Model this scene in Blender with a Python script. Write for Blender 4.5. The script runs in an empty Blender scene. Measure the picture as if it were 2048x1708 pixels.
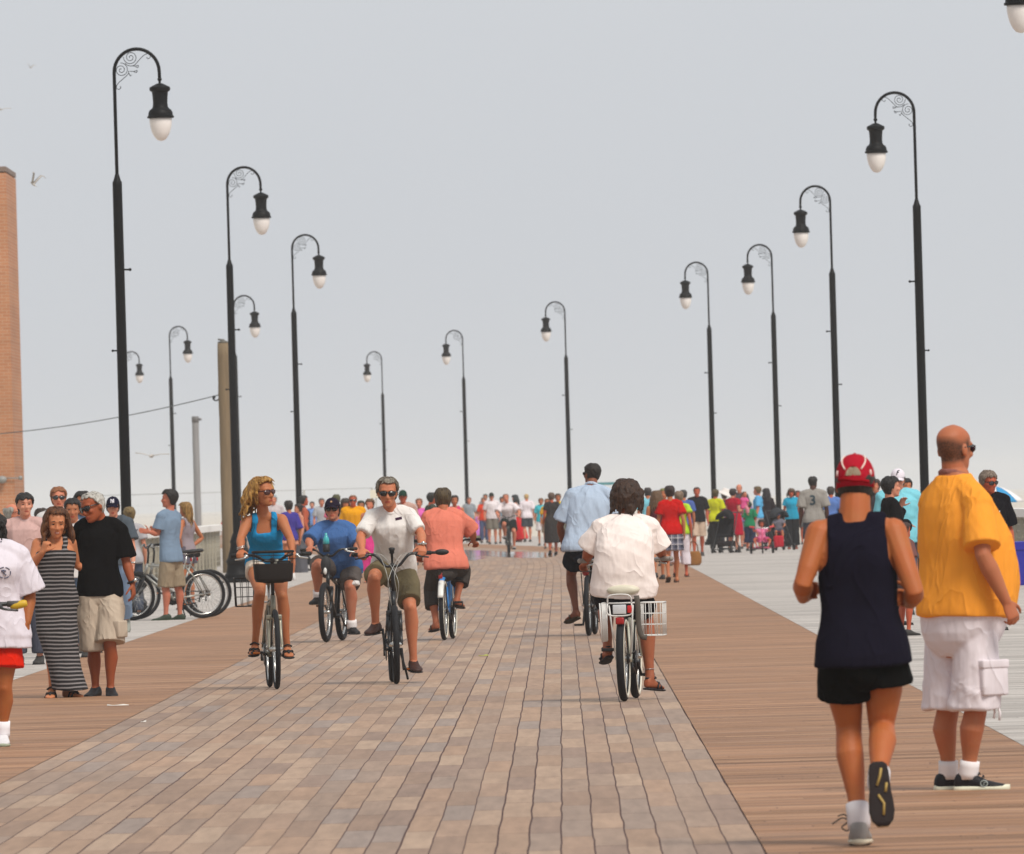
import bpy, bmesh, math, random
import numpy as np
from mathutils import Vector, Matrix
from mathutils.bvhtree import BVHTree

# ------------------------------------------------------------------ camera, sky, sun, exposure
C = bpy.context
SC = C.scene
F_PX = 20000.0          # focal length in photo pixels (2048 px across 36 mm)
ROLL = 0.028            # the picture leans a little
EYE = 1.54
HORIZON = 997.0
PIT = math.atan((HORIZON - 854.0) / F_PX * math.cos(ROLL))
_R = np.array([math.cos(ROLL), 0, -math.sin(ROLL)])
_U0 = np.array([math.sin(ROLL), 0, math.cos(ROLL)])
_F0 = np.array([0, 1.0, 0])
_F = _F0 * math.cos(PIT) + _U0 * math.sin(PIT)
_U = _U0 * math.cos(PIT) - _F0 * math.sin(PIT)
cam_d = bpy.data.cameras.new('camera')
cam = bpy.data.objects.new('camera', cam_d)
SC.collection.objects.link(cam)
cam_d.sensor_width = 36.0
cam_d.lens = 36.0 * F_PX / 2048.0
cam_d.clip_start = 0.5
cam_d.clip_end = 30000.0
cam_d.dof.use_dof = True
cam_d.dof.focus_distance = 80.0
cam_d.dof.aperture_fstop = 17.0
M = Matrix(((_R[0], _U[0], -_F[0], 0), (_R[1], _U[1], -_F[1], 0), (_R[2], _U[2], -_F[2], EYE), (0, 0, 0, 1)))
cam.matrix_world = M
SC.camera = cam

SUN_EL, SUN_AZ = math.radians(52), math.radians(146)   # azimuth clockwise from +Y (the way we look)
world = bpy.data.worlds.new('World')
SC.world = world
world.use_nodes = True
wn = world.node_tree
wn.nodes.clear()
w_out = wn.nodes.new('ShaderNodeOutputWorld')
w_bg = wn.nodes.new('ShaderNodeBackground')
w_sky = wn.nodes.new('ShaderNodeTexSky')
w_sky.sky_type = 'NISHITA'
w_sky.sun_disc = False
w_sky.sun_elevation = SUN_EL
w_sky.sun_rotation = SUN_AZ
w_sky.air_density = 1.0
w_sky.dust_density = 4.0
w_sky.ozone_density = 1.0
w_hsv = wn.nodes.new('ShaderNodeHueSaturation')
w_hsv.inputs['Saturation'].default_value = 0.10
w_mix = wn.nodes.new('ShaderNodeMix')
w_mix.data_type = 'RGBA'
w_mix.inputs[0].default_value = 0.84           # a thick even overcast over the clear sky behind it
w_mix.inputs[7].default_value = (5.95, 6.22, 6.52, 1)
w_bg.inputs['Strength'].default_value = 0.10
w_nz = wn.nodes.new('ShaderNodeTexNoise'); w_nz.inputs['Scale'].default_value = 26; w_nz.inputs['Detail'].default_value = 5
w_nm = wn.nodes.new('ShaderNodeMix'); w_nm.data_type = 'RGBA'
w_nm.inputs[6].default_value = (5.92, 6.20, 6.60, 1); w_nm.inputs[7].default_value = (6.16, 6.40, 6.74, 1)     # faint unevenness of the cloud
wn.links.new(w_nz.outputs['Fac'], w_nm.inputs[0]); wn.links.new(w_nm.outputs[2], w_mix.inputs[7])
wn.links.new(w_sky.outputs[0], w_hsv.inputs['Color'])
wn.links.new(w_hsv.outputs[0], w_mix.inputs[6])
# unseen sky to the left and behind is dimmed to deepen shade on left sides
w_tc = wn.nodes.new('ShaderNodeTexCoord')
w_dot = wn.nodes.new('ShaderNodeVectorMath'); w_dot.operation = 'DOT_PRODUCT'
w_dot.inputs[1].default_value = (-.93, -.36, .0)
wn.links.new(w_tc.outputs['Generated'], w_dot.inputs[0])
w_mr = wn.nodes.new('ShaderNodeMapRange'); w_mr.interpolation_type = 'SMOOTHSTEP'
w_mr.inputs['From Min'].default_value = -.25; w_mr.inputs['From Max'].default_value = .9
w_mr.inputs['To Min'].default_value = 1.0; w_mr.inputs['To Max'].default_value = .70
wn.links.new(w_dot.outputs['Value'], w_mr.inputs['Value'])
w_mul = wn.nodes.new('ShaderNodeVectorMath'); w_mul.operation = 'SCALE'
wn.links.new(w_mix.outputs[2], w_mul.inputs[0]); wn.links.new(w_mr.outputs[0], w_mul.inputs['Scale'])
wn.links.new(w_mul.outputs[0], w_bg.inputs['Color'])
wn.links.new(w_bg.outputs[0], w_out.inputs['Surface'])

sun_d = bpy.data.lights.new('sun', 'SUN')
sun_d.energy = 2.4
sun_d.angle = math.radians(20)
sun_d.color = (1.0, 0.94, 0.85)
sun = bpy.data.objects.new('sun', sun_d)
SC.collection.objects.link(sun)
_sd = Vector((math.cos(SUN_EL) * math.sin(SUN_AZ), math.cos(SUN_EL) * math.cos(SUN_AZ), math.sin(SUN_EL)))
sun.rotation_euler = _sd.to_track_quat('Z', 'Y').to_euler()
SC.view_settings.view_transform = 'Standard'
SC.view_settings.look = 'None'
SC.view_settings.exposure = 0.20
SC.view_settings.gamma = 1.0
SC.cycles.volume_bounces = 2
SC.cycles.max_bounces = 8

# ------------------------------------------------------------------ helpers
def ray(px, py):
    return (px - 1024.0) / F_PX * _R - (py - 854.0) / F_PX * _U + _F

EYEV = np.array([0, 0, EYE])
def ground(px, py, z=0.0):
    r = ray(px, py)
    return EYEV + r * ((z - EYE) / r[2])

def at(px, py, Y):
    r = ray(px, py)
    return EYEV + r * (Y / r[1])

LINK = []
def nrm(v):
    v = np.asarray(v, float)
    return v / (np.linalg.norm(v) + 1e-12)

def lin(c):
    if isinstance(c, str):
        c = c.lstrip('#')
        c = c if len(c) == 6 else ''.join(x * 2 for x in c)
        c = [int(c[i:i + 2], 16) / 255 for i in (0, 2, 4)]
        c = [x / 12.92 if x <= 0.04045 else ((x + 0.055) / 1.055) ** 2.4 for x in c]
    return (c[0], c[1], c[2], 1.0)

_mats = {}
def _new(name):
    m = bpy.data.materials.new(name)
    m.use_nodes = True
    nt = m.node_tree
    b = nt.nodes['Principled BSDF']
    return m, nt, b

def _noise(nt, scale, detail=3, vec=None, rough=0.55):
    n = nt.nodes.new('ShaderNodeTexNoise')
    n.inputs['Scale'].default_value = scale
    n.inputs['Detail'].default_value = detail
    n.inputs['Roughness'].default_value = rough
    if vec is not None:
        nt.links.new(vec, n.inputs['Vector'])
    return n

def _map(nt, scale, coord='Object'):
    tc = nt.nodes.new('ShaderNodeTexCoord')
    mp = nt.nodes.new('ShaderNodeMapping')
    mp.inputs['Scale'].default_value = scale
    nt.links.new(tc.outputs[coord], mp.inputs['Vector'])
    return mp.outputs[0]

def _mathn(nt, op, a, b=None, c=None):
    n = nt.nodes.new('ShaderNodeMath')
    n.operation = op
    for i, v in enumerate((a, b, c)):
        if v is None:
            continue
        if isinstance(v, (int, float)):
            n.inputs[i].default_value = v
        else:
            nt.links.new(v, n.inputs[i])
    return n.outputs[0]

def _mixc(nt, fac, a, b, mode='MIX'):
    n = nt.nodes.new('ShaderNodeMix')
    n.data_type = 'RGBA'
    n.blend_type = mode
    for i, v in ((0, fac), (6, a), (7, b)):
        if isinstance(v, (int, float)):
            n.inputs[i].default_value = v
        elif isinstance(v, tuple):
            n.inputs[i].default_value = v
        else:
            nt.links.new(v, n.inputs[i])
    return n.outputs[2]

def _bump(nt, b, h, strength, dist):
    bp = nt.nodes.new('ShaderNodeBump')
    bp.inputs['Strength'].default_value = strength
    bp.inputs['Distance'].default_value = dist
    nt.links.new(h, bp.inputs['Height'])
    nt.links.new(bp.outputs[0], b.inputs['Normal'])

def _vary(nt, col, fac, amount):
    lo = tuple(x * (1 - amount) for x in col[:3]) + (1,)
    hi = tuple(min(1, x * (1 + amount)) for x in col[:3]) + (1,)
    return _mixc(nt, fac, lo, hi)

def cloth(col, fold=0.034, vary=0.10):
    k = ('cloth', col, fold)
    if k in _mats:
        return _mats[k]
    m, nt, b = _new('cloth')
    c = lin(col)
    n = _noise(nt, 7, 4, _map(nt, (1, 1, .45)))
    nt.links.new(_vary(nt, c, n.outputs['Fac'], vary), b.inputs['Base Color'])
    b.inputs['Roughness'].default_value = 0.92
    b.inputs['Specular IOR Level'].default_value = 0.06
    n2 = _noise(nt, 5, 3, _map(nt, (1.3, 1.3, .5)), .5)
    n3 = _noise(nt, 300, 2, _map(nt, (1, 1, 1)))
    n4 = _noise(nt, 4.2, 2, _map(nt, (1.0, 1.0, .62)), .5)
    n4.inputs['Distortion'].default_value = .9
    cr = _mathn(nt, 'POWER', _mathn(nt, 'SUBTRACT', 1.0, _mathn(nt, 'ABSOLUTE', _mathn(nt, 'MULTIPLY_ADD', n4.outputs['Fac'], 2.0, -1.0))), 9.0)
    h = _mathn(nt, 'MULTIPLY_ADD', n3.outputs['Fac'], 0.04, n2.outputs['Fac'])
    h = _mathn(nt, 'MULTIPLY_ADD', cr, .20, h)
    _bump(nt, b, h, 0.9, fold)
    _mats[k] = m
    return m

def skin(col):
    k = ('skin', col)
    if k in _mats:
        return _mats[k]
    m, nt, b = _new('skin')
    c = lin(col)
    n = _noise(nt, 9, 4, _map(nt, (1, 1, 1)))
    red = (min(1, c[0] * 1.06), c[1] * 0.82, c[2] * 0.76, 1)
    pale = (min(1, c[0] * 1.02), c[1] * 1.04, c[2] * 1.04, 1)
    n.inputs['Detail'].default_value = 6
    k_ = _mathn(nt, 'MULTIPLY_ADD', n.outputs['Fac'], 2.4, -.7); k_.node.use_clamp = True
    base_ = _mixc(nt, k_, red, pale)
    nl = _noise(nt, 2.6, 2, _map(nt, (1, 1, 1)))
    base_ = _mixc(nt, _mathn(nt, 'MULTIPLY', nl.outputs['Fac'], .55), base_, (c[0] * .78, c[1] * .72, c[2] * .70, 1))
    nf = _noise(nt, 130, 2, _map(nt, (1, 1, 1)))
    sp = _mathn(nt, 'MULTIPLY_ADD', nf.outputs['Fac'], 5.0, -3.1); sp.node.use_clamp = True
    base_ = _mixc(nt, _mathn(nt, 'MULTIPLY', sp, .35), base_, (c[0] * .6, c[1] * .45, c[2] * .38, 1))
    nt.links.new(base_, b.inputs['Base Color'])
    b.inputs['Roughness'].default_value = 0.58
    b.inputs['Specular IOR Level'].default_value = 0.35
    b.inputs['Subsurface Weight'].default_value = 0.12
    b.inputs['Subsurface Radius'].default_value = (0.012, 0.005, 0.003)
    b.inputs['Subsurface Scale'].default_value = 1.0
    n2 = _noise(nt, 60, 3, _map(nt, (1, 1, 1)))
    _bump(nt, b, n2.outputs['Fac'], 0.25, 0.004)
    _mats[k] = m
    return m

def hairm(col, col2=None):
    k = ('hair', col, col2)
    if k in _mats:
        return _mats[k]
    m, nt, b = _new('hair')
    c = lin(col)
    c2 = lin(col2) if col2 else tuple(min(1, x * 2.0 + .004) for x in c[:3]) + (1,)
    n = _noise(nt, 60, 4, _map(nt, (1, 1, .16)), .65)
    r = _mathn(nt, 'SMOOTH_MIN', n.outputs['Fac'], 1, .1)
    r = _mathn(nt, 'MULTIPLY_ADD', n.outputs['Fac'], 3.2, -1.1)
    r.node.use_clamp = True
    nt.links.new(_mixc(nt, r, c, c2), b.inputs['Base Color'])
    b.inputs['Roughness'].default_value = 0.55
    b.inputs['Specular IOR Level'].default_value = 0.35
    _bump(nt, b, n.outputs['Fac'], 0.9, 0.012)
    _mats[k] = m
    return m

def plain(name, col, rough=0.5, metal=0.0, spec=0.5, vary=0.12, scale=14, bump=0.0, trans=0.0, alpha=1.0):
    k = ('plain', name, col, rough, metal, vary, scale, bump, trans)
    if k in _mats:
        return _mats[k]
    m, nt, b = _new(name)
    c = lin(col)
    n = _noise(nt, scale, 4, _map(nt, (1, 1, 1)))
    nt.links.new(_vary(nt, c, n.outputs['Fac'], vary), b.inputs['Base Color'])
    rr = _mathn(nt, 'MULTIPLY_ADD', n.outputs['Fac'], 0.2, rough - 0.1)
    nt.links.new(rr, b.inputs['Roughness'])
    b.inputs['Metallic'].default_value = metal
    b.inputs['Specular IOR Level'].default_value = spec
    if trans:
        b.inputs['Transmission Weight'].default_value = trans
    if bump:
        _bump(nt, b, n.outputs['Fac'], 0.6, bump)
    _mats[k] = m
    return m

def link_obj(o, parent=None):
    LINK.append(o)
    if parent is not None:
        o.parent = parent
    return o

def thing(name, label, cat, loc=(0, 0, 0), rotz=0.0, group=None):
    o = bpy.data.objects.new(name, None)
    o.empty_display_size = 0.1
    o.location = Vector([float(x) for x in loc])
    o.rotation_euler = (0, 0, rotz)
    o['label'] = label
    o['category'] = cat
    if group:
        o['group'] = group
    return link_obj(o)

def tag(o, label, cat, group=None):
    o['label'] = label
    o['category'] = cat
    if group:
        o['group'] = group
    return o

def sphere_pts(n=10, m=8):
    v, f = [], []
    for i in range(1, m):
        a = math.pi * i / m
        for j in range(n):
            b = 2 * math.pi * j / n
            v.append((math.sin(a) * math.cos(b), math.sin(a) * math.sin(b), math.cos(a)))
    top = len(v); v.append((0, 0, 1)); v.append((0, 0, -1))
    for i in range(m - 2):
        for j in range(n):
            f.append((i * n + j, (i + 1) * n + j, (i + 1) * n + (j + 1) % n, i * n + (j + 1) % n))
    for j in range(n):
        f.append((top, j, (j + 1) % n))
        k = (m - 2) * n
        f.append((top + 1, k + (j + 1) % n, k + j))
    return np.array(v), f
_SPH = {}

class MB:
    """collects closed shapes, links them as ONE mesh object"""
    def __init__(self):
        self.v, self.f, self.n, self.mi = [], [], 0, []

    def add(self, v, f, mi=0):
        v = np.asarray(v, float)
        self.v.append(v)
        self.f.extend(tuple(int(i) + self.n for i in q) for q in f)
        self.mi.extend([mi] * len(f))
        self.n += len(v)
        return self

    def rings(self, rings, mi=0, caps=True, closed=False):
        rings = [np.asarray(r, float) for r in rings]
        n = len(rings[0])
        v = list(np.vstack(rings))
        f = []
        R = len(rings)
        for i in range(R if closed else R - 1):
            k = (i + 1) % R
            for j in range(n):
                f.append((i * n + j, i * n + (j + 1) % n, k * n + (j + 1) % n, k * n + j))
        if caps and not closed:
            v.append(rings[0].mean(0)); v.append(rings[-1].mean(0))
            a, b = len(v) - 2, len(v) - 1
            for j in range(n):
                f.append((a, (j + 1) % n, j))
                f.append((b, (R - 1) * n + j, (R - 1) * n + (j + 1) % n))
        return self.add(v, f, mi)

    def tube(self, pts, rad, n=8, mi=0, round_ends=False, flat=None, closed=False):
        """pts (k,3), radii scalar or list; flat=(vec, ratio): squash along vec"""
        p = np.asarray(pts, float)
        k = len(p)
        r = np.full(k, rad) if np.isscalar(rad) else np.asarray(rad, float)
        t = np.zeros_like(p)
        if closed:
            t = np.roll(p, -1, 0) - np.roll(p, 1, 0)
        else:
            t[1:-1] = p[2:] - p[:-2]; t[0] = p[1] - p[0]; t[-1] = p[-1] - p[-2]
        t /= np.linalg.norm(t, axis=1)[:, None] + 1e-12
        a0 = np.array([0, 0, 1.0]) if abs(t[0][2]) < .9 else np.array([1.0, 0, 0])
        if flat is not None:
            a0 = nrm(flat[0])
        x = nrm(a0 - t[0] * (a0 @ t[0]))
        ang = np.arange(n) * 2 * math.pi / n
        out = []
        seq = []
        for i in range(k):
            x = nrm((a0 if flat is not None else x) - t[i] * ((a0 if flat is not None else x) @ t[i]))
            y = np.cross(t[i], x)
            seq.append((p[i], t[i], x, y, r[i]))
        if round_ends and not closed:
            pre, post = [], []
            for s in (0.85, 0.5):
                q = seq[0]; pre.append((q[0] - q[1] * q[4] * s, q[1], q[2], q[3], q[4] * math.sqrt(1 - s * s)))
                q = seq[-1]; post.append((q[0] + q[1] * q[4] * s, q[1], q[2], q[3], q[4] * math.sqrt(1 - s * s)))
            seq = pre + seq + post[::-1]
        fx = flat[1] if flat is not None else 1.0
        for q in seq:
            out.append(q[0] + q[4] * (np.outer(np.cos(ang) * fx, q[2]) + np.outer(np.sin(ang), q[3])))
        return self.rings(out, mi, closed=closed)

    def ball(self, c, r, mi=0, n=10, m=8, axes=None):
        if (n, m) not in _SPH:
            _SPH[(n, m)] = sphere_pts(n, m)
        v, f = _SPH[(n, m)]
        r = np.array([r, r, r]) if np.isscalar(r) else np.asarray(r, float)
        v = v * r
        if axes is not None:
            v = v @ np.array(axes)
        return self.add(v + np.asarray(c, float), f, mi)

    def box(self, c, h, mi=0, axes=None, bev=0.0):
        h = np.asarray(h, float)
        if bev:
            v, f = [], []
            bm = bmesh.new()
            bmesh.ops.create_cube(bm, size=2.0)
            for q in bm.verts:
                q.co = Vector((q.co.x * h[0], q.co.y * h[1], q.co.z * h[2]))
            bmesh.ops.bevel(bm, geom=bm.edges[:], offset=bev, segments=2, affect='EDGES', profile=.6)
            bm.verts.ensure_lookup_table()
            v = np.array([q.co[:] for q in bm.verts])
            f = [tuple(x.index for x in q.verts) for q in bm.faces]
            bm.free()
        else:
            v = np.array([(x, y, z) for x in (-1, 1) for y in (-1, 1) for z in (-1, 1)]) * h
            f = [(0, 1, 3, 2), (4, 6, 7, 5), (0, 4, 5, 1), (2, 3, 7, 6), (0, 2, 6, 4), (1, 5, 7, 3)]
        if axes is not None:
            v = v @ np.array(axes)
        return self.add(v + np.asarray(c, float), f, mi)

    def lathe(self, prof, c=(0, 0, 0), n=20, mi=0):
        ang = np.arange(n) * 2 * math.pi / n
        rs = [np.stack([np.cos(ang) * r, np.sin(ang) * r, np.full(n, z)], 1) + np.asarray(c, float) for r, z in prof]
        return self.rings(rs, mi)

    def mesh(self, name='m'):
        me = bpy.data.meshes.new(name)
        me.from_pydata(np.vstack(self.v).tolist(), [], self.f)
        if any(self.mi):
            me.polygons.foreach_set('material_index', self.mi)
        bm = bmesh.new(); bm.from_mesh(me)
        bmesh.ops.recalc_face_normals(bm, faces=bm.faces)
        bm.to_mesh(me); bm.free()
        return me

    def build(self, name, mat, parent=None, smooth=True, voxel=None, sm=3, post=None, autosmooth=None):
        me = self.mesh(name)
        if voxel:
            me = remesh(me, voxel, sm)
            me.name = name
        if post is not None:
            co = np.empty(len(me.vertices) * 3); me.vertices.foreach_get('co', co); co = co.reshape(-1, 3)
            no = np.empty(len(me.vertices) * 3); me.vertex_normals.foreach_get('vector', no); no = no.reshape(-1, 3)
            me.vertices.foreach_set('co', post(co, no).ravel())
        for mm in (mat if isinstance(mat, (list, tuple)) else [mat]):
            me.materials.append(mm)
        if smooth:
            me.polygons.foreach_set('use_smooth', [True] * len(me.polygons))
            if autosmooth:
                try:
                    me.set_sharp_from_angle(angle=autosmooth)
                except Exception:
                    pass
        me.update()
        o = bpy.data.objects.new(name, me)
        return link_obj(o, parent)

def remesh(me, voxel, it):
    o = bpy.data.objects.new('tmp', me)
    SC.collection.objects.link(o)
    m = o.modifiers.new('r', 'REMESH'); m.mode = 'VOXEL'; m.voxel_size = voxel
    if it:
        s = o.modifiers.new('s', 'SMOOTH'); s.factor = 0.5; s.iterations = it
    dg = C.evaluated_depsgraph_get()
    me2 = bpy.data.meshes.new_from_object(o.evaluated_get(dg))
    bpy.data.objects.remove(o)
    bpy.data.meshes.remove(me)
    return me2

def folds(amp, seed=0, f=16.0, st=(1, 1, .4), zcap=None):
    def fn(co, no):
        rs = np.random.RandomState(seed)
        out = np.zeros(len(co))
        for k in range(6):
            d = nrm(rs.normal(size=3)) * np.array(st)
            d2 = nrm(rs.normal(size=3)) * np.array(st)
            ff = f * (0.6 + 0.35 * k)
            w = np.sin(ff * (co @ d) + rs.rand() * 6 + 1.6 * np.sin(ff * .55 * (co @ d2) + rs.rand() * 6))
            out += (1 - 2 * np.abs(w)) / (1 + .5 * k)
        d = amp * (out / 2.2 + .75)          # folds only ever stand out from the body
        if zcap is not None:
            d = d * np.clip((zcap - co[:, 2]) / .08, .12, 1)
        return co + no * np.maximum(d, 0)[:, None]
    return fn

def catmull(pts, n):
    """n samples along a smooth curve through pts"""
    p = np.asarray(pts, float)
    k = len(p)
    ts = np.linspace(0, k - 1, n)
    out = []
    for t in ts:
        i = min(int(t), k - 2); u = t - i
        p0 = p[i - 1] if i > 0 else 2 * p[0] - p[1]
        p3 = p[i + 2] if i + 2 < k else 2 * p[-1] - p[-2]
        p1, p2 = p[i], p[i + 1]
        out.append(.5 * ((2 * p1) + (p2 - p0) * u + (2 * p0 - 5 * p1 + 4 * p2 - p3) * u * u + (3 * p1 - p0 - 3 * p2 + p3) * u ** 3))
    return np.array(out)
# ------------------------------------------------------------------ the setting: decks, sand, sky-high haze
def lane_c(d):
    """x of the middle of the boardwalk at distance d: straight, then a bend to the left"""
    bend = 275.0; w = 14.0
    a = -1.2 + .0049 * d
    t = (d - bend) / w
    soft = w * (math.log1p(math.exp(min(40, t))))
    return a - (.0745 + .0049) * soft

def strip(name, u0, u1, d0, d1, z, mat, step=4.0, thick=0.0):
    ds = np.arange(d0, d1 + .01, step)
    v, f, uv = [], [], []
    for i, d in enumerate(ds):
        c = lane_c(d)
        v += [(c + u0, d, z), (c + u1, d, z)]
        uv += [(u0, d), (u1, d)]
        if i:
            k = 2 * i
            f.append((k - 2, k - 1, k + 1, k))
    me = bpy.data.meshes.new(name)
    me.from_pydata(v, [], f)
    l = me.uv_layers.new(name='UVMap')
    for lp in me.loops:
        l.data[lp.index].uv = uv[lp.vertex_index]
    me.materials.append(mat)
    o = bpy.data.objects.new(name, me)
    o['kind'] = 'structure'
    return link_obj(o)

def deck_mat(name, along, cols, gapw, boardw, blen, gapc, wave=0.0, rough=0.68, streak=.25, gap_dark=1.0):
    m, nt, b = _new(name)
    tc = nt.nodes.new('ShaderNodeTexCoord')
    sx = nt.nodes.new('ShaderNodeSeparateXYZ')
    nt.links.new(tc.outputs['UV'], sx.inputs[0])
    u, s = sx.outputs[0], sx.outputs[1]
    across, run = (u, s) if along else (s, u)
    if wave:
        cb = nt.nodes.new('ShaderNodeCombineXYZ')
        nt.links.new(_mathn(nt, 'MULTIPLY', across, 2.0), cb.inputs[0]); nt.links.new(_mathn(nt, 'MULTIPLY', run, .42), cb.inputs[1])
        nz = _noise(nt, 1.0, 2, cb.outputs[0])
        across = _mathn(nt, 'MULTIPLY_ADD', _mathn(nt, 'SUBTRACT', nz.outputs['Fac'], .5), wave, across)
    rowf = _mathn(nt, 'DIVIDE', across, boardw)
    row = _mathn(nt, 'FLOOR', rowf)
    w1 = nt.nodes.new('ShaderNodeTexWhiteNoise'); w1.noise_dimensions = '1D'
    nt.links.new(row, w1.inputs['W'])
    seg_f = _mathn(nt, 'MULTIPLY_ADD', w1.outputs['Value'], 17.3, _mathn(nt, 'DIVIDE', run, blen))
    seg = _mathn(nt, 'FLOOR', seg_f)
    cb2 = nt.nodes.new('ShaderNodeCombineXYZ')
    nt.links.new(row, cb2.inputs[0]); nt.links.new(seg, cb2.inputs[1])
    w2 = nt.nodes.new('ShaderNodeTexWhiteNoise'); w2.noise_dimensions = '2D'
    nt.links.new(cb2.outputs[0], w2.inputs['Vector'])
    rp = nt.nodes.new('ShaderNodeValToRGB')
    rp.color_ramp.interpolation = 'CONSTANT'
    els = rp.color_ramp.elements
    while len(els) < len(cols):
        els.new(0.5)
    for i, c in enumerate(cols):
        els[i].position = i / len(cols)
        els[i].color = lin(c)
    nt.links.new(w2.outputs['Value'], rp.inputs[0])
    # grain, weathering in broad patches
    cb3 = nt.nodes.new('ShaderNodeCombineXYZ')
    nt.links.new(_mathn(nt, 'MULTIPLY', across, 14.0 if along else 2.2), cb3.inputs[0])
    nt.links.new(_mathn(nt, 'MULTIPLY', run, 0.9 if along else .35), cb3.inputs[1])
    nt.links.new(_mathn(nt, 'MULTIPLY', row, 3.7 if along else 0.0), cb3.inputs[2])
    n1 = _noise(nt, 1.0, 5, cb3.outputs[0], .62)
    cb4 = nt.nodes.new('ShaderNodeCombineXYZ')
    nt.links.new(_mathn(nt, 'MULTIPLY', u, .35), cb4.inputs[0]); nt.links.new(_mathn(nt, 'MULTIPLY', s, .11), cb4.inputs[1])
    n2 = _noise(nt, 1.0, 4, cb4.outputs[0])
    k = _mathn(nt, 'MULTIPLY_ADD', _mathn(nt, 'SUBTRACT', n1.outputs['Fac'], .5), streak * 2.4, 1.0)
    k = _mathn(nt, 'MULTIPLY_ADD', _mathn(nt, 'SUBTRACT', n2.outputs['Fac'], .5), .45, k)
    hs = nt.nodes.new('ShaderNodeHueSaturation')
    nt.links.new(rp.outputs[0], hs.inputs['Color']); nt.links.new(k, hs.inputs['Value'])
    fr = _mathn(nt, 'FRACT', rowf)
    e = _mathn(nt, 'SUBTRACT', .5, _mathn(nt, 'ABSOLUTE', _mathn(nt, 'SUBTRACT', fr, .5)))
    gw = gapw / boardw / 2
    gvar = _mathn(nt, 'MULTIPLY_ADD', w1.outputs['Value'], gw, gw * .5)
    if not along:       # a few boards have shrunk and left a wide dark gap
        w3 = nt.nodes.new('ShaderNodeTexWhiteNoise'); w3.noise_dimensions = '1D'
        nt.links.new(_mathn(nt, 'ADD', row, .5), w3.inputs['W'])
        gvar = _mathn(nt, 'MULTIPLY', gvar, _mathn(nt, 'MULTIPLY_ADD', _mathn(nt, 'POWER', w3.outputs['Value'], 14.0), 6.0, 1.0))
    g1 = _mathn(nt, 'LESS_THAN', e, gvar)
    fr2 = _mathn(nt, 'FRACT', seg_f)
    e2 = _mathn(nt, 'SUBTRACT', .5, _mathn(nt, 'ABSOLUTE', _mathn(nt, 'SUBTRACT', fr2, .5)))
    g2 = _mathn(nt, 'LESS_THAN', e2, (.022 if along else .004) / blen)
    g2 = _mathn(nt, 'MULTIPLY', g2, _mathn(nt, 'MULTIPLY_ADD', w2.outputs['Value'], .8, .1))
    g = _mathn(nt, 'MAXIMUM', _mathn(nt, 'MULTIPLY', g1, gap_dark), g2)
    cb5 = nt.nodes.new('ShaderNodeCombineXYZ')
    nt.links.new(_mathn(nt, 'MULTIPLY', u, 3.1), cb5.inputs[0]); nt.links.new(_mathn(nt, 'MULTIPLY', s, 1.4), cb5.inputs[1])
    vo = nt.nodes.new('ShaderNodeTexVoronoi'); vo.inputs['Scale'].default_value = 1.0
    nt.links.new(cb5.outputs[0], vo.inputs['Vector'])
    spot = _mathn(nt, 'MULTIPLY', _mathn(nt, 'LESS_THAN', vo.outputs['Distance'], .075), _mathn(nt, 'GREATER_THAN', vo.outputs['Color'], .62))
    stn = _noise(nt, .55, 5, cb5.outputs[0], .7)
    st_ = _mathn(nt, 'MULTIPLY_ADD', stn.outputs['Fac'], 4.0, -2.3); st_.node.use_clamp = True
    colr = _mixc(nt, _mathn(nt, 'MULTIPLY', st_, .30), hs.outputs[0], lin('#5d463a'))
    colr = _mixc(nt, _mathn(nt, 'MULTIPLY', spot, .55), colr, lin('#43332b'))
    nt.links.new(_mixc(nt, g, colr, lin(gapc)), b.inputs['Base Color'])
    b.inputs['Roughness'].default_value = rough
    b.inputs['Specular IOR Level'].default_value = .22
    _bump(nt, b, _mathn(nt, 'SUBTRACT', n1.outputs['Fac'], g), .35, .006)
    return m

M_lane = deck_mat('lane_boards', True, ['#9d826e', '#947d6c', '#a38974', '#9a7f6a', '#947f70', '#a0836d', '#917866', '#a78e79', '#927e70', '#9f836d', '#8e7768', '#a28772', '#97806f', '#a68c77', '#918075'],
                  .0070, .145, 2.3, '#42241a', wave=.024, streak=.30)
M_wood = deck_mat('brown_boards', False, ['#9d7557', '#906b4e', '#a68062', '#997153', '#8a6648', '#a37b5d', '#96735a'], .011, .14, 3.7, '#3c2114', streak=.60, gap_dark=.85)
M_grey = deck_mat('grey_boards', False, ['#b4aca5', '#a59e97', '#beb7b0', '#a39b94', '#bab2ab', '#aba49d'], .010, .20, 3.0, '#655e58', streak=.40, gap_dark=.7)
strip('lane', -2.03, 2.03, -20, 620, 0.0, M_lane)
strip('wood_deck', 2.034, 3.88, -20, 620, 0.0, M_wood)
strip('wood_deck', -3.88, -2.034, -20, 620, 0.0, M_wood)
strip('pale_deck', 3.884, 9.9, -20, 620, 0.0, M_grey)
strip('pale_deck', -7.6, -3.884, -20, 620, 0.0, M_grey)
# fascia under the deck edges
M_fascia = plain('fascia', '#8f8378', .8)
for u in (-7.6, 9.9):
    ds = np.arange(-20, 621, 4.0)
    v, f = [], []
    for i, d in enumerate(ds):
        v += [(lane_c(d) + u, d, -.002), (lane_c(d) + u, d, -1.7)]
        if i:
            f.append((2 * i - 2, 2 * i - 1, 2 * i + 1, 2 * i))
    me = bpy.data.meshes.new('deck_edge'); me.from_pydata(v, [], f); me.materials.append(M_fascia)
    o = link_obj(bpy.data.objects.new('deck_edge', me)); o['kind'] = 'structure'

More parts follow.
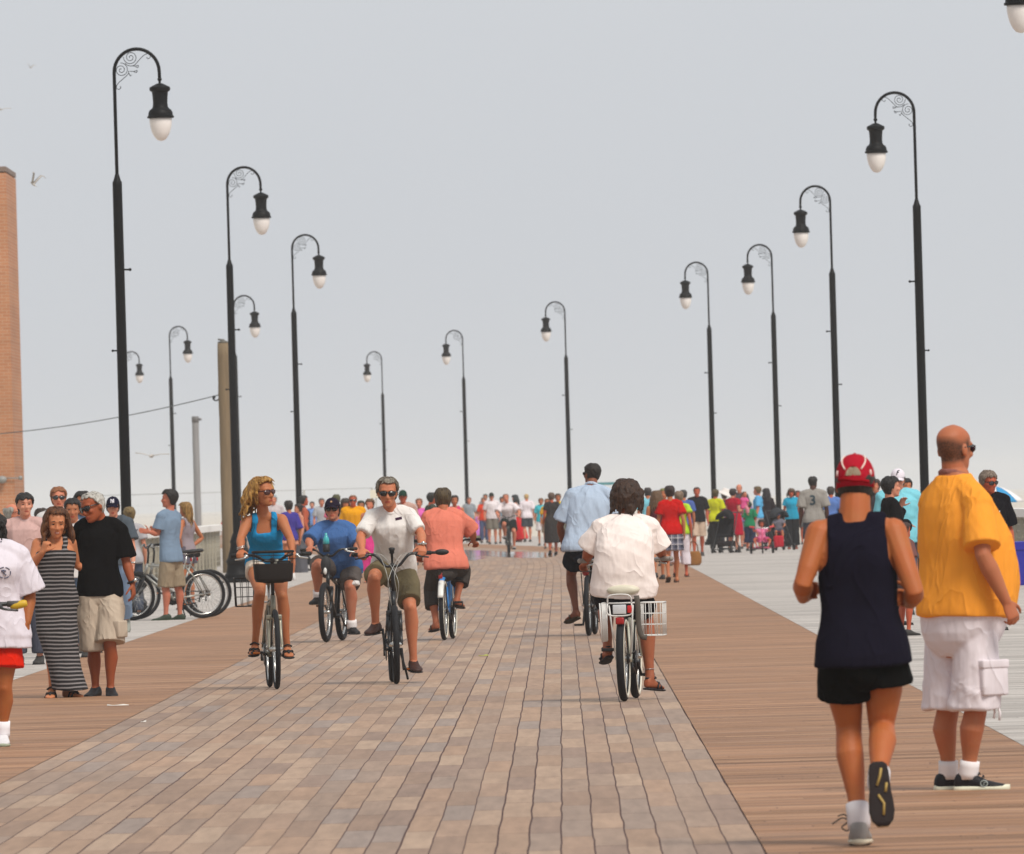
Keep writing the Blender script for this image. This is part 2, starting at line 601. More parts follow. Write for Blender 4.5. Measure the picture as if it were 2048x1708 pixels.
def sand_mat():
    m, nt, b = _new('sand')
    n = _noise(nt, .08, 6, _map(nt, (1, 1, 1)))
    n2 = _noise(nt, 3.0, 4, _map(nt, (1, 1, 1)))
    c = _mixc(nt, n.outputs['Fac'], lin('#b8ad9c'), lin('#cfc6b8'))
    nt.links.new(c, b.inputs['Base Color'])
    b.inputs['Roughness'].default_value = .95
    _bump(nt, b, n2.outputs['Fac'], .5, .06)
    return m
v = [(-3200, -60, -1.5), (3200, -60, -1.5), (3200, 6200, -1.5), (-3200, 6200, -1.5)]
me = bpy.data.meshes.new('sand'); me.from_pydata(v, [], [(0, 1, 2, 3)]); me.materials.append(sand_mat())
o = link_obj(bpy.data.objects.new('ground', me)); o['kind'] = 'structure'

# shiny sheets added to imitate the mirage reflection on the far boards
def mirage_sheet(u0, d0, ru, rd, seed):
    rs = np.random.RandomState(seed)
    v = [(lane_c(d0) + u0, d0, .004)]
    n = 40
    ph = rs.rand(4) * 6
    for i in range(n):
        a = 2 * math.pi * i / n
        r = 1 + .18 * math.sin(2 * a + ph[0]) + .14 * math.sin(3 * a + ph[1]) + .1 * math.sin(5 * a + ph[2])
        d = d0 + rd * r * math.sin(a)
        v.append((lane_c(d) + u0 + ru * r * math.cos(a), d, .004))
    me = bpy.data.meshes.new('mirage_sheet')
    me.from_pydata(v, [], [(0, i + 1, (i + 1) % n + 1) for i in range(n)])
    m, nt, b = _new('mirage_gloss')
    n1 = _noise(nt, 1.2, 3, _map(nt, (1, .5, 1)))
    nt.links.new(_mixc(nt, n1.outputs['Fac'], lin('#6d5a4c'), lin('#8c7a6c')), b.inputs['Base Color'])
    b.inputs['Roughness'].default_value = .06
    n2 = _noise(nt, 2.5, 2, _map(nt, (1, .4, 1)))
    _bump(nt, b, n2.outputs['Fac'], .12, .01)
    me.materials.append(m)
    o = link_obj(bpy.data.objects.new('mirage_sheet', me)); o['kind'] = 'structure'
mirage_sheet(.15, 283, 1.5, 22, 3)
mirage_sheet(-1.2, 262, .7, 9, 5)

# ------------------------------------------------------------------ street lamps
M_black = plain('lamp_black', '#090a0c', .5, 0.0, .14, .2)
M_globe = plain('globe', '#e8e2df', .35, 0.0, .5, .04)
def spiral(c, r0, r1, a0, turns, n=40):
    a = np.linspace(0, 1, n)
    r = r0 + (r1 - r0) * a
    an = a0 + turns * 2 * math.pi * a
    return np.stack([c[0] + r * np.cos(an), np.zeros(n), c[1] + r * np.sin(an)], 1)

def make_lamp():
    t = thing('street_lamp', '-', 'street lamp', (0, 0, 0), 0, 'tall black street lamps along the boardwalk')
    b = MB()
    b.box((0, 0, .05), (.31, .31, .05), bev=.02)
    b.lathe([(.27, .1), (.27, .16), (.235, .2), (.215, .34), (.225, .4), (.24, .43), (.20, .5), (.155, .66), (.135, .78), (.15, .82), (.12, .9), (.085, 1.0)], n=20)
    b.build('base', M_black, t, autosmooth=.6)
    b = MB()
    b.lathe([(.079, .98), (.076, 3.5), (.071, 6.36), (.071, 6.40), (.055, 6.43), (.03, 6.52), (.024, 6.53)], n=18)
    b.build('pole', M_black, t, autosmooth=.6)
    b = MB()
    b.tube([(.07, 0, 5.1), (.15, 0, 5.1)], .014, 8); b.ball((.155, 0, 5.1), .024)
    b.tube([(-.07, 0, 3.9), (-.13, 0, 3.9)], .012, 8); b.ball((-.135, 0, 3.9), .02)
    b.build('bracket', M_black, t)
    b = MB()
    pts = [(0, 0, 6.5), (0, 0, 7.2), (0, 0, 7.75)]
    for i in range(0, 19):
        a = math.pi - math.pi * i / 18
        pts.append((.335 + .335 * math.cos(a), 0, 8.03 + .345 * math.sin(a)))
    pts += [(.672, 0, 7.94)]
    b.tube(pts, [.026] * (len(pts) - 1) + [.024], 10)
    b.ball((.672, 0, 7.915), .034)
    b.tube([(.672, 0, 7.9), (.672, 0, 7.84)], .018, 8)
    b.build('arm', M_black, t)
    b = MB()
    k = 1 / 4.27 / 134.6
    def q(x, y):            # crop pixels of the nearest lamp's bracket -> lamp plane
        return ((x - 152) * k, 8.383 - (y - 112) * k)
    def path(pp, n=40):
        p = catmull([(a, 0, c) for a, c in (q(*w) for w in pp)], n)
        b.tube(p, .0052, 6)
    b.tube(spiral(q(212, 292), .012, .105, 1.0, 2.1), .0052, 6)
    b.tube(spiral(q(295, 187), .012, .105, -2.6, -2.1), .0052, 6)
    path([(277, 300), (270, 330), (225, 370), (180, 410), (168, 440), (185, 458), (205, 445), (200, 430)])
    path([(245, 235), (280, 258), (325, 255), (365, 215), (410, 172), (450, 160), (465, 185), (445, 203), (432, 188)])
    path([(300, 260), (335, 262), (360, 258), (355, 275), (335, 268)], 20)
    path([(285, 305), (320, 308), (350, 300), (340, 318), (322, 312)], 20)
    path([(277, 320), (290, 345), (300, 335)], 10)
    b.build('scroll_bracket', M_black, t)
    b = MB()
    b.lathe([(.012, 7.86), (.05, 7.85), (.15, 7.80), (.157, 7.775), (.15, 7.745), (.12, 7.725), (.112, 7.65), (.108, 7.56), (.115, 7.505), (.13, 7.48),
             (.16, 7.46), (.18, 7.42), (.185, 7.375), (.2, 7.365), (.2, 7.34), (.17, 7.335)], (.672, 0, 0), n=24)
    b.build('lamp_housing', M_black, t, autosmooth=.6)
    b = MB()
    b.lathe([(.165, 7.34), (.168, 7.30), (.158, 7.22), (.135, 7.13), (.10, 7.06), (.06, 7.015), (.02, 7.0), (.004, 6.998)], (.672, 0, 0), n=24)
    b.build('globe', M_globe, t)
    return t

def children(o):
    return [x for x in LINK if x.parent is o]

def copy_tree(o, parent=None):
    c = o.copy(); LINK.append(c)
    c.parent = parent
    for ch in children(o):
        copy_tree(ch, c)
    return c

lamps = [
 ('tallest lamp on the left side, its pole rising behind the man in black', 252, 148.6, 0),
 ('second lamp on the left, its wide base behind the woman in blue tank top', 472, 201.8, 0),
 ('third lamp on the left, its hook just right of the second left lamp', 598, 253.8, 0),
 ('small lamp half hidden behind the second left lamp, its hook showing', 478, 325, 0),
 ('thin far lamp left of the wooden post, hook turned to the right', 348, 377, 0),
 ('faint far lamp almost hidden behind the tallest left lamp pole', 255, 434, 0),
 ('lamp of which only the hanging globe shows in the top right corner', 2180, 121, 1),
 ('tallest full lamp on the right, pole behind the man in the orange shirt', 1850, 173, 1),
 ('lamp on the right whose pole meets the red cap of the jogger', 1677, 225, 1),
 ('lamp on the right behind the group with the stroller, beside a close twin', 1557, 277, 1),
 ('lamp on the right above the man in black shirt holding a pink cup', 1428, 296, 1),
 ('far lamp rising behind the cyclist in the light blue shirt', 1140, 350, 1),
 ('far lamp rising behind the rider in the salmon shirt', 934, 403, 1),
 ('smallest and farthest lamp, pole behind the grey haired cyclist', 771, 454, 1)]
L0 = make_lamp()
for i, (lab, px, d, flip) in enumerate(lamps):
    o = L0 if i == 0 else copy_tree(L0)
    p = at(px, 1000, d)
    o.location = (p[0], p[1], 0.0)
    o.rotation_euler = (0, 0, math.pi if flip else 0)
    o['label'] = 'black ' + lab

# ------------------------------------------------------------------ railings
M_rail = plain('rail_grey', '#a39c8b', .55, 0, .4, .1)
M_cap = plain('rail_cap', '#eeebe6', .5, 0, .4, .06)
def railing(u, d0, d1, label, sect=2.4):
    t = thing('railing', label, 'railing', (lane_c(d0) + u, d0, 0), 0, None)
    ox, oy = lane_c(d0) + u, d0
    ds = np.arange(d0, d1 + .01, sect)
    pts = [np.array([lane_c(d) + u - ox, d - oy, 0]) for d in ds]
    b = MB(); cp = MB()
    for i, p in enumerate(pts):
        pb = MB(); pb.box(p + (0, 0, .5), (.045, .045, .5), bev=.008)
        if i < 40:
            pb.build('post', M_rail, t, smooth=False)
    for i in range(len(pts) - 1):
        a, c = pts[i], pts[i + 1]
        for z in (.10, .22, .34, .46, .58, .70, .82, .93):
            b.tube([a + (0, 0, z), c + (0, 0, z)], .017, 5)
        for k in range(1, 20):
            q = a + (c - a) * k / 20
            b.tube([q + (0, 0, .1), q + (0, 0, .96)], .011, 4)
        dv = nrm(c - a); sv = np.array([dv[1], -dv[0], 0])
        cp.box((a + c) / 2 + (0, 0, 1.03), (np.linalg.norm(c - a) / 2 + (.0 if i % 2 else .001), .12, .075), axes=[dv, sv, (0, 0, 1)], bev=.008)
    b.build('rail_grid', M_rail, t)
    cp.build('cap_rail', M_cap, t, smooth=False)
    return t
railing(-7.05, 146, 246, 'long pale railing with white cap along the left edge behind the parked bicycles')
railing(9.45, 150, 272, 'pale grid railing with flat cap at the right edge beside the blue bin')

# ------------------------------------------------------------------ brick tower, wooden posts, wire, far fence, sign
def brick_mat():
    m, nt, b = _new('brick')
    tc = nt.nodes.new('ShaderNodeTexCoord')
    mp = nt.nodes.new('ShaderNodeMapping')
    mp.inputs['Rotation'].default_value = (math.radians(90), 0, 0)
    nt.links.new(tc.outputs['Object'], mp.inputs[0])
    br = nt.nodes.new('ShaderNodeTexBrick')
    br.inputs['Scale'].default_value = 1.0
    br.inputs['Brick Width'].default_value = .24
    br.inputs['Row Height'].default_value = .085
    br.inputs['Mortar Size'].default_value = .008
    br.inputs['Color1'].default_value = lin('#b57a58'); br.inputs['Color2'].default_value = lin('#a56848'); br.inputs['Mortar'].default_value = lin('#b59a85')
    nt.links.new(mp.outputs[0], br.inputs['Vector'])
    n = _noise(nt, .7, 5, _map(nt, (.4, .4, 2.5)))
    c = _mixc(nt, .45, br.outputs[0], n.outputs['Fac'], 'OVERLAY')
    n2 = _noise(nt, .25, 2, _map(nt, (.1, .1, 2.2)))
    c = _mixc(nt, _mathn(nt, 'MULTIPLY', n2.outputs['Fac'], .6), c, lin('#bd8659'))
    nt.links.new(c, b.inputs['Base Color'])
    b.inputs['Roughness'].default_value = .9
    _bump(nt, b, br.outputs['Fac'], .3, -.01)
    return m
pb_ = at(30, 1000, 262)
tower = thing('brick_tower', 'tall orange brick tower with a dark flat coping at the left edge', 'building', (pb_[0] - 2.6, 262 + 2.6, -1.5))
top_z = at(18, 330, 262)[2] + 1.5
b = MB(); b.box((0, 0, top_z / 2 - .1), (2.6, 2.6, top_z / 2 - .1)); b.build('wall', brick_mat(), tower, smooth=False)
b = MB(); b.box((0, 0, top_z - .1), (2.606, 2.606, .07), bev=.02); b.build('coping', plain('coping', '#7a685e', .8), tower, smooth=False)
b = MB()
zl = at(20, 958, 262)[2] + 1.5
b.box((2.28, -2.65, zl), (.09, .07, .06), bev=.02); b.ball((2.28, -2.76, zl - .01), (.13, .10, .10), n=16, m=10)
b.tube([(2.28, -2.66, zl + .03), (2.72, -2.68, zl + .02)], .015, 6); b.ball((2.76, -2.68, zl + .02), .06)
b.build('flood_light', plain('fixture', '#8b8a86', .5), tower)

def post(name, label, cat, px, ytop, d, r, col, zb=-1.5):
    p = at(px, 1000, d); zt = at(px, ytop, d)[2]
    t = thing(name, label, cat, (p[0], d, zb))
    h = zt - zb
    m, nt, bs = _new('weathered_wood')
    n = _noise(nt, 5, 5, _map(nt, (4, 4, .25)), .65)
    c = lin(col)
    nt.links.new(_vary(nt, c, n.outputs['Fac'], .45), bs.inputs['Base Color'])
    bs.inputs['Roughness'].default_value = .9
    _bump(nt, bs, n.outputs['Fac'], .8, .02)
    b = MB()
    rs = np.random.RandomState(int(px)); rings = []
    n_ = 14
    ang = np.arange(n_) * 2 * math.pi / n_
    jit = rs.rand(n_) * .06
    for k in range(24):
        z = h * k / 23
        rr = r * (1.05 - .1 * k / 23) * (1 + jit) * (1 + .02 * math.sin(k * 2.1))
        rings.append(np.stack([np.cos(ang) * rr + .02 * r * math.sin(k * .9), np.sin(ang) * rr, np.full(n_, z)], 1))
    b.rings(rings)
    b.build('shaft', m, t)
    return t, h
t_post, h_post = post('wooden_post', 'thick brown wooden post behind the second left lamp, cable tied to its side', 'post', 455, 686, 232, .142, '#7a684f')
b = MB(); b.lathe([(.12, h_post), (.13, h_post + .03), (.05, h_post + .06), (.01, h_post + .1)], n=12); b.tube([(0, 0, h_post + .07), (-.12, 0, h_post + .09)], .02, 6)
b.build('top_cap', plain('iron', '#5a574f', .6), t_post)
t2, h2 = post('wooden_piling', 'faded grey piling standing on the beach between the two far left lamps', 'post', 395, 833, 420, .142, '#8d8c8c')
b = MB(); b.lathe([(.150, h2 - .25), (.152, h2 - .05), (.14, h2 + .01)], n=12); b.box((.2, 0, h2 - .12), (.06, .05, .05)); b.build('iron_band', plain('iron2', '#6d6c6c', .7), t2)
p0 = at(-60, 872, 255); p1 = at(441, 789, 232)
b = MB()
w = [p0 + (p1 - p0) * s + np.array([0, 0, -.42 * 4 * s * (1 - s) * .35]) for s in np.linspace(0, 1, 40)]
o0 = np.array(p0)
b.tube([q - o0 for q in w], .012, 5)
o = b.build('cable', plain('cable_black', '#3f4a4c', .6)); o.location = Vector(p0)
tag(o, 'thin sagging black cable running from the brick tower to the wooden post', 'cable')
b = MB()
hk = at(428, 796, 232)
b.tube(catmull([(0, 0, .03), (-.02, 0, -.02), (.03, 0, -.06), (.08, 0, -.05), (.16, 0, 0)], 20), .016, 6); b.ball((0, 0, .02), .04)
o = b.build('cable_clamp', M_black); o.location = Vector(hk)
tag(o, 'small dark clamp and loop where the cable meets the wooden post', 'clamp')

# light netting fence far out on the sand
def net_fence(label, d, x0, x1, ytop, sect):
    a, c = at(x0, 1000, d), at(x1, 1000, d)
    zt = at((x0 + x1) / 2, ytop, d)[2]
    t = thing('net_fence', label, 'fence', (a[0], d, -1.5))
    n = int((c[0] - a[0]) / sect)
    h = zt + 1.5
    g = MB()
    M_net = plain('netting', '#a9aaa9', .8)
    for i in range(n + 1):
        x = i * sect
        p = MB(); p.tube([(x, 0, 0), (x, 0, h)], .05, 8); p.build('post', plain('fence_post', '#a5a29b', .8), t)
    W = n * sect
    for z in (h, h * .5):
        g.tube([(0, 0, z), (W, 0, z)], .014, 4)
    for k in range(int(W / .6)):
        g.tube([(k * .6, 0, .1), (k * .6, 0, h)], .0035, 3)
    for k in range(1, 7):
        g.tube([(0, 0, h * k / 7), (W, 0, h * k / 7)], .0035, 3)
    g.build('netting', M_net, t)
    return t
net_fence('faint net fence far out on the sand behind the left crowd', 470, 200, 860, 982, 3.2)
sg = at(752, 988, 466)
t = thing('sign_board', 'small cream sign board on the far net fence behind the grey haired cyclist', 'sign', (sg[0], 466, -1.5))
b = MB(); b.box((0, 0, sg[2] + 1.5), (.27, .02, .19), bev=.01); b.build('board', plain('cream', '#e2dac6', .7), t, smooth=False)
b = MB(); b.tube([(0, .05, 0), (0, .05, sg[2] + 1.6)], .03, 6); b.build('post', plain('signpost', '#a5a29b', .8), t)
# ------------------------------------------------------------------ people: one continuous body, clothes as parts
PROF_M = [(-.16, .085, .05, .06), (-.10, .125, .075, .09), (0, .168, .092, .118), (.14, .166, .098, .108), (.30, .150, .102, .088), (.42, .147, .105, .085),
          (.56, .155, .110, .092), (.70, .168, .118, .102), (.80, .172, .115, .102), (.88, .150, .088, .088), (.94, .105, .066, .072), (1.0, .066, .055, .060), (1.06, .056, .052, .055)]
PROF_F = [(-.16, .080, .05, .06), (-.10, .130, .075, .095), (0, .172, .090, .122), (.14, .163, .092, .108), (.30, .136, .088, .080), (.42, .126, .086, .074),
          (.56, .134, .098, .082), (.66, .145, .120, .090), (.74, .147, .122, .090), (.82, .145, .100, .086), (.89, .128, .074, .075), (.95, .085, .056, .060), (1.0, .055, .047, .050), (1.06, .048, .046, .048)]

HEAD = [(-.118, .012, .074, .046), (-.112, .026, .084, .02), (-.098, .040, .090, -.012), (-.080, .050, .092, -.045), (-.055, .058, .091, -.066), (-.03, .065, .089, -.080),
        (-.01, .069, .086, -.090), (.012, .0715, .085, -.096), (.035, .074, .091, -.100), (.06, .0735, .086, -.097), (.083, .064, .068, -.082), (.102, .045, .042, -.058), (.113, .022, .015, -.03), (.117, .006, -.002, -.012)]

def _se(n, a, bf, bb, p=2.25):
    an = np.arange(n) * 2 * math.pi / n
    c, s = np.cos(an), np.sin(an)
    x = np.sign(c) * np.abs(c) ** (2 / p) * a
    y = np.sign(s) * np.abs(s) ** (2 / p)
    y = np.where(y > 0, y * bf, y * bb)
    return x, y

class Skel:
    def __init__(s, J, fwd, prof, sc=1.0):
        s.J = {k: np.asarray(v, float) for k, v in J.items()}
        J = s.J
        s.sc = sc
        s.pel = (J['hl'] + J['hr']) / 2
        s.neck = J['neck']
        mid = J.get('mid', None)
        sp = [s.pel] + ([mid] if mid is not None else []) + [s.neck]
        if mid is None:
            sp = [s.pel, s.pel + (s.neck - s.pel) * .5, s.neck]
        s.sp = np.array(sp)
        s.hlat = nrm(J['hr'] - J['hl']); s.slat = nrm(J['sr'] - J['sl'])
        s.fwd = nrm(fwd)
        s.prof = prof
        s.L = np.linalg.norm(s.neck - s.pel)

    def spine(s, t):
        if t < 0:
            d = nrm(s.sp[1] - s.sp[0]) * .55 + np.array([0, 0, .45])
            return s.pel + nrm(d) * s.L * t, nrm(d)
        if t > 1:
            d = nrm(s.sp[-1] - s.sp[-2]); return s.neck + d * s.L * (t - 1), d
        i = t * (len(s.sp) - 1)
        p = catmull(s.sp, 41)
        k = min(39, int(t * 40)); f = t * 40 - k
        return p[k] * (1 - f) + p[k + 1] * f, nrm(p[k + 1] - p[k])

    def frame(s, t):
        c, up = s.spine(t)
        w = min(1, max(0, t))
        lat = nrm(s.hlat * (1 - w) + s.slat * w)
        lat = nrm(lat - up * (lat @ up))
        f = np.cross(lat, up)
        if f @ s.fwd < 0:
            f = -f
        return c, lat, nrm(f), up

    def size(s, t):
        ts = [q[0] for q in s.prof]
        return [np.interp(t, ts, [q[k] for q in s.prof]) * s.sc for k in (1, 2, 3)]

    def ring(s, t, a, bf, bb, n=28, off=0.0, c=None, df=0.0, dz=0.0):
        cc, lat, f, up = s.frame(t)
        if c is not None:
            cc = np.asarray(c, float)
        x, y = _se(n, a + off, bf + off, bb + off)
        return cc + f * df + np.array([0, 0, dz]) + np.outer(x, lat) + np.outer(y, f)

def limb(a, j, b, ra, rm, rj, rc, rb, bulge=None, n=12):
    """centre line and radii of a two bone limb that tapers and swells"""
    p = [a, a + (j - a) * .35, a + (j - a) * .75, j, j + (b - j) * .28, j + (b - j) * .62, b]
    r = [ra, rm, (rm + rj) / 2 * .97, rj, rc, (rc * .55 + rb * .45), rb]
    if bulge is not None:
        p[4] = p[4] + bulge
    return np.array(p), r

def along(a, j, b, L):
    return a + (j - a) * L if L <= 1 else j + (b - j) * (L - 1)

def hand(mb, w, d, th, pn, curl=.35, s=1.0, spread=1.0):
    d = nrm(d); th = nrm(th - d * (th @ d)); pn = nrm(pn - d * (pn @ d) - th * (pn @ th))
    rings = []
    for x, hw, ht in ((-.01, .025, .020), (.015, .030, .019), (.05, .039, .016), (.085, .041, .0135), (.096, .036, .010)):
        an = np.arange(12) * 2 * math.pi / 12
        rings.append(w + d * x * s + s * (np.outer(np.cos(an) * hw, th) + np.outer(np.sin(an) * ht, pn)))
    mb.rings(rings)
    for i, (o, L) in enumerate(zip((.0305, .0105, -.0105, -.030), (.076, .084, .078, .062))):
        dd = nrm(d + th * o * 2.2 * spread)
        p = w + d * (.085 if i in (1, 2) else .079) * s + th * o * s
        pts = [p]
        a = 0
        for k, fr in enumerate((.46, .30, .24)):
            a += curl * (.75, 1.1, .9)[k] * (1 + .07 * i)
            p = p + (dd * math.cos(a) + pn * math.sin(a)) * L * fr * s
            pts.append(p)
        mb.tube(pts, [.0092 * s, .0086 * s, .0078 * s, .0066 * s], 8, round_ends=True)
    p = w + d * .022 * s + th * .026 * s
    dr = nrm(th * .85 + d * .6 + pn * .35)
    pts = [p, p + dr * .040 * s]
    dr = nrm(dr + d * .5 + pn * curl * .6); pts.append(pts[-1] + dr * .032 * s)
    dr = nrm(dr + d * .3 - th * .2 * curl + pn * curl * .5); pts.append(pts[-1] + dr * .024 * s)
    mb.tube(pts, [.014 * s, .0115 * s, .0100 * s, .0082 * s], 8, round_ends=True)

FOOT = [(-.062, .018, -.075, -.035), (-.050, .031, -.083, -.008), (-.02, .035, -.085, .012), (.02, .036, -.085, .012), (.06, .040, -.085, -.022), (.10, .046, -.085, -.042),
        (.14, .047, -.085, -.055), (.17, .038, -.085, -.062), (.188, .018, -.083, -.068)]
SHOE = [(-.074, .018, -.080, -.028), (-.062, .034, -.084, -.004), (-.03, .040, -.086, .014), (.015, .042, -.086, .012), (.05, .043, -.086, -.012), (.09, .049, -.086, -.034),
        (.14, .052, -.086, -.047), (.18, .043, -.086, -.056), (.205, .020, -.084, -.064)]

def foot_rings(an, d, up, prof, s=1.0, grow=0.0, z0=None, z1=None, n=16):
    d = nrm(d); up = nrm(up - d * (up @ d)); lat = np.cross(d, up)
    out = []
    for x, hw, lo, hi in prof:
        if z0 is not None:
            lo = z0
        if z1 is not None:
            hi = z1
        a = np.arange(n) * 2 * math.pi / n
        cx, sy = np.cos(a), np.sin(a)
        xx = np.sign(cx) * np.abs(cx) ** .75 * (hw + grow)
        yy = (lo + hi) / 2 + np.sign(sy) * np.abs(sy) ** .75 * ((hi - lo) / 2 + (grow if z0 is None else 0))
        out.append(an + s * (d * x * (1 + grow * 4) + np.outer(xx, lat) + np.outer(yy, up)))
    return out

def head_local(hc, hf, hu):
    hf = nrm(hf); hu = nrm(hu - hf * (hu @ hf)); hl = np.cross(hf, hu)
    return hc, hf, hu, hl

def head_pt(fr, s, x, y, z):
    hc, hf, hu, hl = fr
    return hc + s * (hl * x + hf * y + hu * z)

_HZ = [q[0] for q in HEAD]
def head_surf(fr, s, z, an, off=0.0, px=2.15):
    hw = np.interp(z, _HZ, [q[1] for q in HEAD]); f = np.interp(z, _HZ, [q[2] for q in HEAD]); bk = np.interp(z, _HZ, [q[3] for q in HEAD])
    c, k = (f + bk) / 2, (f - bk) / 2
    ca, sa = math.cos(an), math.sin(an)
    return head_pt(fr, s, (hw + off) * np.sign(ca) * abs(ca) ** (2 / px), c + (k + off) * np.sign(sa) * abs(sa) ** (2 / px), z + (off * max(0, z / .12) ** 2))

def build_head(mb, fr, s, face=True, fem=False):
    zs = np.linspace(-.118, .117, 26)
    mb.rings([np.array([head_surf(fr, s, z, a) for a in np.arange(24) * 2 * math.pi / 24]) for z in zs])
    P = lambda x, y, z: head_pt(fr, s, x, y, z)
    for sg in (-1, 1):      # ears
        ax = [fr[3], fr[1], fr[2]]
        mb.ball(P(sg * .076, -.012, -.012), (.011 * s, .020 * s, .031 * s), axes=ax, n=8, m=6)
    if face:
        mb.tube([P(0, .088, .012), P(0, .097, -.01), P(0, .110, -.030), P(0, .106, -.040), P(0, .088, -.044)], [.008 * s, .0095 * s, .0125 * s, .012 * s, .008 * s], 8, round_ends=True)
        for sg in (-1, 1):
            mb.ball(P(sg * .013, .096, -.036), .0095 * s, n=8, m=6)
            mb.tube([P(sg * .012, .092, .026), P(sg * .034, .087, .029), P(sg * .052, .074, .022)], .008 * s, 6, round_ends=True)   # brow
            mb.ball(P(sg * .040, .070, -.028), (.022 * s, .022 * s, .018 * s), n=8, m=6)                                             # cheek
            mb.ball(P(sg * .032, .076, .004), .0125 * s, n=8, m=6)                                                                   # eye
        mb.tube([P(-.022, .088, -.066), P(-.008, .0955, -.062), P(.008, .0955, -.062), P(.022, .088, -.066)], .0055 * s, 6, round_ends=True)
        mb.tube([P(-.018, .088, -.072), P(0, .095, -.075), P(.018, .088, -.072)], .0062 * s, 6, round_ends=True)
        mb.ball(P(0, .083, -.100), (.020 * s, .014 * s, .014 * s), n=8, m=6)

def paint_stubble(o, fr, s, sk, col, z0=-.07, z1=.036, yf=.03):
    """close cropped hair growing on the head: a soft-edged patch of the body's own skin"""
    me = o.data
    hc, hf, hu, hl = fr
    n = len(me.vertices)
    c = np.empty(n * 3); me.vertices.foreach_get('co', c); c = c.reshape(-1, 3) - hc
    x, y, z = c @ hl / s, c @ hf / s, c @ hu / s
    st = lambda e, w: np.clip(e / w + .5, 0, 1)
    ear = (np.abs(x) > .072) & (np.abs(y + .012) < .024) & (z < .022)
    f = st(yf - .5 * np.maximum(0, -z) - y, .02) * st(z - z0 - .35 * np.maximum(0, y + .05), .022) * st(z1 + .008 * np.sin(y * 50) - z, .034)
    f[(np.linalg.norm(c, axis=1) > .2 * s) | ear] = 0
    at_ = me.attributes.new('stubble', 'FLOAT', 'POINT')
    at_.data.foreach_set('value', f.tolist())
    m = skin(sk).copy(); m.name = 'skin_stubble'
    nt = m.node_tree; b = nt.nodes['Principled BSDF']
    src = b.inputs['Base Color'].links[0].from_socket
    a = nt.nodes.new('ShaderNodeAttribute'); a.attribute_name = 'stubble'
    nz = _noise(nt, 170, 3, _map(nt, (1, 1, .6)))
    k = _mathn(nt, 'MULTIPLY', a.outputs['Fac'], _mathn(nt, 'MULTIPLY_ADD', nz.outputs['Fac'], .9, .38)); k.node.use_clamp = True
    nt.links.new(_mixc(nt, k, src, lin(col)), b.inputs['Base Color'])
    me.materials[0] = m

def paint_face(o, fr, s, eyes=True, grin=False):
    """lips, brows and eyes get their own material slot on the one continuous body"""
    me = o.data
    hc, hf, hu, hl = fr
    n = len(me.polygons)
    c = np.empty(n * 3); me.polygons.foreach_get('center', c); c = c.reshape(-1, 3) - hc
    x, y, z = c @ hl / s, c @ hf / s, c @ hu / s
    mi = np.zeros(n, int)
    zz = z - 14 * x * x if grin else z
    lip = (np.abs(x) < .021) & (zz < -.060) & (zz > -.078) & (y > .076)
    mi[lip] = 1
    if grin:
        mi[(np.abs(x) < .015) & (zz < -.066) & (zz > -.071) & (y > .076)] = 4
    if eyes:
        mi[(np.abs(x) > .016) & (np.abs(x) < .048) & (z > .0235) & (z < .030) & (y > .06)] = 2
        mi[(np.abs(x) > .022) & (np.abs(x) < .042) & (np.abs(z - .004) < .0050) & (y > .06)] = 3
    me.polygons.foreach_set('material_index', mi.tolist())

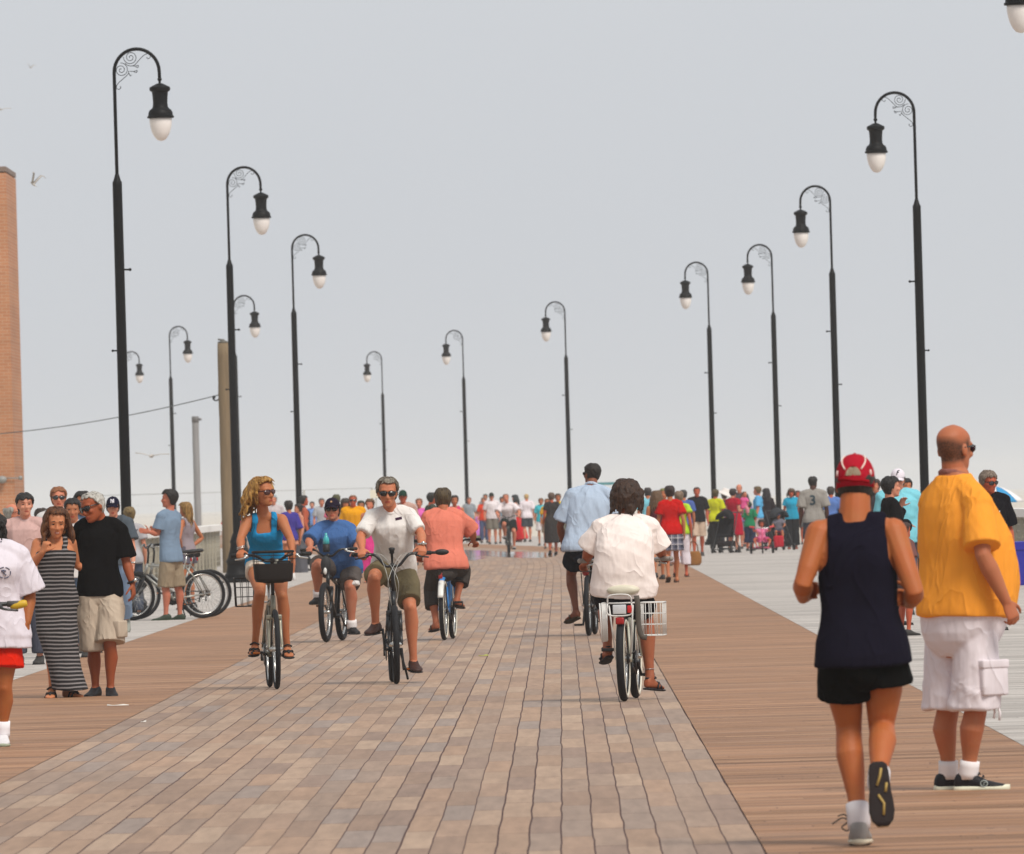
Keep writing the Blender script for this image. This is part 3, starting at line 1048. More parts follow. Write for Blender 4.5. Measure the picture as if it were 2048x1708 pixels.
def blob_hair(fr, s, style, seed, vox):
    """tufts laid over the scalp, joined into one mass"""
    rs = np.random.RandomState(seed)
    mb = MB()
    hc, hf, hu, hl = fr
    long_ = style.get('long', 0.0)
    vol = style.get('vol', .010)
    back = style.get('back', -.07)
    side = style.get('side', -.012)
    fringe = style.get('fringe', .066)
    r0 = style.get('r', .017)
    curly = style.get('curly', 0.0)
    bald = style.get('bald', None)
    for z in np.arange(-.09, .118, .013):
        hw = np.interp(z, _HZ, [q[1] for q in HEAD])
        na = max(4, int(2 * math.pi * (hw + .02) / .016))
        for k in range(na):
            an = 2 * math.pi * (k + rs.rand() * .8) / na
            fy = math.sin(an)     # 1 = face side
            lim = fringe if fy > .45 else (side + (fringe - side) * max(0, (fy - .05) / .4) if fy > .05 else (side + (back - side) * min(1, (.05 - fy) / .5)))
            if z < lim:
                continue
            if bald is not None and z > bald - .02 * max(0, -fy):
                continue
            p = head_surf(fr, s, z, an, vol * (.6 + .7 * rs.rand()))
            out = nrm(p - hc)
            fl = nrm(-hu * .8 + hf * (-.35) + rs.normal(size=3) * (.25 + curly))
            fl = nrm(fl - out * (fl @ out))
            L = (.018 + .014 * rs.rand()) * s
            rr = r0 * s * (.75 + .5 * rs.rand())
            mb.tube([p - fl * L, p + out * .002, p + fl * L], [rr * .55, rr, rr * .5], 6, round_ends=True)
    if long_:
        n = style.get('locks', 70)
        width = style.get('width', .0)
        sway = np.asarray(style.get('sway', (0, 0, 0)), float)
        for i in range(n):
            an = math.pi * (1.0 - style.get('front', .06)) + (math.pi * (1 + 2 * style.get('front', .06))) * (i + rs.rand()) / n if not style.get('fall_back') else math.pi * 1.15 + math.pi * .7 * (i + rs.rand()) / n
            z = .02 + .08 * rs.rand()
            p = head_surf(fr, s, z, an, vol)
            out = nrm(hl * math.cos(an) + hf * math.sin(an))
            L = long_ * (.7 + .4 * rs.rand())
            pts = [p]
            w = out * (.018 + width * (.4 + rs.rand()))
            for k in range(1, 6):
                t = k / 5
                q = p - hu * .0 + np.array([0, 0, -1]) * L * t + w * math.sin(min(1, t * 1.4) * math.pi * .55) + sway * t * t
                q = q + (rs.normal(size=3) * .006 + np.array([math.sin(t * 7 + i), math.cos(t * 6 + i * 2), 0]) * (.006 + curly * .02)) * s
                pts.append(q)
            pts = catmull(pts, 11)
            r = np.linspace(.017, .006, 11) * s * (.7 + .5 * rs.rand())
            mb.tube(pts, r, 6, round_ends=True)
    for q in style.get('extra', []):
        mb.ball(head_pt(fr, s, *q[:3]), q[3] * s, n=10, m=8)
    return mb

def glasses(fr, s, par, col='#0c0b0d', wrap=1.0, frame='#171412'):
    P = lambda x, y, z: head_pt(fr, s, x, y, z)
    g = MB()
    for sg in (-1, 1):
        g.tube([P(sg * .066, .072, .012), P(sg * .079, .03, .010), P(sg * .080, -.02, .004)], .0042 * s, 6, round_ends=True)
        pts = [P(sg * x, .106 - abs(x) * .32, z) for x, z in ((.008, .016), (.036, .020), (.066, .013), (.064, -.006), (.046, -.018), (.020, -.016), (.009, -.002))]
        g.tube(pts + [pts[0]], .0032 * s, 6)
    g.tube([P(-.012, .104, .010), P(0, .107, .012), P(.012, .104, .010)], .0042 * s, 6)
    o = g.build('sunglasses', plain('frame', frame, .25, 0, .6), par)
    l = MB()
    for sg in (-1, 1):
        rs_ = []
        for dy, k in ((-.004, .9), (0, 1.0), (.004, .9)):
            pts = [(.009, .012), (.022, .018), (.038, .019), (.056, .016), (.066, .010), (.064, -.006), (.052, -.017), (.034, -.020), (.018, -.015), (.009, -.002)]
            cx = np.mean([p[0] for p in pts]); cz = 0
            rs_.append([P(sg * (cx + (x - cx) * k), .1045 - (cx + (x - cx) * k) * .32 + dy, z * k) for x, z in pts])
        l.rings(rs_)
    l.build('lens', plain('lens', col, .06, 0, .9, .02), o)
    return o

def cap_hat(fr, s, par, col, brim=1.0, brimcol=None, zlo=.030):
    mb = MB()
    zs = [zlo, .045, .062, .078, .094, .108, .120, .128, .132]
    gro = [.010, .012, .014, .017, .020, .022, .023, .02, .012]
    rr = []
    for z, g in zip(zs, gro):
        zz = min(z, .112)
        k = max(0.12, math.sqrt(max(0, 1 - ((z - .04) / .094) ** 2))) if z > .04 else 1
        ring = []
        for a in np.arange(28) * 2 * math.pi / 28:
            hw, f, bk = .076 * k + .011, .094 * k + .012, -.100 * k - .011
            c, kk = (f + bk) / 2, (f - bk) / 2
            ring.append(head_pt(fr, s, hw * math.cos(a), c + kk * math.sin(a), z + .004))
        rr.append(ring)
    mb.rings(rr)
    mb.ball(head_pt(fr, s, 0, -.003, .137), .008 * s)
    o = mb.build('cap', cloth(col, .002), par)
    if brim:
        b = MB()
        for dz in (0,):
            rows = []
            for t in np.linspace(0, 1, 7):
                row = []
                for u in np.linspace(-1, 1, 15):
                    x = u * (.074 - .012 * t * t)
                    y0 = .095 * math.sqrt(max(0, 1 - (u * .85) ** 2)) + .005
                    y = y0 + brim * .075 * t * math.sqrt(max(0.02, 1 - .75 * u * u))
                    z = .042 - .018 * t - .022 * u * u
                    row.append((x, y, z))
                rows.append(row)
            v, f = [], []
            for k, off in ((0, .0035), (1, -.0035)):
                for row in rows:
                    for q in row:
                        v.append(head_pt(fr, s, q[0], q[1], q[2] + off))
            R, Cn = 7, 15
            for i in range(R - 1):
                for j in range(Cn - 1):
                    a = i * Cn + j
                    f.append((a, a + 1, a + Cn + 1, a + Cn)); bq = a + R * Cn
                    f.append((bq, bq + Cn, bq + Cn + 1, bq + 1))
            edge = [(i * Cn + j) for i, j in [(0, j) for j in range(Cn)] + [(i, Cn - 1) for i in range(1, R)] + [(R - 1, j) for j in range(Cn - 2, -1, -1)] + [(i, 0) for i in range(R - 2, 0, -1)]]
            for k in range(len(edge)):
                a, c = edge[k], edge[(k + 1) % len(edge)]
                f.append((a, a + R * Cn, c + R * Cn, c))
            b.add(v, f)
        b.build('brim', cloth(brimcol or col, .002), o)
    return o

def decal(verts, faces, org, xd, zd, depth, target, off=.004):
    """lay flat marks (x,z in metres) onto the cloth they are printed on"""
    me = target.data
    bv = BVHTree.FromPolygons([v.co[:] for v in me.vertices], [tuple(p.vertices) for p in me.polygons])
    out = []
    xd, zd, depth = nrm(xd), nrm(zd), nrm(depth)
    for x, z in verts:
        p = np.asarray(org) + xd * x + zd * z
        h = bv.ray_cast(Vector(p - depth * .6), Vector(depth))
        q = np.array(h[0]) if h[0] is not None else p
        out.append(q - depth * off)
    return out, faces

def text_mesh(txt, size, bold=False):
    cu = bpy.data.curves.new('t', 'FONT'); cu.body = txt; cu.size = size; cu.align_x = 'CENTER'; cu.align_y = 'CENTER'
    cu.resolution_u = 3
    if bold:
        cu.offset = size * .02
    o = bpy.data.objects.new('t', cu); SC.collection.objects.link(o)
    dg = C.evaluated_depsgraph_get()
    me = bpy.data.meshes.new_from_object(o.evaluated_get(dg))
    bm = bmesh.new(); bm.from_mesh(me)
    bmesh.ops.triangulate(bm, faces=bm.faces[:])
    for _ in range(2):
        bmesh.ops.subdivide_edges(bm, edges=[e for e in bm.edges if e.calc_length() > size * .12], cuts=1)
        bmesh.ops.triangulate(bm, faces=[f for f in bm.faces if len(f.verts) > 3])
    v = [(q.co.x, q.co.y) for q in bm.verts]
    bm.verts.ensure_lookup_table()
    f = [tuple(x.index for x in q.verts) for q in bm.faces]
    bm.free()
    bpy.data.objects.remove(o); bpy.data.curves.remove(cu)
    return v, f

def print_on(target, parent, name, txt, size, org, xd, depth, mat, bold=True, zd=(0, 0, 1)):
    v, f = text_mesh(txt, size, bold)
    vv, ff = decal(v, f, org, xd, zd, depth, target)
    me = bpy.data.meshes.new(name); me.from_pydata([tuple(q) for q in vv], [], ff); me.materials.append(mat)
    return link_obj(bpy.data.objects.new(name, me), parent)

SKIN = {'tan': '#b5724c', 'deep': '#96532f', 'fair': '#cb9076', 'pink': '#c98468', 'dark': '#4b2b1d', 'olive': '#ad7350', 'red': '#b3593a', 'gold': '#b0714a'}

def person(label, base, J, fwd, sk='tan', fem=False, fat=1.0, prof=None, group=None, vox=.008, top=None, bottom=None, shoes=None, hair=None,
           hf=None, hu=None, hs=1.0, face=True, eyes=True, hat=None, specs=None, hands=None, seed=0, sc=1.0, feet=None, limbs=None, grin=False, socks=None, details=True, neck_r=1.0):
    base = np.asarray(base, float)
    t = thing('person', label, 'person', base, 0, group)
    J = {k: np.asarray(v, float) - base for k, v in J.items()}
    pr = [list(q) for q in (prof or (PROF_F if fem else PROF_M))]
    S = Skel(J, fwd, pr, sc)
    if prof is None and fat != 1.0:
        for q in pr:
            w = 1 if q[0] < .9 else max(0, (1 - q[0]) / .1)
            q[1] *= 1 + (fat - 1) * w; q[2] *= 1 + (fat - 1) * 1.5 * w; q[3] *= 1 + (fat - 1) * .8 * w
    lf = limbs or (1 + (fat - 1) * .7)
    g = (.88 if fem else 1.0) * lf * sc
    fwd = S.fwd
    hc = J['head']
    hf = nrm(hf if hf is not None else fwd)
    hu = nrm(hu) if hu is not None else nrm(nrm(hc - J['neck']) * .5 + np.array([0, 0, 1.]))
    fr = head_local(hc, hf, hu)
    hs = hs * sc
    # ---- body
    mb = MB()
    mb.rings([S.ring(q, *S.size(q)) for q in np.linspace(-.16, 1.03, 22)])
    nb = S.spine(.93)[0]
    mb.tube([nb, (nb + hc) / 2 - fr[1] * .012 * hs, hc - fr[2] * .045 * hs - fr[1] * .018 * hs], np.array([.064, .056, .054]) * neck_r * (.86 if fem else 1.0) * sc * (1 + (lf - 1) * .6), 14, round_ends=True)
    build_head(mb, fr, hs, face, fem)
    arms, legs = {}, {}
    for sd in 'lr':
        a, e, w = J['s' + sd], J['e' + sd], J['w' + sd]
        tr = S.spine(.96)[0]
        mb.tube([tr, tr * .45 + a * .55 + np.array([0, 0, .008]), a], np.array([.052, .05, .052]) * g, 10, round_ends=True)
        P, R = limb(a, e, w, .060 * g, .051 * g, .038 * g, .044 * g, .026 * g)
        mb.tube(P, R, 12, round_ends=True)
        arms[sd] = (a, e, w)
        hd = (hands or {}).get(sd, {})
        d = nrm(hd.get('d', w - e))
        inw = nrm(J['s' + ('r' if sd == 'l' else 'l')] - a)
        th = np.asarray(hd.get('th', fwd), float)
        if abs(nrm(th) @ d) > .92:
            th = np.array([0, 0, 1.])
        pn = np.asarray(hd.get('pn', inw), float)
        hand(mb, w, d, th, pn, hd.get('curl', .38), (.9 if fem else 1.0) * sc * hd.get('s', 1.0))
        h, k, an = J['h' + sd], J['k' + sd], J['a' + sd]
        kd = nrm(an - k)
        bk = -fwd - kd * (-fwd @ kd)
        bk = nrm(bk) * g if np.linalg.norm(bk) > .1 else np.zeros(3)
        out_ = nrm(J['h' + sd] - J['h' + ('r' if sd == 'l' else 'l')]) * g
        pts_ = [h, h + (k - h) * .22, h + (k - h) * .5, h + (k - h) * .78, h + (k - h) * .93, k + (an - k) * .04, k + (an - k) * .16, k + (an - k) * .30, k + (an - k) * .48, k + (an - k) * .70, k + (an - k) * .90, an]
        offb = [0, .004, -.004, -.002, .0, .002, .010, .018, .012, .004, .0, .0]
        offo = [0, .006, .006, .0, -.002, .0, .004, .006, .002, .0, .0, .0]
        rad_ = np.array([.088, .086, .078, .064, .056, .054, .055, .058, .050, .038, .033, .035]) * g
        mb.tube(np.array([p_ + bk * a_ + out_ * b_ for p_, a_, b_ in zip(pts_, offb, offo)]), rad_, 16, round_ends=True)
        mb.ball(k - bk * .026, np.array([.034, .030, .040]) * g, n=10, m=8)
        legs[sd] = (h, k, an)
        ft = (feet or {}).get(sd, {})
        fd = nrm(ft.get('d', fwd)); fu = np.asarray(ft.get('up', (0, 0, 1)), float)
        mb.rings(foot_rings(an, fd, fu, FOOT, (.92 if fem else 1.0) * sc))
    body = mb.build('body', [skin(SKIN.get(sk, sk)), skin('#a4503f'), plain('brow', '#4a2f20', .8), plain('eye', '#2a1a14', .2), plain('teeth', '#c9a698', .4)], t, voxel=vox, sm=4 if vox < .01 else 2)
    if face:
        paint_face(body, fr, hs, eyes, grin)
    out = {'root': t, 'body': body, 'S': S, 'fr': fr, 'J': J, 'hs': hs}
    # ---- bottoms
    cv = max(vox, .008)
    if bottom:
        kind, col, o = bottom
        off = min(.013, o.get('off', .012))
        bm_ = MB()
        top_t = o.get('top', .2)
        if kind in ('shorts', 'pants'):
            bm_.rings([S.ring(q, *S.size(q), off=off + (.012 if q < -.03 else 0)) for q in np.linspace(-.15, top_t, 8)])
            Ls = o.get('len', .8)
            _a, _f, _b = S.size(0)
            if not o.get('noseat'):
              bm_.ball(S.pel - fwd * _b * .45 - np.array([0, 0, .075 * sc]), np.array([_a * .62, _b * .72, .085 * sc]), n=14, m=10, axes=[S.hlat, nrm(np.cross(np.array([0, 0, 1.]), S.hlat)), np.array([0, 0, 1.])])
            for sd in 'lr':
                h, k, an = legs[sd]
                L = o.get('len_' + sd, Ls)
                flare = o.get('flare', .02)
                m = max(4, int(L * 7))
                pts, rad = [], []
                for u in np.linspace(0, L, m):
                    pts.append(along(h, k, an, u))
                    lr = np.interp(u, [0, .35, .75, 1, 1.28, 1.62, 2], np.array([.092, .086, .070, .058, .060, .049, .038]) * g)
                    rad.append(lr + off + flare * (u / L) ** 1.2)
                pts = np.array(pts)
                bm_.tube(pts, rad, 16)
                bm_.ball(pts[0], rad[0] * .97, n=14, m=10)
        else:   # skirt: list of (dz from pelvis, a, bf, bb, dx, dy)
            rr = [S.ring(top_t, *S.size(top_t), off=off)]
            for dz, a, bf, bb, dx, dy in o['rings']:
                rr.append(S.ring(0, a, bf, bb, c=S.pel + np.array([dx, dy, dz])))
            bm_.rings(rr)
        m = o.get('mat') or cloth(col)
        out['bottom'] = bm_.build(o.get('name', kind), m, t, voxel=cv, sm=o.get('sm', 2), post=folds(o.get('fold', .006), seed + 5, o.get('ff', 18), o.get('fst', (1, 1, .6)), S.pel[2] - .02 * sc))
    # ---- tops
    if top:
        kind, col, o = top
        off = max(.009, max(.013, o.get('off', .012)) - .35 * o.get('fold', .006))
        tb = MB()
        hem = o.get('hem', -.12)
        fl = o.get('flare', .015)
        rr = []
        neck_t = o.get('neck', .985)
        for q in np.linspace(hem, neck_t, 24):
            a, bf, bb = S.size(max(q, o.get('low', -.02)))
            k = fl * max(0, (.45 - q) / (.45 - hem)) if q < .45 else 0
            of = off if q < .94 else off * max(.5, (1.02 - q) / .08)
            w = o.get('wid')
            if w is not None:
                a = np.interp(q, [x[0] for x in w], [x[1] for x in w]) * sc
            rr.append(S.ring(q, a, bf, bb, off=of + k))
        tb.rings(rr)
        sl = o.get('sleeve', .55)
        if sl:
            for sd in 'lr':
                a, e, w = arms[sd]
                L = o.get('sleeve_' + sd, sl)
                tr = S.spine(.955)[0]
                tb.tube([tr, tr * .4 + a * .6 + np.array([0, 0, .012]), a], np.array([.050, .054, .058]) * g + off, 12, round_ends=True)
                m = max(4, int(L * 7))
                pts = np.array([along(a, e, w, u) for u in np.linspace(0, L, m)])
                rad = [np.interp(u, [0, .35, .75, 1, 1.28, 1.62, 2], np.array([.052, .050, .047, .042, .044, .037, .028]) * g) + off + o.get('sflare', .014) * (u / L) for u in np.linspace(0, L, m)]
                tb.tube(pts, rad, 14); tb.ball(pts[0], rad[0] * .99, n=12, m=9)
        for l_ in o.get('wstraps', []):
            for sd in 'lr':
                tr = S.spine(.955)[0]; q_ = tr + (arms[sd][0] - tr) * l_
                up_ = np.array([0, 0, 1.]); dn = o.get('wdown', .16)
                mid_ = (S.spine(.8)[0] - q_) * .0
                rk = .055 * g
                bk_, fr_ = [], []
                xx = np.linalg.norm(arms[sd][0] - tr) * l_ * (1 if sd == 'r' else -1)
                for tt, sink in ((.50, .016), (.60, .006), (.70, .0), (.78, -.001), (.85, -.002)):
                    c_, la_, f_, _u = S.frame(tt); a_, bf_, bb_ = S.size(tt)
                    xb = xx; xx = xb * (1 + .35 * (.85 - tt)); kk = max(.02, 1 - (min(abs(xx), a_) / (a_ + .012)) ** 2.25) ** (1 / 2.25)
                    bk_.append(c_ + la_ * xx - f_ * (bb_ * kk + .002 - sink)); fr_.append(c_ + la_ * xx + f_ * (bf_ * kk + .002 - sink)); xx = xb
                if o.get('scoop') is not None:
                    fr_ = fr_[:1 + (1 if l_ > .55 else 0)] if False else fr_
                path_ = bk_ + [q_ - fwd * rk * 1.12 - up_ * .01, q_ - fwd * rk * .62 + up_ * rk * .74, q_ + up_ * rk * 1.02]
                if l_ not in o.get('wback', ()):
                    path_ += [q_ + fwd * rk * .62 + up_ * rk * .74, q_ + fwd * rk * 1.15 - up_ * .01] + fr_[::-1]
                else:
                    path_ = path_[:5] + [path_[5] * (1 - l_ * 1.6) + path_[6] * l_ * 1.6]
                tb.tube(catmull(path_, 25), o.get('wr', .017), 7)
        for st in o.get('straps', []):
            tb.tube(catmull([np.asarray(q) for q in st[0]], 9), st[1], 8, flat=(fwd, .45))
        for rg in o.get('dress', []):   # (dz from pelvis, a, bf, bb, dx, dy)
            pass
        if 'dress' in o:
            rr2 = [S.ring(.1, *S.size(.1), off=off)]
            for dz, a, bf, bb, dx, dy in o['dress']:
                rr2.append(S.ring(0, a, bf, bb, c=S.pel + np.array([dx, dy, dz]), n=28))
            tb.rings(rr2)
        if 'collar' in o:
            cb = MB()
            cc, lat, f2, up = S.frame(.985)
            an = np.linspace(0, 2 * math.pi, 21)[:-1]
            cb.tube([cc + lat * math.cos(x) * (.072 * g) + f2 * (math.sin(x) * .066 * g + .004) + up * (.012 - .02 * math.sin(x)) for x in an], .011, 6, closed=True, flat=(up, 1.5))
        m = o.get('mat') or cloth(col)
        out['top'] = tb.build(o.get('name', 'shirt'), m, t, voxel=cv, sm=o.get('sm', 2), post=folds(o.get('fold', .006), seed, o.get('ff', 15), o.get('fst', (1, 1, .45))))
        if 'collar' in o:
            cb.build('collar', cloth(o['collar'] if isinstance(o['collar'], str) else col), out['top'])
    # ---- shoes
    if shoes:
        kind, col, o = shoes
        for sd in 'lr':
            an = J['a' + sd]
            ft = (feet or {}).get(sd, {})
            fd = nrm(ft.get('d', fwd)); fu = np.asarray(ft.get('up', (0, 0, 1)), float)
            fs = (.92 if fem else 1.0) * sc
            up = nrm(fu - fd * (fu @ fd)); lat = np.cross(fd, up)
            if kind in ('sneaker', 'shoe'):
                b = MB(); b.rings(foot_rings(an, fd, up, SHOE, fs))
                so = b.build('shoe', plain('shoe', col, .6, 0, .3), t)
                b = MB(); b.rings(foot_rings(an, fd, up, SHOE, fs, .004, -.096, o.get('solez', -.070) if kind == 'sneaker' else -.083))
                b.build('sole', plain('sole', o.get('sole', '#1a1715'), .8), so)
                if o.get('outsole'):
                    b = MB(); b.rings(foot_rings(an, fd, up, [q for q in SHOE], fs, .0035, -.101, -.094)); b.build('outsole', plain('outsole', o['outsole'], .85, vary=.5, scale=40), so)
                if o.get('laces') and details:
                    b = MB()
                    for x, zz in ((.035, .006), (.055, -.008), (.075, -.022)):
                        q = an + fs * (fd * x + up * zz)
                        b.tube([q - lat * .028, q + up * .012, q + lat * .028], .0035, 5)
                    b.build('laces', plain('lace', o['laces'], .8), so)
                if o.get('sock'):
                    b = MB(); k = J['k' + sd]; ax = nrm(k - an)
                    b.tube([an - up * .03, an, an + ax * .035, an + ax * o.get('sockh', .07)], np.array([.046, .048, .047, .047]) * g, 16, round_ends=False)
                    b.build('sock', cloth(o['sock'], .003), t)
            else:
                b = MB(); b.rings(foot_rings(an, fd, up, FOOT, fs, .006, -.100, -.083))
                so = b.build('sandal', plain('sandal', col, .75), t)
                b = MB()
                q0 = an + fs * (fd * .125 + up * -.045)
                for sg in (-1, 1):
                    b.tube(catmull([an + fs * (fd * .05 + lat * sg * .046 + up * -.083), an + fs * (fd * .075 + lat * sg * .040 + up * -.035), q0 + up * .002, an + fs * (fd * .14 + up * -.085)], 9), .007, 6)
                if kind == 'sandal':
                    b.tube(catmull([an + fs * (fd * .10 + lat * .052 + up * -.075), an + fs * (fd * .105 + up * -.030), an + fs * (fd * .10 - lat * .052 + up * -.075)], 9), .010, 6)
                    b.tube(catmull([an + fs * (fd * .03 + lat * .040 + up * .0), an + fs * (-fd * .055 + up * -.005), an + fs * (fd * .03 - lat * .040 + up * 0), an + fs * (fd * .045 + up * .018), an + fs * (fd * .03 + lat * .04)], 16), .007, 6)
                b.build('strap', plain('strap', o.get('strap', col), .7), so)
    # ---- hair, hat, glasses
    if hair:
        col, st = hair
        if hat:
            st = dict(st, bald=.036)
        hm = blob_hair(fr, hs, st, seed + 11, vox)
        if hm.n:
            out['hair'] = hm.build('hair', hairm(col, st.get('col2')), t, voxel=max(.006, vox * .85), sm=1, post=folds(st.get('fold', .0025), seed, 70, (1, 1, .3)))
    if hair and hair[1].get('strands'):
        rs = np.random.RandomState(seed + 3); b = MB(); st = hair[1]
        k_ = 0
        for _ in range(st['strands'] * 4):
            z = rs.uniform(-.07, .112); an = rs.uniform(0, 2 * math.pi); fy = math.sin(an)
            fringe, side, back = st.get('fringe', .066), st.get('side', -.012), st.get('back', -.07)
            lim = fringe if fy > .45 else (side + (fringe - side) * max(0, (fy - .05) / .4) if fy > .05 else (side + (back - side) * min(1, (.05 - fy) / .5)))
            if z < lim + .006:
                continue
            v_ = st.get('vol', .01)
            p = head_surf(fr, hs, z, an, v_ + .004 + .006 * rs.rand())
            o_ = nrm(p - hc)
            fl = -fr[2] * .75 - fr[1] * .5 + fr[3] * st.get('part', .35) + rs.normal(size=3) * .35
            fl = nrm(fl - o_ * (fl @ o_)); Ls = st.get('slen', .045) * rs.uniform(.6, 1.2) * hs
            b.tube([p - fl * Ls * .5 - o_ * .004, p + o_ * .003 * rs.rand(), p + fl * Ls * .5 + o_ * rs.uniform(-.005, .005)], [.0032, .0034, .0010], 4)
            k_ += 1
            if k_ >= st['strands']:
                break
        if b.n and 'hair' in out:
            b.build('strands', hairm(col if False else st.get('scol', hair[0]), st.get('col2')), out['hair'])
    if hat:
        out['cap'] = cap_hat(fr, hs, t, hat[0], hat[1] if len(hat) > 1 else 1.0, hat[2] if len(hat) > 2 else None)
    if specs:
        out['specs'] = glasses(fr, hs, t, **(specs if isinstance(specs, dict) else {}))
    return out

H_SHORT = {'vol': .006, 'r': .013}
H_BUZZ = {'vol': .002, 'r': .008, 'fold': .001}
H_MED = {'vol': .008, 'r': .014, 'side': -.012, 'back': -.08}
H_LONG = {'vol': .014, 'r': .018, 'side': -.03, 'back': -.09, 'fringe': .05, 'long': .27, 'locks': 46, 'width': .01}
H_BUN = {'vol': .007, 'r': .014, 'back': -.07, 'extra': [(0, -.115, .05, .04)]}
H_PONY = {'vol': .007, 'r': .014, 'back': -.07, 'long': .26, 'locks': 14, 'fall_back': True}

def pose(base, yaw, h, walk=0.0, arms=('hang', 'hang'), head_yaw=0.0, lean=0.0, nod=0.0, fem=False, spread=1.0):
    """joints of a standing or walking adult of height h; yaw 0 looks away from the camera, 180 towards it"""
    k = h / 1.75
    J = {'neck': (0, -.02, 1.475), 'head': (0, .015 + .05 * nod, 1.635 - .02 * nod), 'hl': (-.092, 0, .93), 'hr': (.092, 0, .93), 'mid': (0, .01, 1.2)}
    sw = .165 if fem else .185
    J['sl'] = (-sw, -.01, 1.415); J['sr'] = (sw, -.01, 1.415)
    for sg, s in ((-1, 'l'), (1, 'r')):
        w = walk * sg
        kx = sg * .10 * spread
        J['k' + s] = (kx, .02 + .16 * w, .50); J['a' + s] = (sg * .105 * spread, -.03 + (.30 * w if w > 0 else .42 * w), .09 + (0.0 if w >= 0 else -.12 * w))
        a = arms[0 if sg < 0 else 1]
        if a == 'hang':
            J['e' + s] = (sg * (sw + .055), -.03 - .10 * w, 1.13); J['w' + s] = (sg * (sw + .07), .05 - .20 * w, .885)
        elif a == 'hip':
            J['e' + s] = (sg * (sw + .19), -.08, 1.16); J['w' + s] = (sg * .17, .0, 1.03)
        elif a == 'hold':
            J['e' + s] = (sg * (sw + .04), -.02, 1.14); J['w' + s] = (sg * (sw - .03), .22, 1.16)
        elif a == 'phone':
            J['e' + s] = (sg * (sw + .05), .06, 1.16); J['w' + s] = (sg * .11, .14, 1.40)
        elif a == 'fold':
            J['e' + s] = (sg * (sw + .05), .02, 1.13); J['w' + s] = (-sg * .06, .19, 1.18)
        elif a == 'up':
            J['e' + s] = (sg * (sw + .16), .05, 1.50); J['w' + s] = (sg * (sw + .02), .12, 1.68)
        elif a == 'push':
            J['e' + s] = (sg * (sw + .05), .02, 1.15); J['w' + s] = (sg * .16, .27, 1.02)
        elif a == 'out':
            J['e' + s] = (sg * (sw + .22), .02, 1.30); J['w' + s] = (sg * (sw + .42), .05, 1.42)
    c, s_ = math.cos(math.radians(yaw)), math.sin(math.radians(yaw))
    out = {}
    base = np.asarray(base, float)
    for n, p in J.items():
        p = np.array(p, float)
        if p[2] > .93:
            p[1] += lean * (p[2] - .93)
        p = p * k
        out[n] = base + np.array([p[0] * c - p[1] * s_, p[0] * s_ + p[1] * c, p[2]])
    fwd = np.array([-s_, c, 0])
    hy = math.radians(yaw + head_yaw)
    hf = np.array([-math.sin(hy), math.cos(hy), -.25 * nod])
    feet = {}
    for sg, sd in ((-1, 'l'), (1, 'r')):
        w = walk * sg
        pit = .9 * max(0, -w)
        feet[sd] = {'d': fwd * math.cos(pit) + np.array([0, 0, -1]) * math.sin(pit), 'up': np.array([0, 0, 1]) * math.cos(pit) + fwd * math.sin(pit)}
    return out, fwd, hf, feet, k
# ------------------------------------------------------------------ bicycles
M_tyre = plain('tyre', '#17171a', .75, 0, .3, .2, 40)
M_chrome = plain('chrome', '#c9c8c4', .25, .9, .5, .08)
M_rub = plain('rubber', '#131315', .6)
M_wallw = plain('sidewall', '#d8d2c2', .7)

def wheel(t, y, R=.335, w=.024, wall=None, turn=0.0, spokes=True, x=0.0):
    ct, st = math.cos(turn), math.sin(turn)
    def W(r, a, dx):
        yy, zz = r * math.cos(a), r * math.sin(a)
        return (x + dx * ct - yy * st, y + yy * ct + dx * st, R + .0 + zz)
    A = np.arange(44) * 2 * math.pi / 44
    def tor(b, rr, r, dx=0.0, n=8, sq=1.0):
        rings = []
        for a in A:
            ring = []
            for k in range(n):
                q = 2 * math.pi * k / n
                ring.append(W(rr + r * math.cos(q), a, dx + r * sq * math.sin(q)))
            rings.append(np.array(ring))
        b.rings(rings, closed=True)
    b = MB(); tor(b, R - w, w, n=10)
    o = b.build('wheel', M_tyre, t)
    if wall:
        b = MB()
        for dx in (-w * .82, w * .82):
            tor(b, R - w * 1.25, w * .55, dx, 6, .5)
        b.build('whitewall', wall, o)
    b = MB(); tor(b, R - w * 2 - .006, .011, n=6, sq=1.1); b.build('rim', M_chrome, o)
    b = MB()
    b.tube([W(0, 0, -.055), W(0, 0, -.03), W(0, 0, .03), W(0, 0, .055)], [.014, .022, .022, .014], 10); b.build('hub', M_chrome, o)
    if spokes:
        b = MB()
        for k in range(28):
            a = 2 * math.pi * k / 28
            b.tube([W(.018, a + (.9 if k % 2 else -.9), .028 * (1 if k % 4 < 2 else -1)), W(R - w * 2 - .008, a, 0)], .0014, 4)
        b.build('spokes', M_chrome, o)
    return o

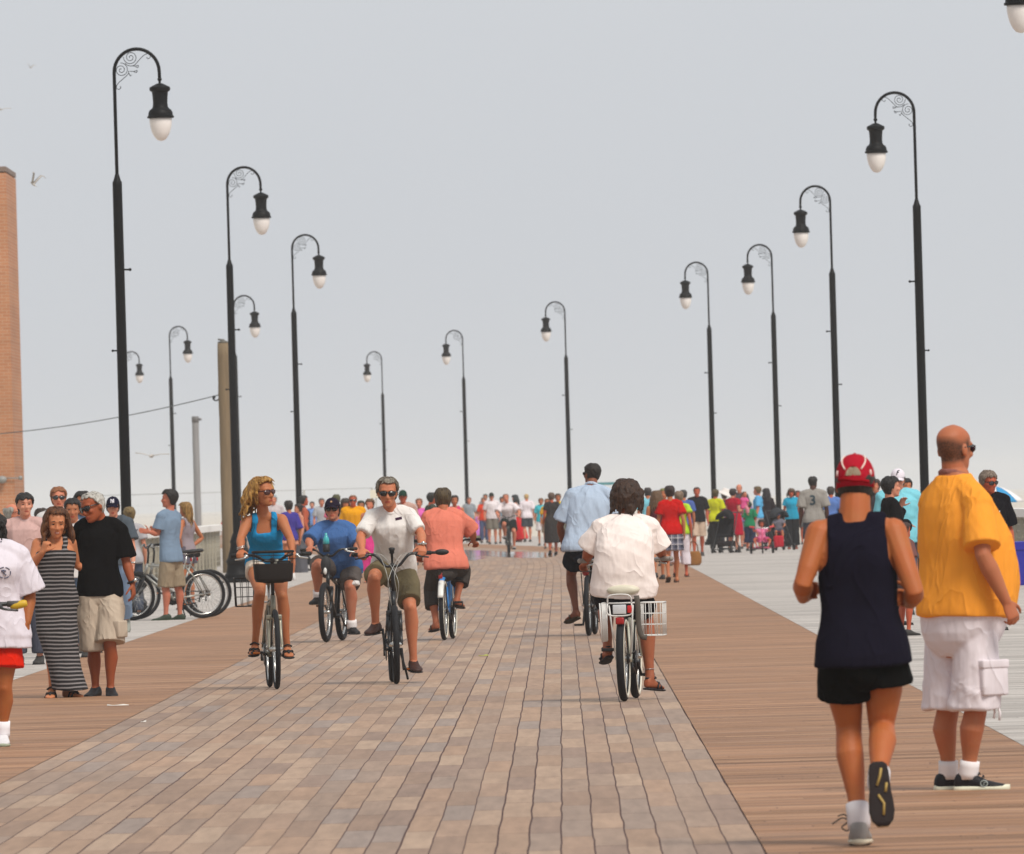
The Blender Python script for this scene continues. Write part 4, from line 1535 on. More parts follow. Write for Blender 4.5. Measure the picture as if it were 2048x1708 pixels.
def bicycle(label, front, heading, group='bicycles on the boardwalk', base=1.06, R=.335, col='#1a1b1e', metal=.0, bar_z=1.08, hw=.31, sweep=.05, rise=.05, bar_y=.27, saddle_z=.95,
            saddle_col='#161617', saddle_w=.085, step=False, tyre_w=.024, wall=None, fender=None, crank=0.0, bar_col='#1b1b1d', grips='#141414', kick=False, cables=None, susp=False,
            turn=0.0, lever='#b9b9b6', lean=0.0, fat_saddle=False):
    h = nrm(np.array([heading[0], heading[1], 0.]))
    mid = np.array([front[0], front[1], 0.]) - h * base / 2
    t = thing('bicycle', label, 'bicycle', mid, math.atan2(-h[0], h[1]), group)
    t.rotation_euler = (0, lean, math.atan2(-h[0], h[1]))
    yr, yf = -base / 2, base / 2
    mf = plain('frame_paint', col, .35, metal, .5, .08)
    wr = wheel(t, yr, R, tyre_w, wall)
    wf = wheel(t, yf, R, tyre_w, wall, turn)
    bb = np.array([0, -.09, .285]); sc_ = np.array([0, -.26, saddle_z - .20]); hb = np.array([0, yf - .19, .62]); ht = np.array([0, yf - .235, .78])
    b = MB()
    b.tube([bb, sc_], .017, 8); b.tube([hb, ht], .022, 10)
    if step:
        b.tube(catmull([ht - (0, 0, .05), (0, .12, .50), (0, .0, .40), bb + (0, -.04, .10)], 14), .019, 8); b.tube(catmull([hb, (0, .13, .40), (0, .02, .30), bb], 12), .021, 8)
    else:
        b.tube([ht - (0, 0, .03), sc_ - (0, 0, .03)], .017, 8); b.tube([hb, bb], .021, 8)
    for sx in (-1, 1):
        b.tube([bb + (sx * .025, -.02, 0), (sx * .055, yr, R)], .010, 6); b.tube([sc_ + (sx * .016, -.01, -.03), (sx * .035, yr + .12, R + .23), (sx * .055, yr, R)], .009, 6)
    b.tube([(-.04, 0 + bb[1], bb[2]), (.04, bb[1], bb[2])], .022, 10)
    b.build('frame', mf, t)
    b = MB()
    cr = hb + (0, .02, -.03)
    for sx in (-1, 1):
        q = np.array([sx * .05, cr[1] + .01, cr[2]])
        if susp:
            b.tube([q, q + (0, .07, -.14)], .020, 10); b.tube([q + (0, .07, -.14), (sx * .05, yf, R)], .016, 8)
        else:
            b.tube(catmull([q, (sx * .052, cr[1] + .07, cr[2] - .14), (sx * .055, yf, R)], 8), [.016, .016, .015, .014, .013, .012, .010, .009], 8)
    b.box(cr + (0, .01, .012), (.066, .026, .02), bev=.008)
    b.build('fork', mf if not susp else plain('fork_black', '#1c1d1f', .4), t)
    b = MB()
    b.tube([ht - (0, 0, .02), (0, ht[1] - .02, bar_z - rise - .07), (0, bar_y, bar_z - rise)], .015, 8)
    b.ball((0, bar_y, bar_z - rise), .024)
    b.build('stem', M_rub, t)
    hp = lambda s: [(0, bar_y + .01, bar_z - rise), (s * hw * .18, bar_y + .012, bar_z - rise), (s * hw * .42, bar_y + .01, bar_z - rise * .15), (s * hw * .62, bar_y - sweep * .35, bar_z), (s * hw, bar_y - sweep, bar_z)]
    b = MB()
    pts = catmull([p for p in hp(-1)[::-1]] + hp(1)[1:], 40)
    b.tube(pts, .0125, 8, round_ends=True)
    hb_o = b.build('handlebar', plain('bar', bar_col, .35, .6 if bar_col[1] > '8' else 0), t)
    for s in (-1, 1):
        p = [np.array(q) for q in hp(s)]
        g0 = p[3] * .6 + p[4] * .4
        b = MB(); b.tube([g0, (g0 + p[4]) / 2, p[4]], .0175, 10); b.ball(p[4], .019, n=10, m=8); b.build('grip', plain('grip', grips, .7), hb_o)
        b = MB()
        q = p[3] * .9 + p[4] * .1
        dv = nrm(p[4] - p[3])
        b.tube(catmull([q + (0, .015, -.005), q + (s * .015, .045, -.022), q + dv * .05 + (0, .05, -.03), q + dv * .10 + (0, .045, -.036)], 10), [.010] * 3 + [.008] * 4 + [.007] * 3, 8, round_ends=True)
        b.ball(q + (0, .02, -.01), (.02, .02, .018))
        b.build('brake_lever', plain('lever', lever, .3, .8 if lever[1] > '8' else 0), hb_o)
    if cables:
        b = MB()
        for s in (-1, 1):
            q = np.array(hp(s)[3])
            b.tube(catmull([q + (0, .03, 0), q * .55 + np.array([s * .0, .13, bar_z * .45 - .01]), (s * .035 + .02, bar_y + .15, bar_z - .16), (s * .03, bar_y + .12, bar_z - .34), (s * .02, yf - .15, .66)], 24), .0026, 5)
            b.tube(catmull([q + (-s * .03, .03, 0), q * .35 + np.array([0, .14, bar_z * .65 - .02]), (-s * .04, bar_y + .13, bar_z - .22), (-s * .03, bar_y + .06, bar_z - .42)], 20), .0026, 5)
        b.build('cables', plain('cable', cables, .4, .3), t)
    b = MB(); b.tube([sc_ - (0, 0, .06), (0, -.30, saddle_z - .05)], .0135, 8); b.build('seat_post', M_chrome, t)
    b = MB()
    rr = []
    for y, ww, zt, th in ((-.145, .55, .0, .03), (-.13, .9, .012, .05), (-.09, 1.0, .015, .06), (-.03, .8, .005, .05), (.04, .40, .0, .04), (.10, .26, .0, .034), (.13, .18, -.006, .025)):
        an = np.arange(14) * 2 * math.pi / 14
        rr.append(np.stack([np.cos(an) * saddle_w * ww, np.full(14, -.30 + y), saddle_z + zt - th / 2 + np.sin(an) * th / 2 * (1.5 if fat_saddle else 1)], 1))
    b.rings(rr)
    so = b.build('saddle', plain('saddle', saddle_col, .5), t)
    b = MB()
    for sx in (-1, 1):
        b.tube([(sx * .03, -.40, saddle_z - .035), (sx * .025, -.30, saddle_z - .06), (sx * .02, -.2, saddle_z - .035)], .005, 6)
    b.build('saddle_rails', M_chrome, so)
    # cranks: the +x pedal stands at angle `crank`
    b = MB()
    b.tube([(.058, bb[1], bb[2]), (.066, bb[1], bb[2])], [.09, .09], 28)
    ped = []
    for s, a in ((1, crank), (-1, crank + math.pi)):
        e = bb + np.array([s * .085, .17 * math.cos(a), .17 * math.sin(a)])
        b.tube([bb + (s * .07, 0, 0), e], .012, 8, round_ends=True)
        ped.append((s, e))
    b.tube([bb + (-.08, 0, 0), bb + (.08, 0, 0)], .012, 8)
    co = b.build('crankset', plain('crank', '#3a3a3c', .35, .7), t)
    for s, e in ped:
        b = MB(); b.box(e + (s * .055, 0, 0), (.045, .038, .012), bev=.005); b.build('pedal', M_rub, co)
        b = MB(); b.box(e + (s * .055, .039, 0), (.03, .003, .008)); b.build('reflector', plain('amber', '#d0701a', .3), co)
    b = MB()
    cx = .062
    b.tube([(cx, bb[1], bb[2] + .09), (cx, yr, R + .035)], .005, 5); b.tube([(cx, bb[1], bb[2] - .09), (cx, (bb[1] + yr) / 2 - .1, R - .06), (cx, yr + .03, R - .10), (cx, yr + .01, R - .035)], .005, 5)
    b.build('chain', plain('chain', '#2c2a28', .5, .6), t)
    b = MB(); b.tube([(.03, yr, R), (.05, yr, R)], [.045, .03], 16); b.tube([(.062, yr + .02, R - .03), (.062, yr + .03, R - .11)], .012, 6); b.build('derailleur', plain('gear', '#2a2a2b', .4, .6), t)
    if fender:
        for y, a0, a1, nm in ((yr, .25, 2.55, 'mudguard'), (yf, .9, 2.9, 'mudguard')):
            b = MB(); rings = []
            for a in np.linspace(a0, a1, 18):
                r = R + .02
                ring = []
                for k, (dx, dr) in enumerate(((-.032, -.012), (-.026, .0), (-.012, .007), (0, .009), (.012, .007), (.026, .0), (.032, -.012), (.026, -.004), (0, .004), (-.026, -.004))):
                    ring.append((dx, y + (r + dr) * math.cos(a), R + (r + dr) * math.sin(a)))
                rings.append(np.array(ring))
            b.rings(rings)
            b.build(nm, plain('fender', fender, .35), t)
    if kick:
        b = MB(); b.tube([(-.06, bb[1] - .06, bb[2] - .02), (-.10, bb[1] - .10, .12), (-.12, bb[1] - .12, .03)], .010, 6, round_ends=True); b.build('kickstand', M_rub, t)
    return t, {'bb': bb, 'yr': yr, 'yf': yf, 'R': R, 'hp': hp, 'mf': mf}

def wire_basket(t, name, c, h, mat, nx=4, nz=4, r=.003, taper=.85, thick=.005):
    """open wire basket: c centre of rim, h = half sizes x,y and depth"""
    b = MB()
    hx, hy, dp = h
    def P(u, v, z):
        k = 1 - (1 - taper) * z
        return (c[0] + u * hx * k, c[1] + v * hy * k, c[2] - z * dp)
    cor = [(-1, -1), (1, -1), (1, 1), (-1, 1)]
    for z in np.linspace(0, 1, nz):
        b.tube([P(u, v, z) for u, v in cor], thick if z in (0, 1) else r, 5, closed=True)
    for i in range(4):
        a, d = np.array(cor[i]), np.array(cor[(i + 1) % 4])
        for k in range(nx):
            q = a + (d - a) * k / nx
            b.tube([P(q[0], q[1], 0), P(q[0], q[1], 1)], r, 4)
    for k in range(1, nx):
        q = -1 + 2 * k / nx
        b.tube([P(q, -1, 1), P(q, 1, 1)], r, 4); b.tube([P(-1, q, 1), P(1, q, 1)], r, 4)
    return b.build(name, mat, t)
# ------------------------------------------------------------------ the people and bicycles closest to the camera
def PJ(Y, **k):
    return {n: at(v[0], v[1], Y + (v[2] if len(v) > 2 else 0)) for n, v in k.items()}

def V(*a):
    return np.array(a, float)
Z = V(0, 0, 1)

# A - the jogger
Y = 43.3
base = ground(1720, 1688)
J = PJ(Y, neck=(1709, 1036, .02), head=(1711, 968, .07), sl=(1639, 1068, 0), sr=(1786, 1064, 0), mid=(1716, 1195, -.02),
       el=(1606, 1165, -.10), wl=(1606, 1196, .13), er=(1829, 1182, -.12), wr=(1822, 1206, .12),
       hl=(1686, 1306, 0), hr=(1764, 1306, 0), kl=(1697, 1456, .10), al=(1718, 1645, -.05), kr=(1764, 1456, .06), ar=(1757, 1566, -.30))
prA = [(-.16, .085, .05, .06), (-.10, .125, .075, .10), (0, .170, .092, .122), (.14, .165, .098, .108), (.30, .152, .102, .090), (.42, .150, .105, .088), (.56, .157, .110, .094), (.70, .168, .118, .104),
       (.80, .172, .115, .104), (.88, .155, .088, .09), (.94, .112, .066, .074), (1.0, .070, .055, .062), (1.06, .058, .052, .057)]
A = person('jogger in dark navy tank top, black shorts and red cap seen from behind', base, J, (.05, 1, 0), sk='#ad6535', prof=prA, vox=.006, hf=(.12, 1, -.15), hu=(0, .1, 1), face=False,
           top=('tank', '#161421', dict(sleeve=0, hem=-.085, flare=.035, off=.013, neck=.965, name='tank_top', fold=.010, ff=9, fst=(1, 1, .3), wstraps=(.06, .14, .22, .30, .38, .46, .54, .62, .69), wback=(.06, .14, .22, .30), wr=.015,
                wid=[(-.2, .166), (.14, .166), (.3, .152), (.42, .150), (.56, .158), (.66, .160), (.72, .150), (.78, .138), (.84, .130), (.90, .115), (.965, .098)])),
           bottom=('shorts', '#0d0d0c', dict(len=.5, len_l=.57, len_r=.38, flare=.034, off=.012, top=.15, fold=.006)),
           neck_r=1.18,
           shoes=('sneaker', '#8f8a86', dict(sole='#cfc4ad', outsole='#1d1110', sock='#d8d2d4', sockh=.085, laces='#3a3634')), limbs=1.05,
           hair=('#1c1610', dict(H_BUZZ, vol=.003, r=.010, bald=.030, back=-.092, side=-.03)), hands={'l': dict(d=(.25, .7, .25), th=(0, .2, 1), pn=(1, 0, -.3), curl=1.15), 'r': dict(d=(-.2, .8, .2), th=(0, .2, 1), pn=(-1, 0, -.3), curl=1.15)},
           feet={'l': dict(d=(.06, 1, -.02)), 'r': dict(d=(.05, -.22, -1), up=(0, 1, -.2))}, seed=1)
fr, hs = A['fr'], A['hs']
fr = (fr[0] - fr[2] * .022, fr[1], fr[2] * 1.10, fr[3] * .98)
cp = cap_hat(fr, hs, A['root'], '#a31a2b', 1.0, zlo=-.004)
b = MB()
for sg in (-1, 1):
    pts = []
    for i in range(12):
        u = i / 11
        an = -math.pi / 2 + sg * (.42 + .62 * u)
        z = .062 + .062 * u
        k = math.sqrt(max(.05, 1 - ((z - .04) / .094) ** 2)) if z > .04 else 1
        pts.append(head_pt(fr, hs, (.076 * k + .014) * math.cos(an), -.003 + (.097 * k + .0125) * math.sin(an), z + .004))
    b.tube(pts, .0032, 6)
b.build('piping', cloth('#e8d3c8', .001), cp)
for sg in (-1, 1):
    b = MB()
    an = -math.pi / 2 + sg * 1.02
    b.ball(head_pt(fr, hs, .086 * math.cos(an), -.003 + .107 * math.sin(an), .056), (.006, .005, .013), axes=[np.array([1., 0, 0]), np.array([0, 1., 0]), np.array([0, 0, 1.])])
    b.build('logo', cloth('#e3c9c4', .001), cp)
b = MB()
rr = []
for k in (1.0, .0):
    pass
ring_o, ring_i = [], []
for i in range(15):
    a = math.pi * i / 14
    x, z = .034 * math.cos(a), .040 + .036 * math.sin(a)
    ring_o.append(head_pt(fr, hs, x, -.1105 + .16 * x * x * 10 * .35 + max(0, z - .045) * .18, z))
b.add(ring_o + [head_pt(fr, hs, 0, -.1135, .05)], [(15, i, i + 1) for i in range(14)] + [(15, 14, 0)])
b.build('opening', hairm('#8b7a62', '#a3947e'), cp)
b = MB()
b.tube([head_pt(fr, hs, .036 * math.cos(a), -.112 + .06 * math.cos(a) ** 2 + max(0, .036 * math.sin(a) - .005) * .18, .040 + .037 * math.sin(a)) for a in np.linspace(0, math.pi, 15)], .004, 6)
b.tube(catmull([head_pt(fr, hs, -.066, -.082, .028), head_pt(fr, hs, -.036, -.108, .028), head_pt(fr, hs, 0, -.116, .020), head_pt(fr, hs, .036, -.108, .020), head_pt(fr, hs, .066, -.082, .016)], 14), .008, 8, flat=(fr[2], 1.0))
b.build('strap', cloth('#8f0f1b', .001), cp)
# loose lace ends of the planted shoe
b = MB(); q = A['J']['al'] + V(-.03, .05, .0)
for pts in ([(0, 0, 0), (-.04, -.01, .02), (-.085, -.02, -.005)], [(0, 0, 0), (-.03, -.03, .035), (-.06, -.05, .03)], [(0, 0, -.01), (-.02, -.03, -.035), (-.045, -.04, -.02), (-.02, -.02, .0)]):
    b.tube(catmull([q + V(*p_) for p_ in pts], 10), .0035, 5)
b.build('lace_ends', plain('lace', '#3a3634', .8), A['root'])
# dark tread pattern under the lifted shoe
b = MB()
an_ = A['J']['ar']; fd = nrm((.05, -.22, -1)); up = nrm(V(0, 1, -.2) - fd * (V(0, 1, -.2) @ fd)); lt = np.cross(fd, up)
for pts in ([(-.045, .012), (-.01, .004), (.03, -.012)], [(.07, -.01), (.11, .012), (.16, .006)], [(.02, .03), (.06, .022)]):
    b.tube([an_ + fd * x + lt * y - up * .103 for x, y in pts], .006, 6)
b.build('sole_inlay', plain('inlay', '#a88c4a', .6), A['root'])

# B - the big man in orange
Y = 50.7
base = ground(1935, 1578)
J = PJ(Y, neck=(1908, 950, 0), head=(1908, 897, .0), sl=(1871, 1008, .13), sr=(1956, 1012, -.19), mid=(1922, 1100, .0),
       el=(1872, 1120, .28), wl=(1900, 1215, .30), er=(1966, 1110, -.30), wr=(2012, 1203, -.27),
       hl=(1893, 1265, .09), hr=(1952, 1265, -.09), kl=(1896, 1420, .10), al=(1897, 1547, .12), kr=(1952, 1420, -.08), ar=(1937, 1547, -.05))
prB = [(-.16, .10, .07, .08), (-.10, .15, .12, .12), (0, .205, .19, .165), (.14, .225, .25, .165), (.30, .232, .285, .150), (.42, .230, .275, .145), (.56, .222, .235, .150), (.70, .202, .175, .145),
       (.80, .185, .135, .132), (.88, .150, .095, .108), (.94, .115, .072, .086), (1.0, .085, .066, .072), (1.06, .074, .064, .066)]
B = person('big bald man in orange t-shirt and white cargo shorts standing at the right', base, J, (.78, .62, 0), sk='#b06e4b', prof=prB, vox=.006, limbs=1.07, hf=(.62, .78, -.02), hs=1.04, eyes=True,
           top=('tee', '#ee9a38', dict(sleeve=.84, sflare=.030, off=.024, low=.10, hem=.10, flare=.010, fold=.011, ff=7, fst=(1, 1, .25), neck=1.0, collar='#8a5a52')),
           bottom=('shorts', '#ddd3d7', dict(len=.98, flare=.052, off=.012, top=.20, noseat=1, fold=.020, ff=9, fst=(.8, .8, 1.1), name='cargo_shorts')),
           shoes=('sneaker', '#17161b', dict(sole='#dddbc4', solez=-.058, sock='#e4dede', sockh=.065, laces='#232228')), specs=dict(col='#2a1230'),
           hands={'r': dict(d=(.45, 0, -1), th=(.8, .5, .2), pn=(-.4, .8, -.2), curl=.75), 'l': dict(d=(.2, .2, -1))}, feet={'l': dict(d=(.93, .30, 0)), 'r': dict(d=(.97, -.20, 0))}, seed=2)
S = B['S']
paint_stubble(B['body'], B['fr'], B['hs'], '#b06e4b', '#3b261a')
# cargo pocket, hem cord, cigarette
b = MB()
kx = nrm(B['J']['kr'] - B['J']['hr']); c0 = B['J']['hr'] + kx * .235 + V(.085, -.080, 0)
ax = [nrm(V(.72, .55, 0)), nrm(V(.55, -.72, 0)), Z]
b.box(c0, (.082, .022, .085), axes=ax, bev=.012); b.box(c0 + Z * .075, (.086, .026, .022), axes=ax, bev=.008)
b.build('pocket', cloth('#ddd3d7'), B['bottom'])
b = MB()
q = B['J']['kr'] + V(.108, -.03, .03)
b.tube([q, q + V(.012, 0, -.05), q + V(.008, 0, -.085)], .006, 6); b.tube([q + V(-.02, 0, 0), q + V(-.014, 0, -.045), q + V(-.02, 0, -.075)], .006, 6)
b.build('cord', cloth('#e6dfe2', .001), B['bottom'])
v = [(x, z) for x, z in ((.0, .0), (.026, .0), (.026, .026), (.0, .026))]
ftd = nrm(V(.97, -.20, 0))
b = MB(); c1 = B['J']['ar'] + ftd * .085 + V(-.02, -.098, 0) * .48 + V(0, 0, -.052)
b.tube([c1 + ftd * .018 * math.cos(a) + Z * .016 * math.sin(a) for a in np.arange(12) * math.pi / 6], .0035, 5, closed=True)
b.tube([c1 + ftd * .008 + Z * .006, c1 - ftd * .006 + Z * .003, c1 + ftd * .006 - Z * .004, c1 - ftd * .008 - Z * .006], .003, 5)
b.build('logo', plain('shoe_logo', '#9aa39f', .4), B['root'])

# C - woman on the bicycle with the black front basket
Y = 83.7
fC = at(554, 1378, Y)
bikeC, I = bicycle('silver bicycle with black front basket ridden by the woman in blue tank top', fC, (.085, -1.06), col='#8d8878', metal=.4, bar_z=1.125, hw=.325, sweep=.10, rise=.05, saddle_z=.93,
                   crank=.1, bar_col='#17171a', lever='#c4c4c0', bar_y=.30, tyre_w=.022)
b = MB()
rr = []
for z, k in ((1.15, 1.0), (1.14, 1.03), (1.05, 1.0), (.93, .95), (.90, .88), (.892, .5)):
    an = np.arange(24) * 2 * math.pi / 24
    x, y = np.cos(an), np.sin(an)
    rr.append(np.stack([np.sign(x) * np.abs(x) ** .35 * .168 * k, .47 + np.sign(y) * np.abs(y) ** .35 * .115 * k, np.full(24, z)], 1))
M_bask = plain('basket_mesh', '#1d1714', .7, 0, .3, .3, 60)
lo = MB(); lo.rings([r for r in rr[2:]], caps=False); lo.rings([rr[-1], rr[-1] - (0, 0, .004)])
rim = MB(); rim.tube(rr[0], .011, 6, closed=True)
bo = lo.build('basket', M_bask, bikeC)
for k in range(24):
    if k % 2 == 0:
        rim.tube([rr[0][k], rr[2][k]], .0022, 4)
for z in (.3, .6, .8):
    rim.tube(rr[0] * (1 - z) + rr[2] * z, .0022, 4, closed=True)
rim.build('basket_rim', M_bask, bo)
b = MB(); b.box((-.09, .47, 1.0), (.06, .08, .075), bev=.03); b.box((.05, .48, .98), (.08, .07, .06), bev=.025); b.build('bag', plain('bag', '#1b1718', .8), bo)
b = MB(); b.lathe([(.026, .95), (.03, .96), (.03, 1.04), (.014, 1.07), (.014, 1.09)], (-.035, .42, 0), n=12); b.build('bottle', plain('bottle', '#77756a', .3), bo)
wire_basket(bikeC, 'wire_basket', (.19, -.56, .93), (.085, .14, .24), plain('wire', '#34302d', .5, .5), 3, 4, .003, .9)
b = MB(); b.box((0, -.56, .72), (.05, .16, .006)); b.tube([(.04, -.53, .34), (.05, -.6, .72)], .005, 5); b.tube([(-.04, -.53, .34), (-.05, -.6, .72)], .005, 5); b.tube([(.05, -.56, .72), (.2, -.56, .69)], .005, 5); b.build('rack', M_chrome, bikeC)
base = at(535, 1376, Y + .83); base[2] = 0
J = PJ(Y, neck=(527, 1030, .62), head=(525, 985, .56), sl=(494, 1044, .62), sr=(563, 1040, .60), mid=(531, 1085, .74), el=(481, 1078, .48), wl=(482, 1101, .33), er=(581, 1078, .46), wr=(584, 1101, .33),
       hl=(512, 1130, .82), hr=(553, 1130, .80), kl=(520, 1184, .42), al=(510, 1288, .62), kr=(564, 1190, .46), ar=(574, 1292, .58))
rel = lambda px, py, dy: at(px, py, Y + dy) - base
Cw = person('blonde woman in blue tank top and sunglasses riding a bicycle towards the camera', base, J, (.15, -1, .1), sk='gold', fem=True, hf=(.72, -.69, .02), hu=(-.08, 0, 1), specs=dict(col='#3a0f12', frame='#3d1512'), eyes=False,
            top=('tank', '#2283b6', dict(sleeve=0, hem=-.04, flare=.004, off=.010, neck=.78, name='tank_top', fold=.007, ff=15, fst=(.5, .5, 1.6), wstraps=(.48, .56, .64), wr=.013)),
            bottom=('shorts', '#cfc3b4', dict(len=.30, flare=.014, off=.010, top=.12)), shoes=('sandal', '#161312', {}), limbs=1.02,
            hair=('#6f461b', dict(H_LONG, strands=280, slen=.08, long=.24, locks=70, width=.02, sway=(-.045, .03, .0), vol=.016, r=.015, col2='#bd9048', fringe=.088, curly=.35, front=-.02)),
            hands={'l': dict(d=(-.1, -.8, -.35), th=(1, -.2, .1), pn=(0, -.35, -1), curl=1.0), 'r': dict(d=(.1, -.8, -.35), th=(-1, -.2, .1), pn=(0, -.35, -1), curl=1.0)}, feet={'l': dict(d=(-.1, -1, -.1)), 'r': dict(d=(.15, -1, -.1))}, seed=3)
b = MB()
for k in (0, .012):
    b.tube([Cw['J']['wl'] + V(.032 * math.cos(a), .03 * math.sin(a), .02 + k + .01 * math.cos(a)) for a in np.arange(14) * math.pi / 7], .004, 6, closed=True)
b.build('bracelet', M_chrome, Cw['root'])

# D - rider in blue t-shirt and dark cap
Y = 111.2
fD = at(653, 1284, Y)
bikeD, I = bicycle('black bicycle with a drink bottle on the bars under the rider in blue t-shirt', fD, (-.16, -1.05), col='#17181b', bar_z=1.03, hw=.31, sweep=.06, rise=.07, saddle_z=.86, crank=.75, susp=True, tyre_w=.032, bar_col='#1a1a1c', lever='#c8c8c4')
b = MB(); b.lathe([(.035, 1.0), (.04, 1.01), (.04, 1.09)], (0, .37, 0), n=14); b.build('bottle_cage', M_rub, bikeD)
b = MB(); b.lathe([(.036, 1.08), (.036, 1.14), (.02, 1.18), (.014, 1.19), (.014, 1.215)], (0, .37, 0), n=14); b.build('bottle', plain('drink', '#3aa6ad', .2, 0, .6, .3), bikeD)
b = MB(); b.ball((0, .43, .86), (.06, .055, .10), n=14, m=10); b.build('handlebar_bag', plain('barbag', '#232427', .7), bikeD)
b = MB(); b.ball((.0, .485, .79), (.02, .02, .04)); b.build('headlight', plain('headlamp', '#dcdcd8', .2), bikeD)
base = at(690, 1282, Y + .83); base[2] = 0
J = PJ(Y, neck=(668, 1046, .62), head=(665, 1020, .58), sl=(637, 1060, .62), sr=(700, 1060, .62), mid=(676, 1098, .70), el=(618, 1082, .42), wl=(621, 1094, .34), er=(716, 1090, .45), wr=(713, 1102, .36),
       hl=(664, 1138, .84), hr=(702, 1138, .82), kl=(634, 1128, .38), al=(636, 1192, .58), kr=(700, 1172, .50), ar=(704, 1252, .58))
D = person('rider in blue t-shirt, dark cap and sunglasses on a black bicycle', base, J, (-.1, -1, .1), sk='#b87a5e', fat=1.30, limbs=1.18, hf=(-.1, -1, .08), eyes=False, specs=dict(col='#0a0a0c'), hs=1.0,
           top=('tee', '#446699', dict(sleeve=.92, sflare=.024, off=.014, hem=-.10, flare=.02, fold=.012)), bottom=('shorts', '#57504d', dict(len=.92, flare=.022, off=.014, name='shorts')),
           shoes=('sneaker', '#131214', dict(sole='#151314', sock='#e6e0de', sockh=.07)), hair=('#1d1511', H_SHORT), hat=('#221a2a', 1.0),
           hands={'l': dict(d=(-.15, -.8, -.2), th=(1, -.2, .1), pn=(0, -.35, -1), curl=1.0), 'r': dict(d=(.1, -.8, -.2), th=(-1, -.2, .1), pn=(0, -.35, -1), curl=1.0)}, feet={'l': dict(d=(-.35, -1, 0)), 'r': dict(d=(.3, -1, 0))}, seed=4)
b = MB()
hk, kk = D['J']['hr'], D['J']['kr']
b.tube([hk * .45 + kk * .55 + V(.055, -.07, .02), hk * .12 + kk * .88 + V(.06, -.075, -.01)], [.03, .055], 10, flat=(V(0, 1, .3), .4))
b.build('side_panel', cloth('#e2ddda'), D['bottom'])
b = MB(); b.ball(head_pt(D['fr'], D['hs'], 0, .098, .085), (.012, .008, .012)); b.build('cap_emblem', cloth('#c9a07a', .001), D['root'])

# E - grey haired man in the pale t-shirt
Y = 84.5
fE = at(793, 1368, Y)
bikeE, I = bicycle('black bicycle with silver cable loops ridden by the grey haired man', fE, (.045, -1.06), col='#1b1c1f', bar_z=1.10, hw=.325, sweep=.07, rise=.10, saddle_z=.93, crank=math.pi / 2, susp=True, tyre_w=.028, cables='#a9a8a3', kick=True, lever='#2a2a2c')
b = MB(); ge = np.array(I['hp'](-1)[-1]); b.tube([ge, ge + (-.06, 0, 0)], .012, 8); b.ball(ge + (-.10, 0, .002), (.062, .02, .026), n=14, m=10); b.build('mirror', M_rub, bikeE)
b = MB(); b.lathe([(.008, 1.02), (.012, 1.1), (.022, 1.105), (.02, 1.125), (.026, 1.13), (.026, 1.15), (.01, 1.155)], (.0, .26, 0), n=12); b.build('bell', M_rub, bikeE)
base = at(785, 1367, Y + .83); base[2] = 0
J = PJ(Y, neck=(781, 1020, .62), head=(775, 985, .52), sl=(744, 1036, .62), sr=(818, 1031, .62), mid=(787, 1085, .70), el=(721, 1074, .48), wl=(724, 1098, .33), er=(842, 1068, .48), wr=(844, 1091, .33),
       hl=(766, 1140, .84), hr=(808, 1140, .84), kl=(748, 1152, .40), al=(751, 1246, .58), kr=(820, 1212, .50), ar=(827, 1321, .60))
E_ = person('grey haired man in pale t-shirt, olive shorts and dark sunglasses on a bicycle', base, J, (0, -1, .1), sk='#bd7a58', fat=1.04, hf=(.02, -1, -.10), hu=(.03, -.05, 1), eyes=False, specs=dict(col='#060607'), hs=1.03,
            top=('tee', '#dcd7d3', dict(sleeve=.80, sflare=.006, off=.014, hem=-.10, flare=.02, fold=.013, collar='#dcd7d3')), bottom=('shorts', '#6a6049', dict(len=.88, flare=.024, off=.010, fold=.010)),
            shoes=('shoe', '#3a211a', dict(sole='#1b1210')), hair=('#463e34', dict(H_MED, strands=220, slen=.06, part=1.2, vol=.008, r=.011, side=.004, back=-.06, fringe=.084, col2='#8f8678')),
            hands={'l': dict(d=(-.02, -.75, -.5), th=(1, -.2, .1), pn=(0, -.35, -1), curl=1.05), 'r': dict(d=(.02, -.75, -.5), th=(-1, -.2, .1), pn=(0, -.35, -1), curl=1.05)}, feet={'l': dict(d=(-.35, -1, -.05)), 'r': dict(d=(.2, -1, -.05))}, seed=5)
b = MB(); w_ = E_['J']['wr']; b.tube([w_ + V(.034 * math.cos(a), .032 * math.sin(a), .014) for a in np.arange(14) * math.pi / 7], .008, 6, closed=True); b.ball(w_ + V(.01, -.036, .018), (.018, .009, .018)); b.build('watch', M_chrome, E_['root'])
vv, ff = decal([(x, z) for z in np.linspace(-.011, .011, 3) for x in np.linspace(-.028, .028, 7)], [(i * 7 + j, i * 7 + j + 1, (i + 1) * 7 + j + 1, (i + 1) * 7 + j) for i in range(2) for j in range(6)],
               at(797, 1037, Y + .4) - base, (1, 0, .18), (-.18, 0, 1), (0, 1, 0), E_['top'])
me = bpy.data.meshes.new('chest_badge'); me.from_pydata([tuple(q) for q in vv], [], ff); me.materials.append(cloth('#3b2438', .001)); link_obj(bpy.data.objects.new('chest_badge', me), E_['root'])

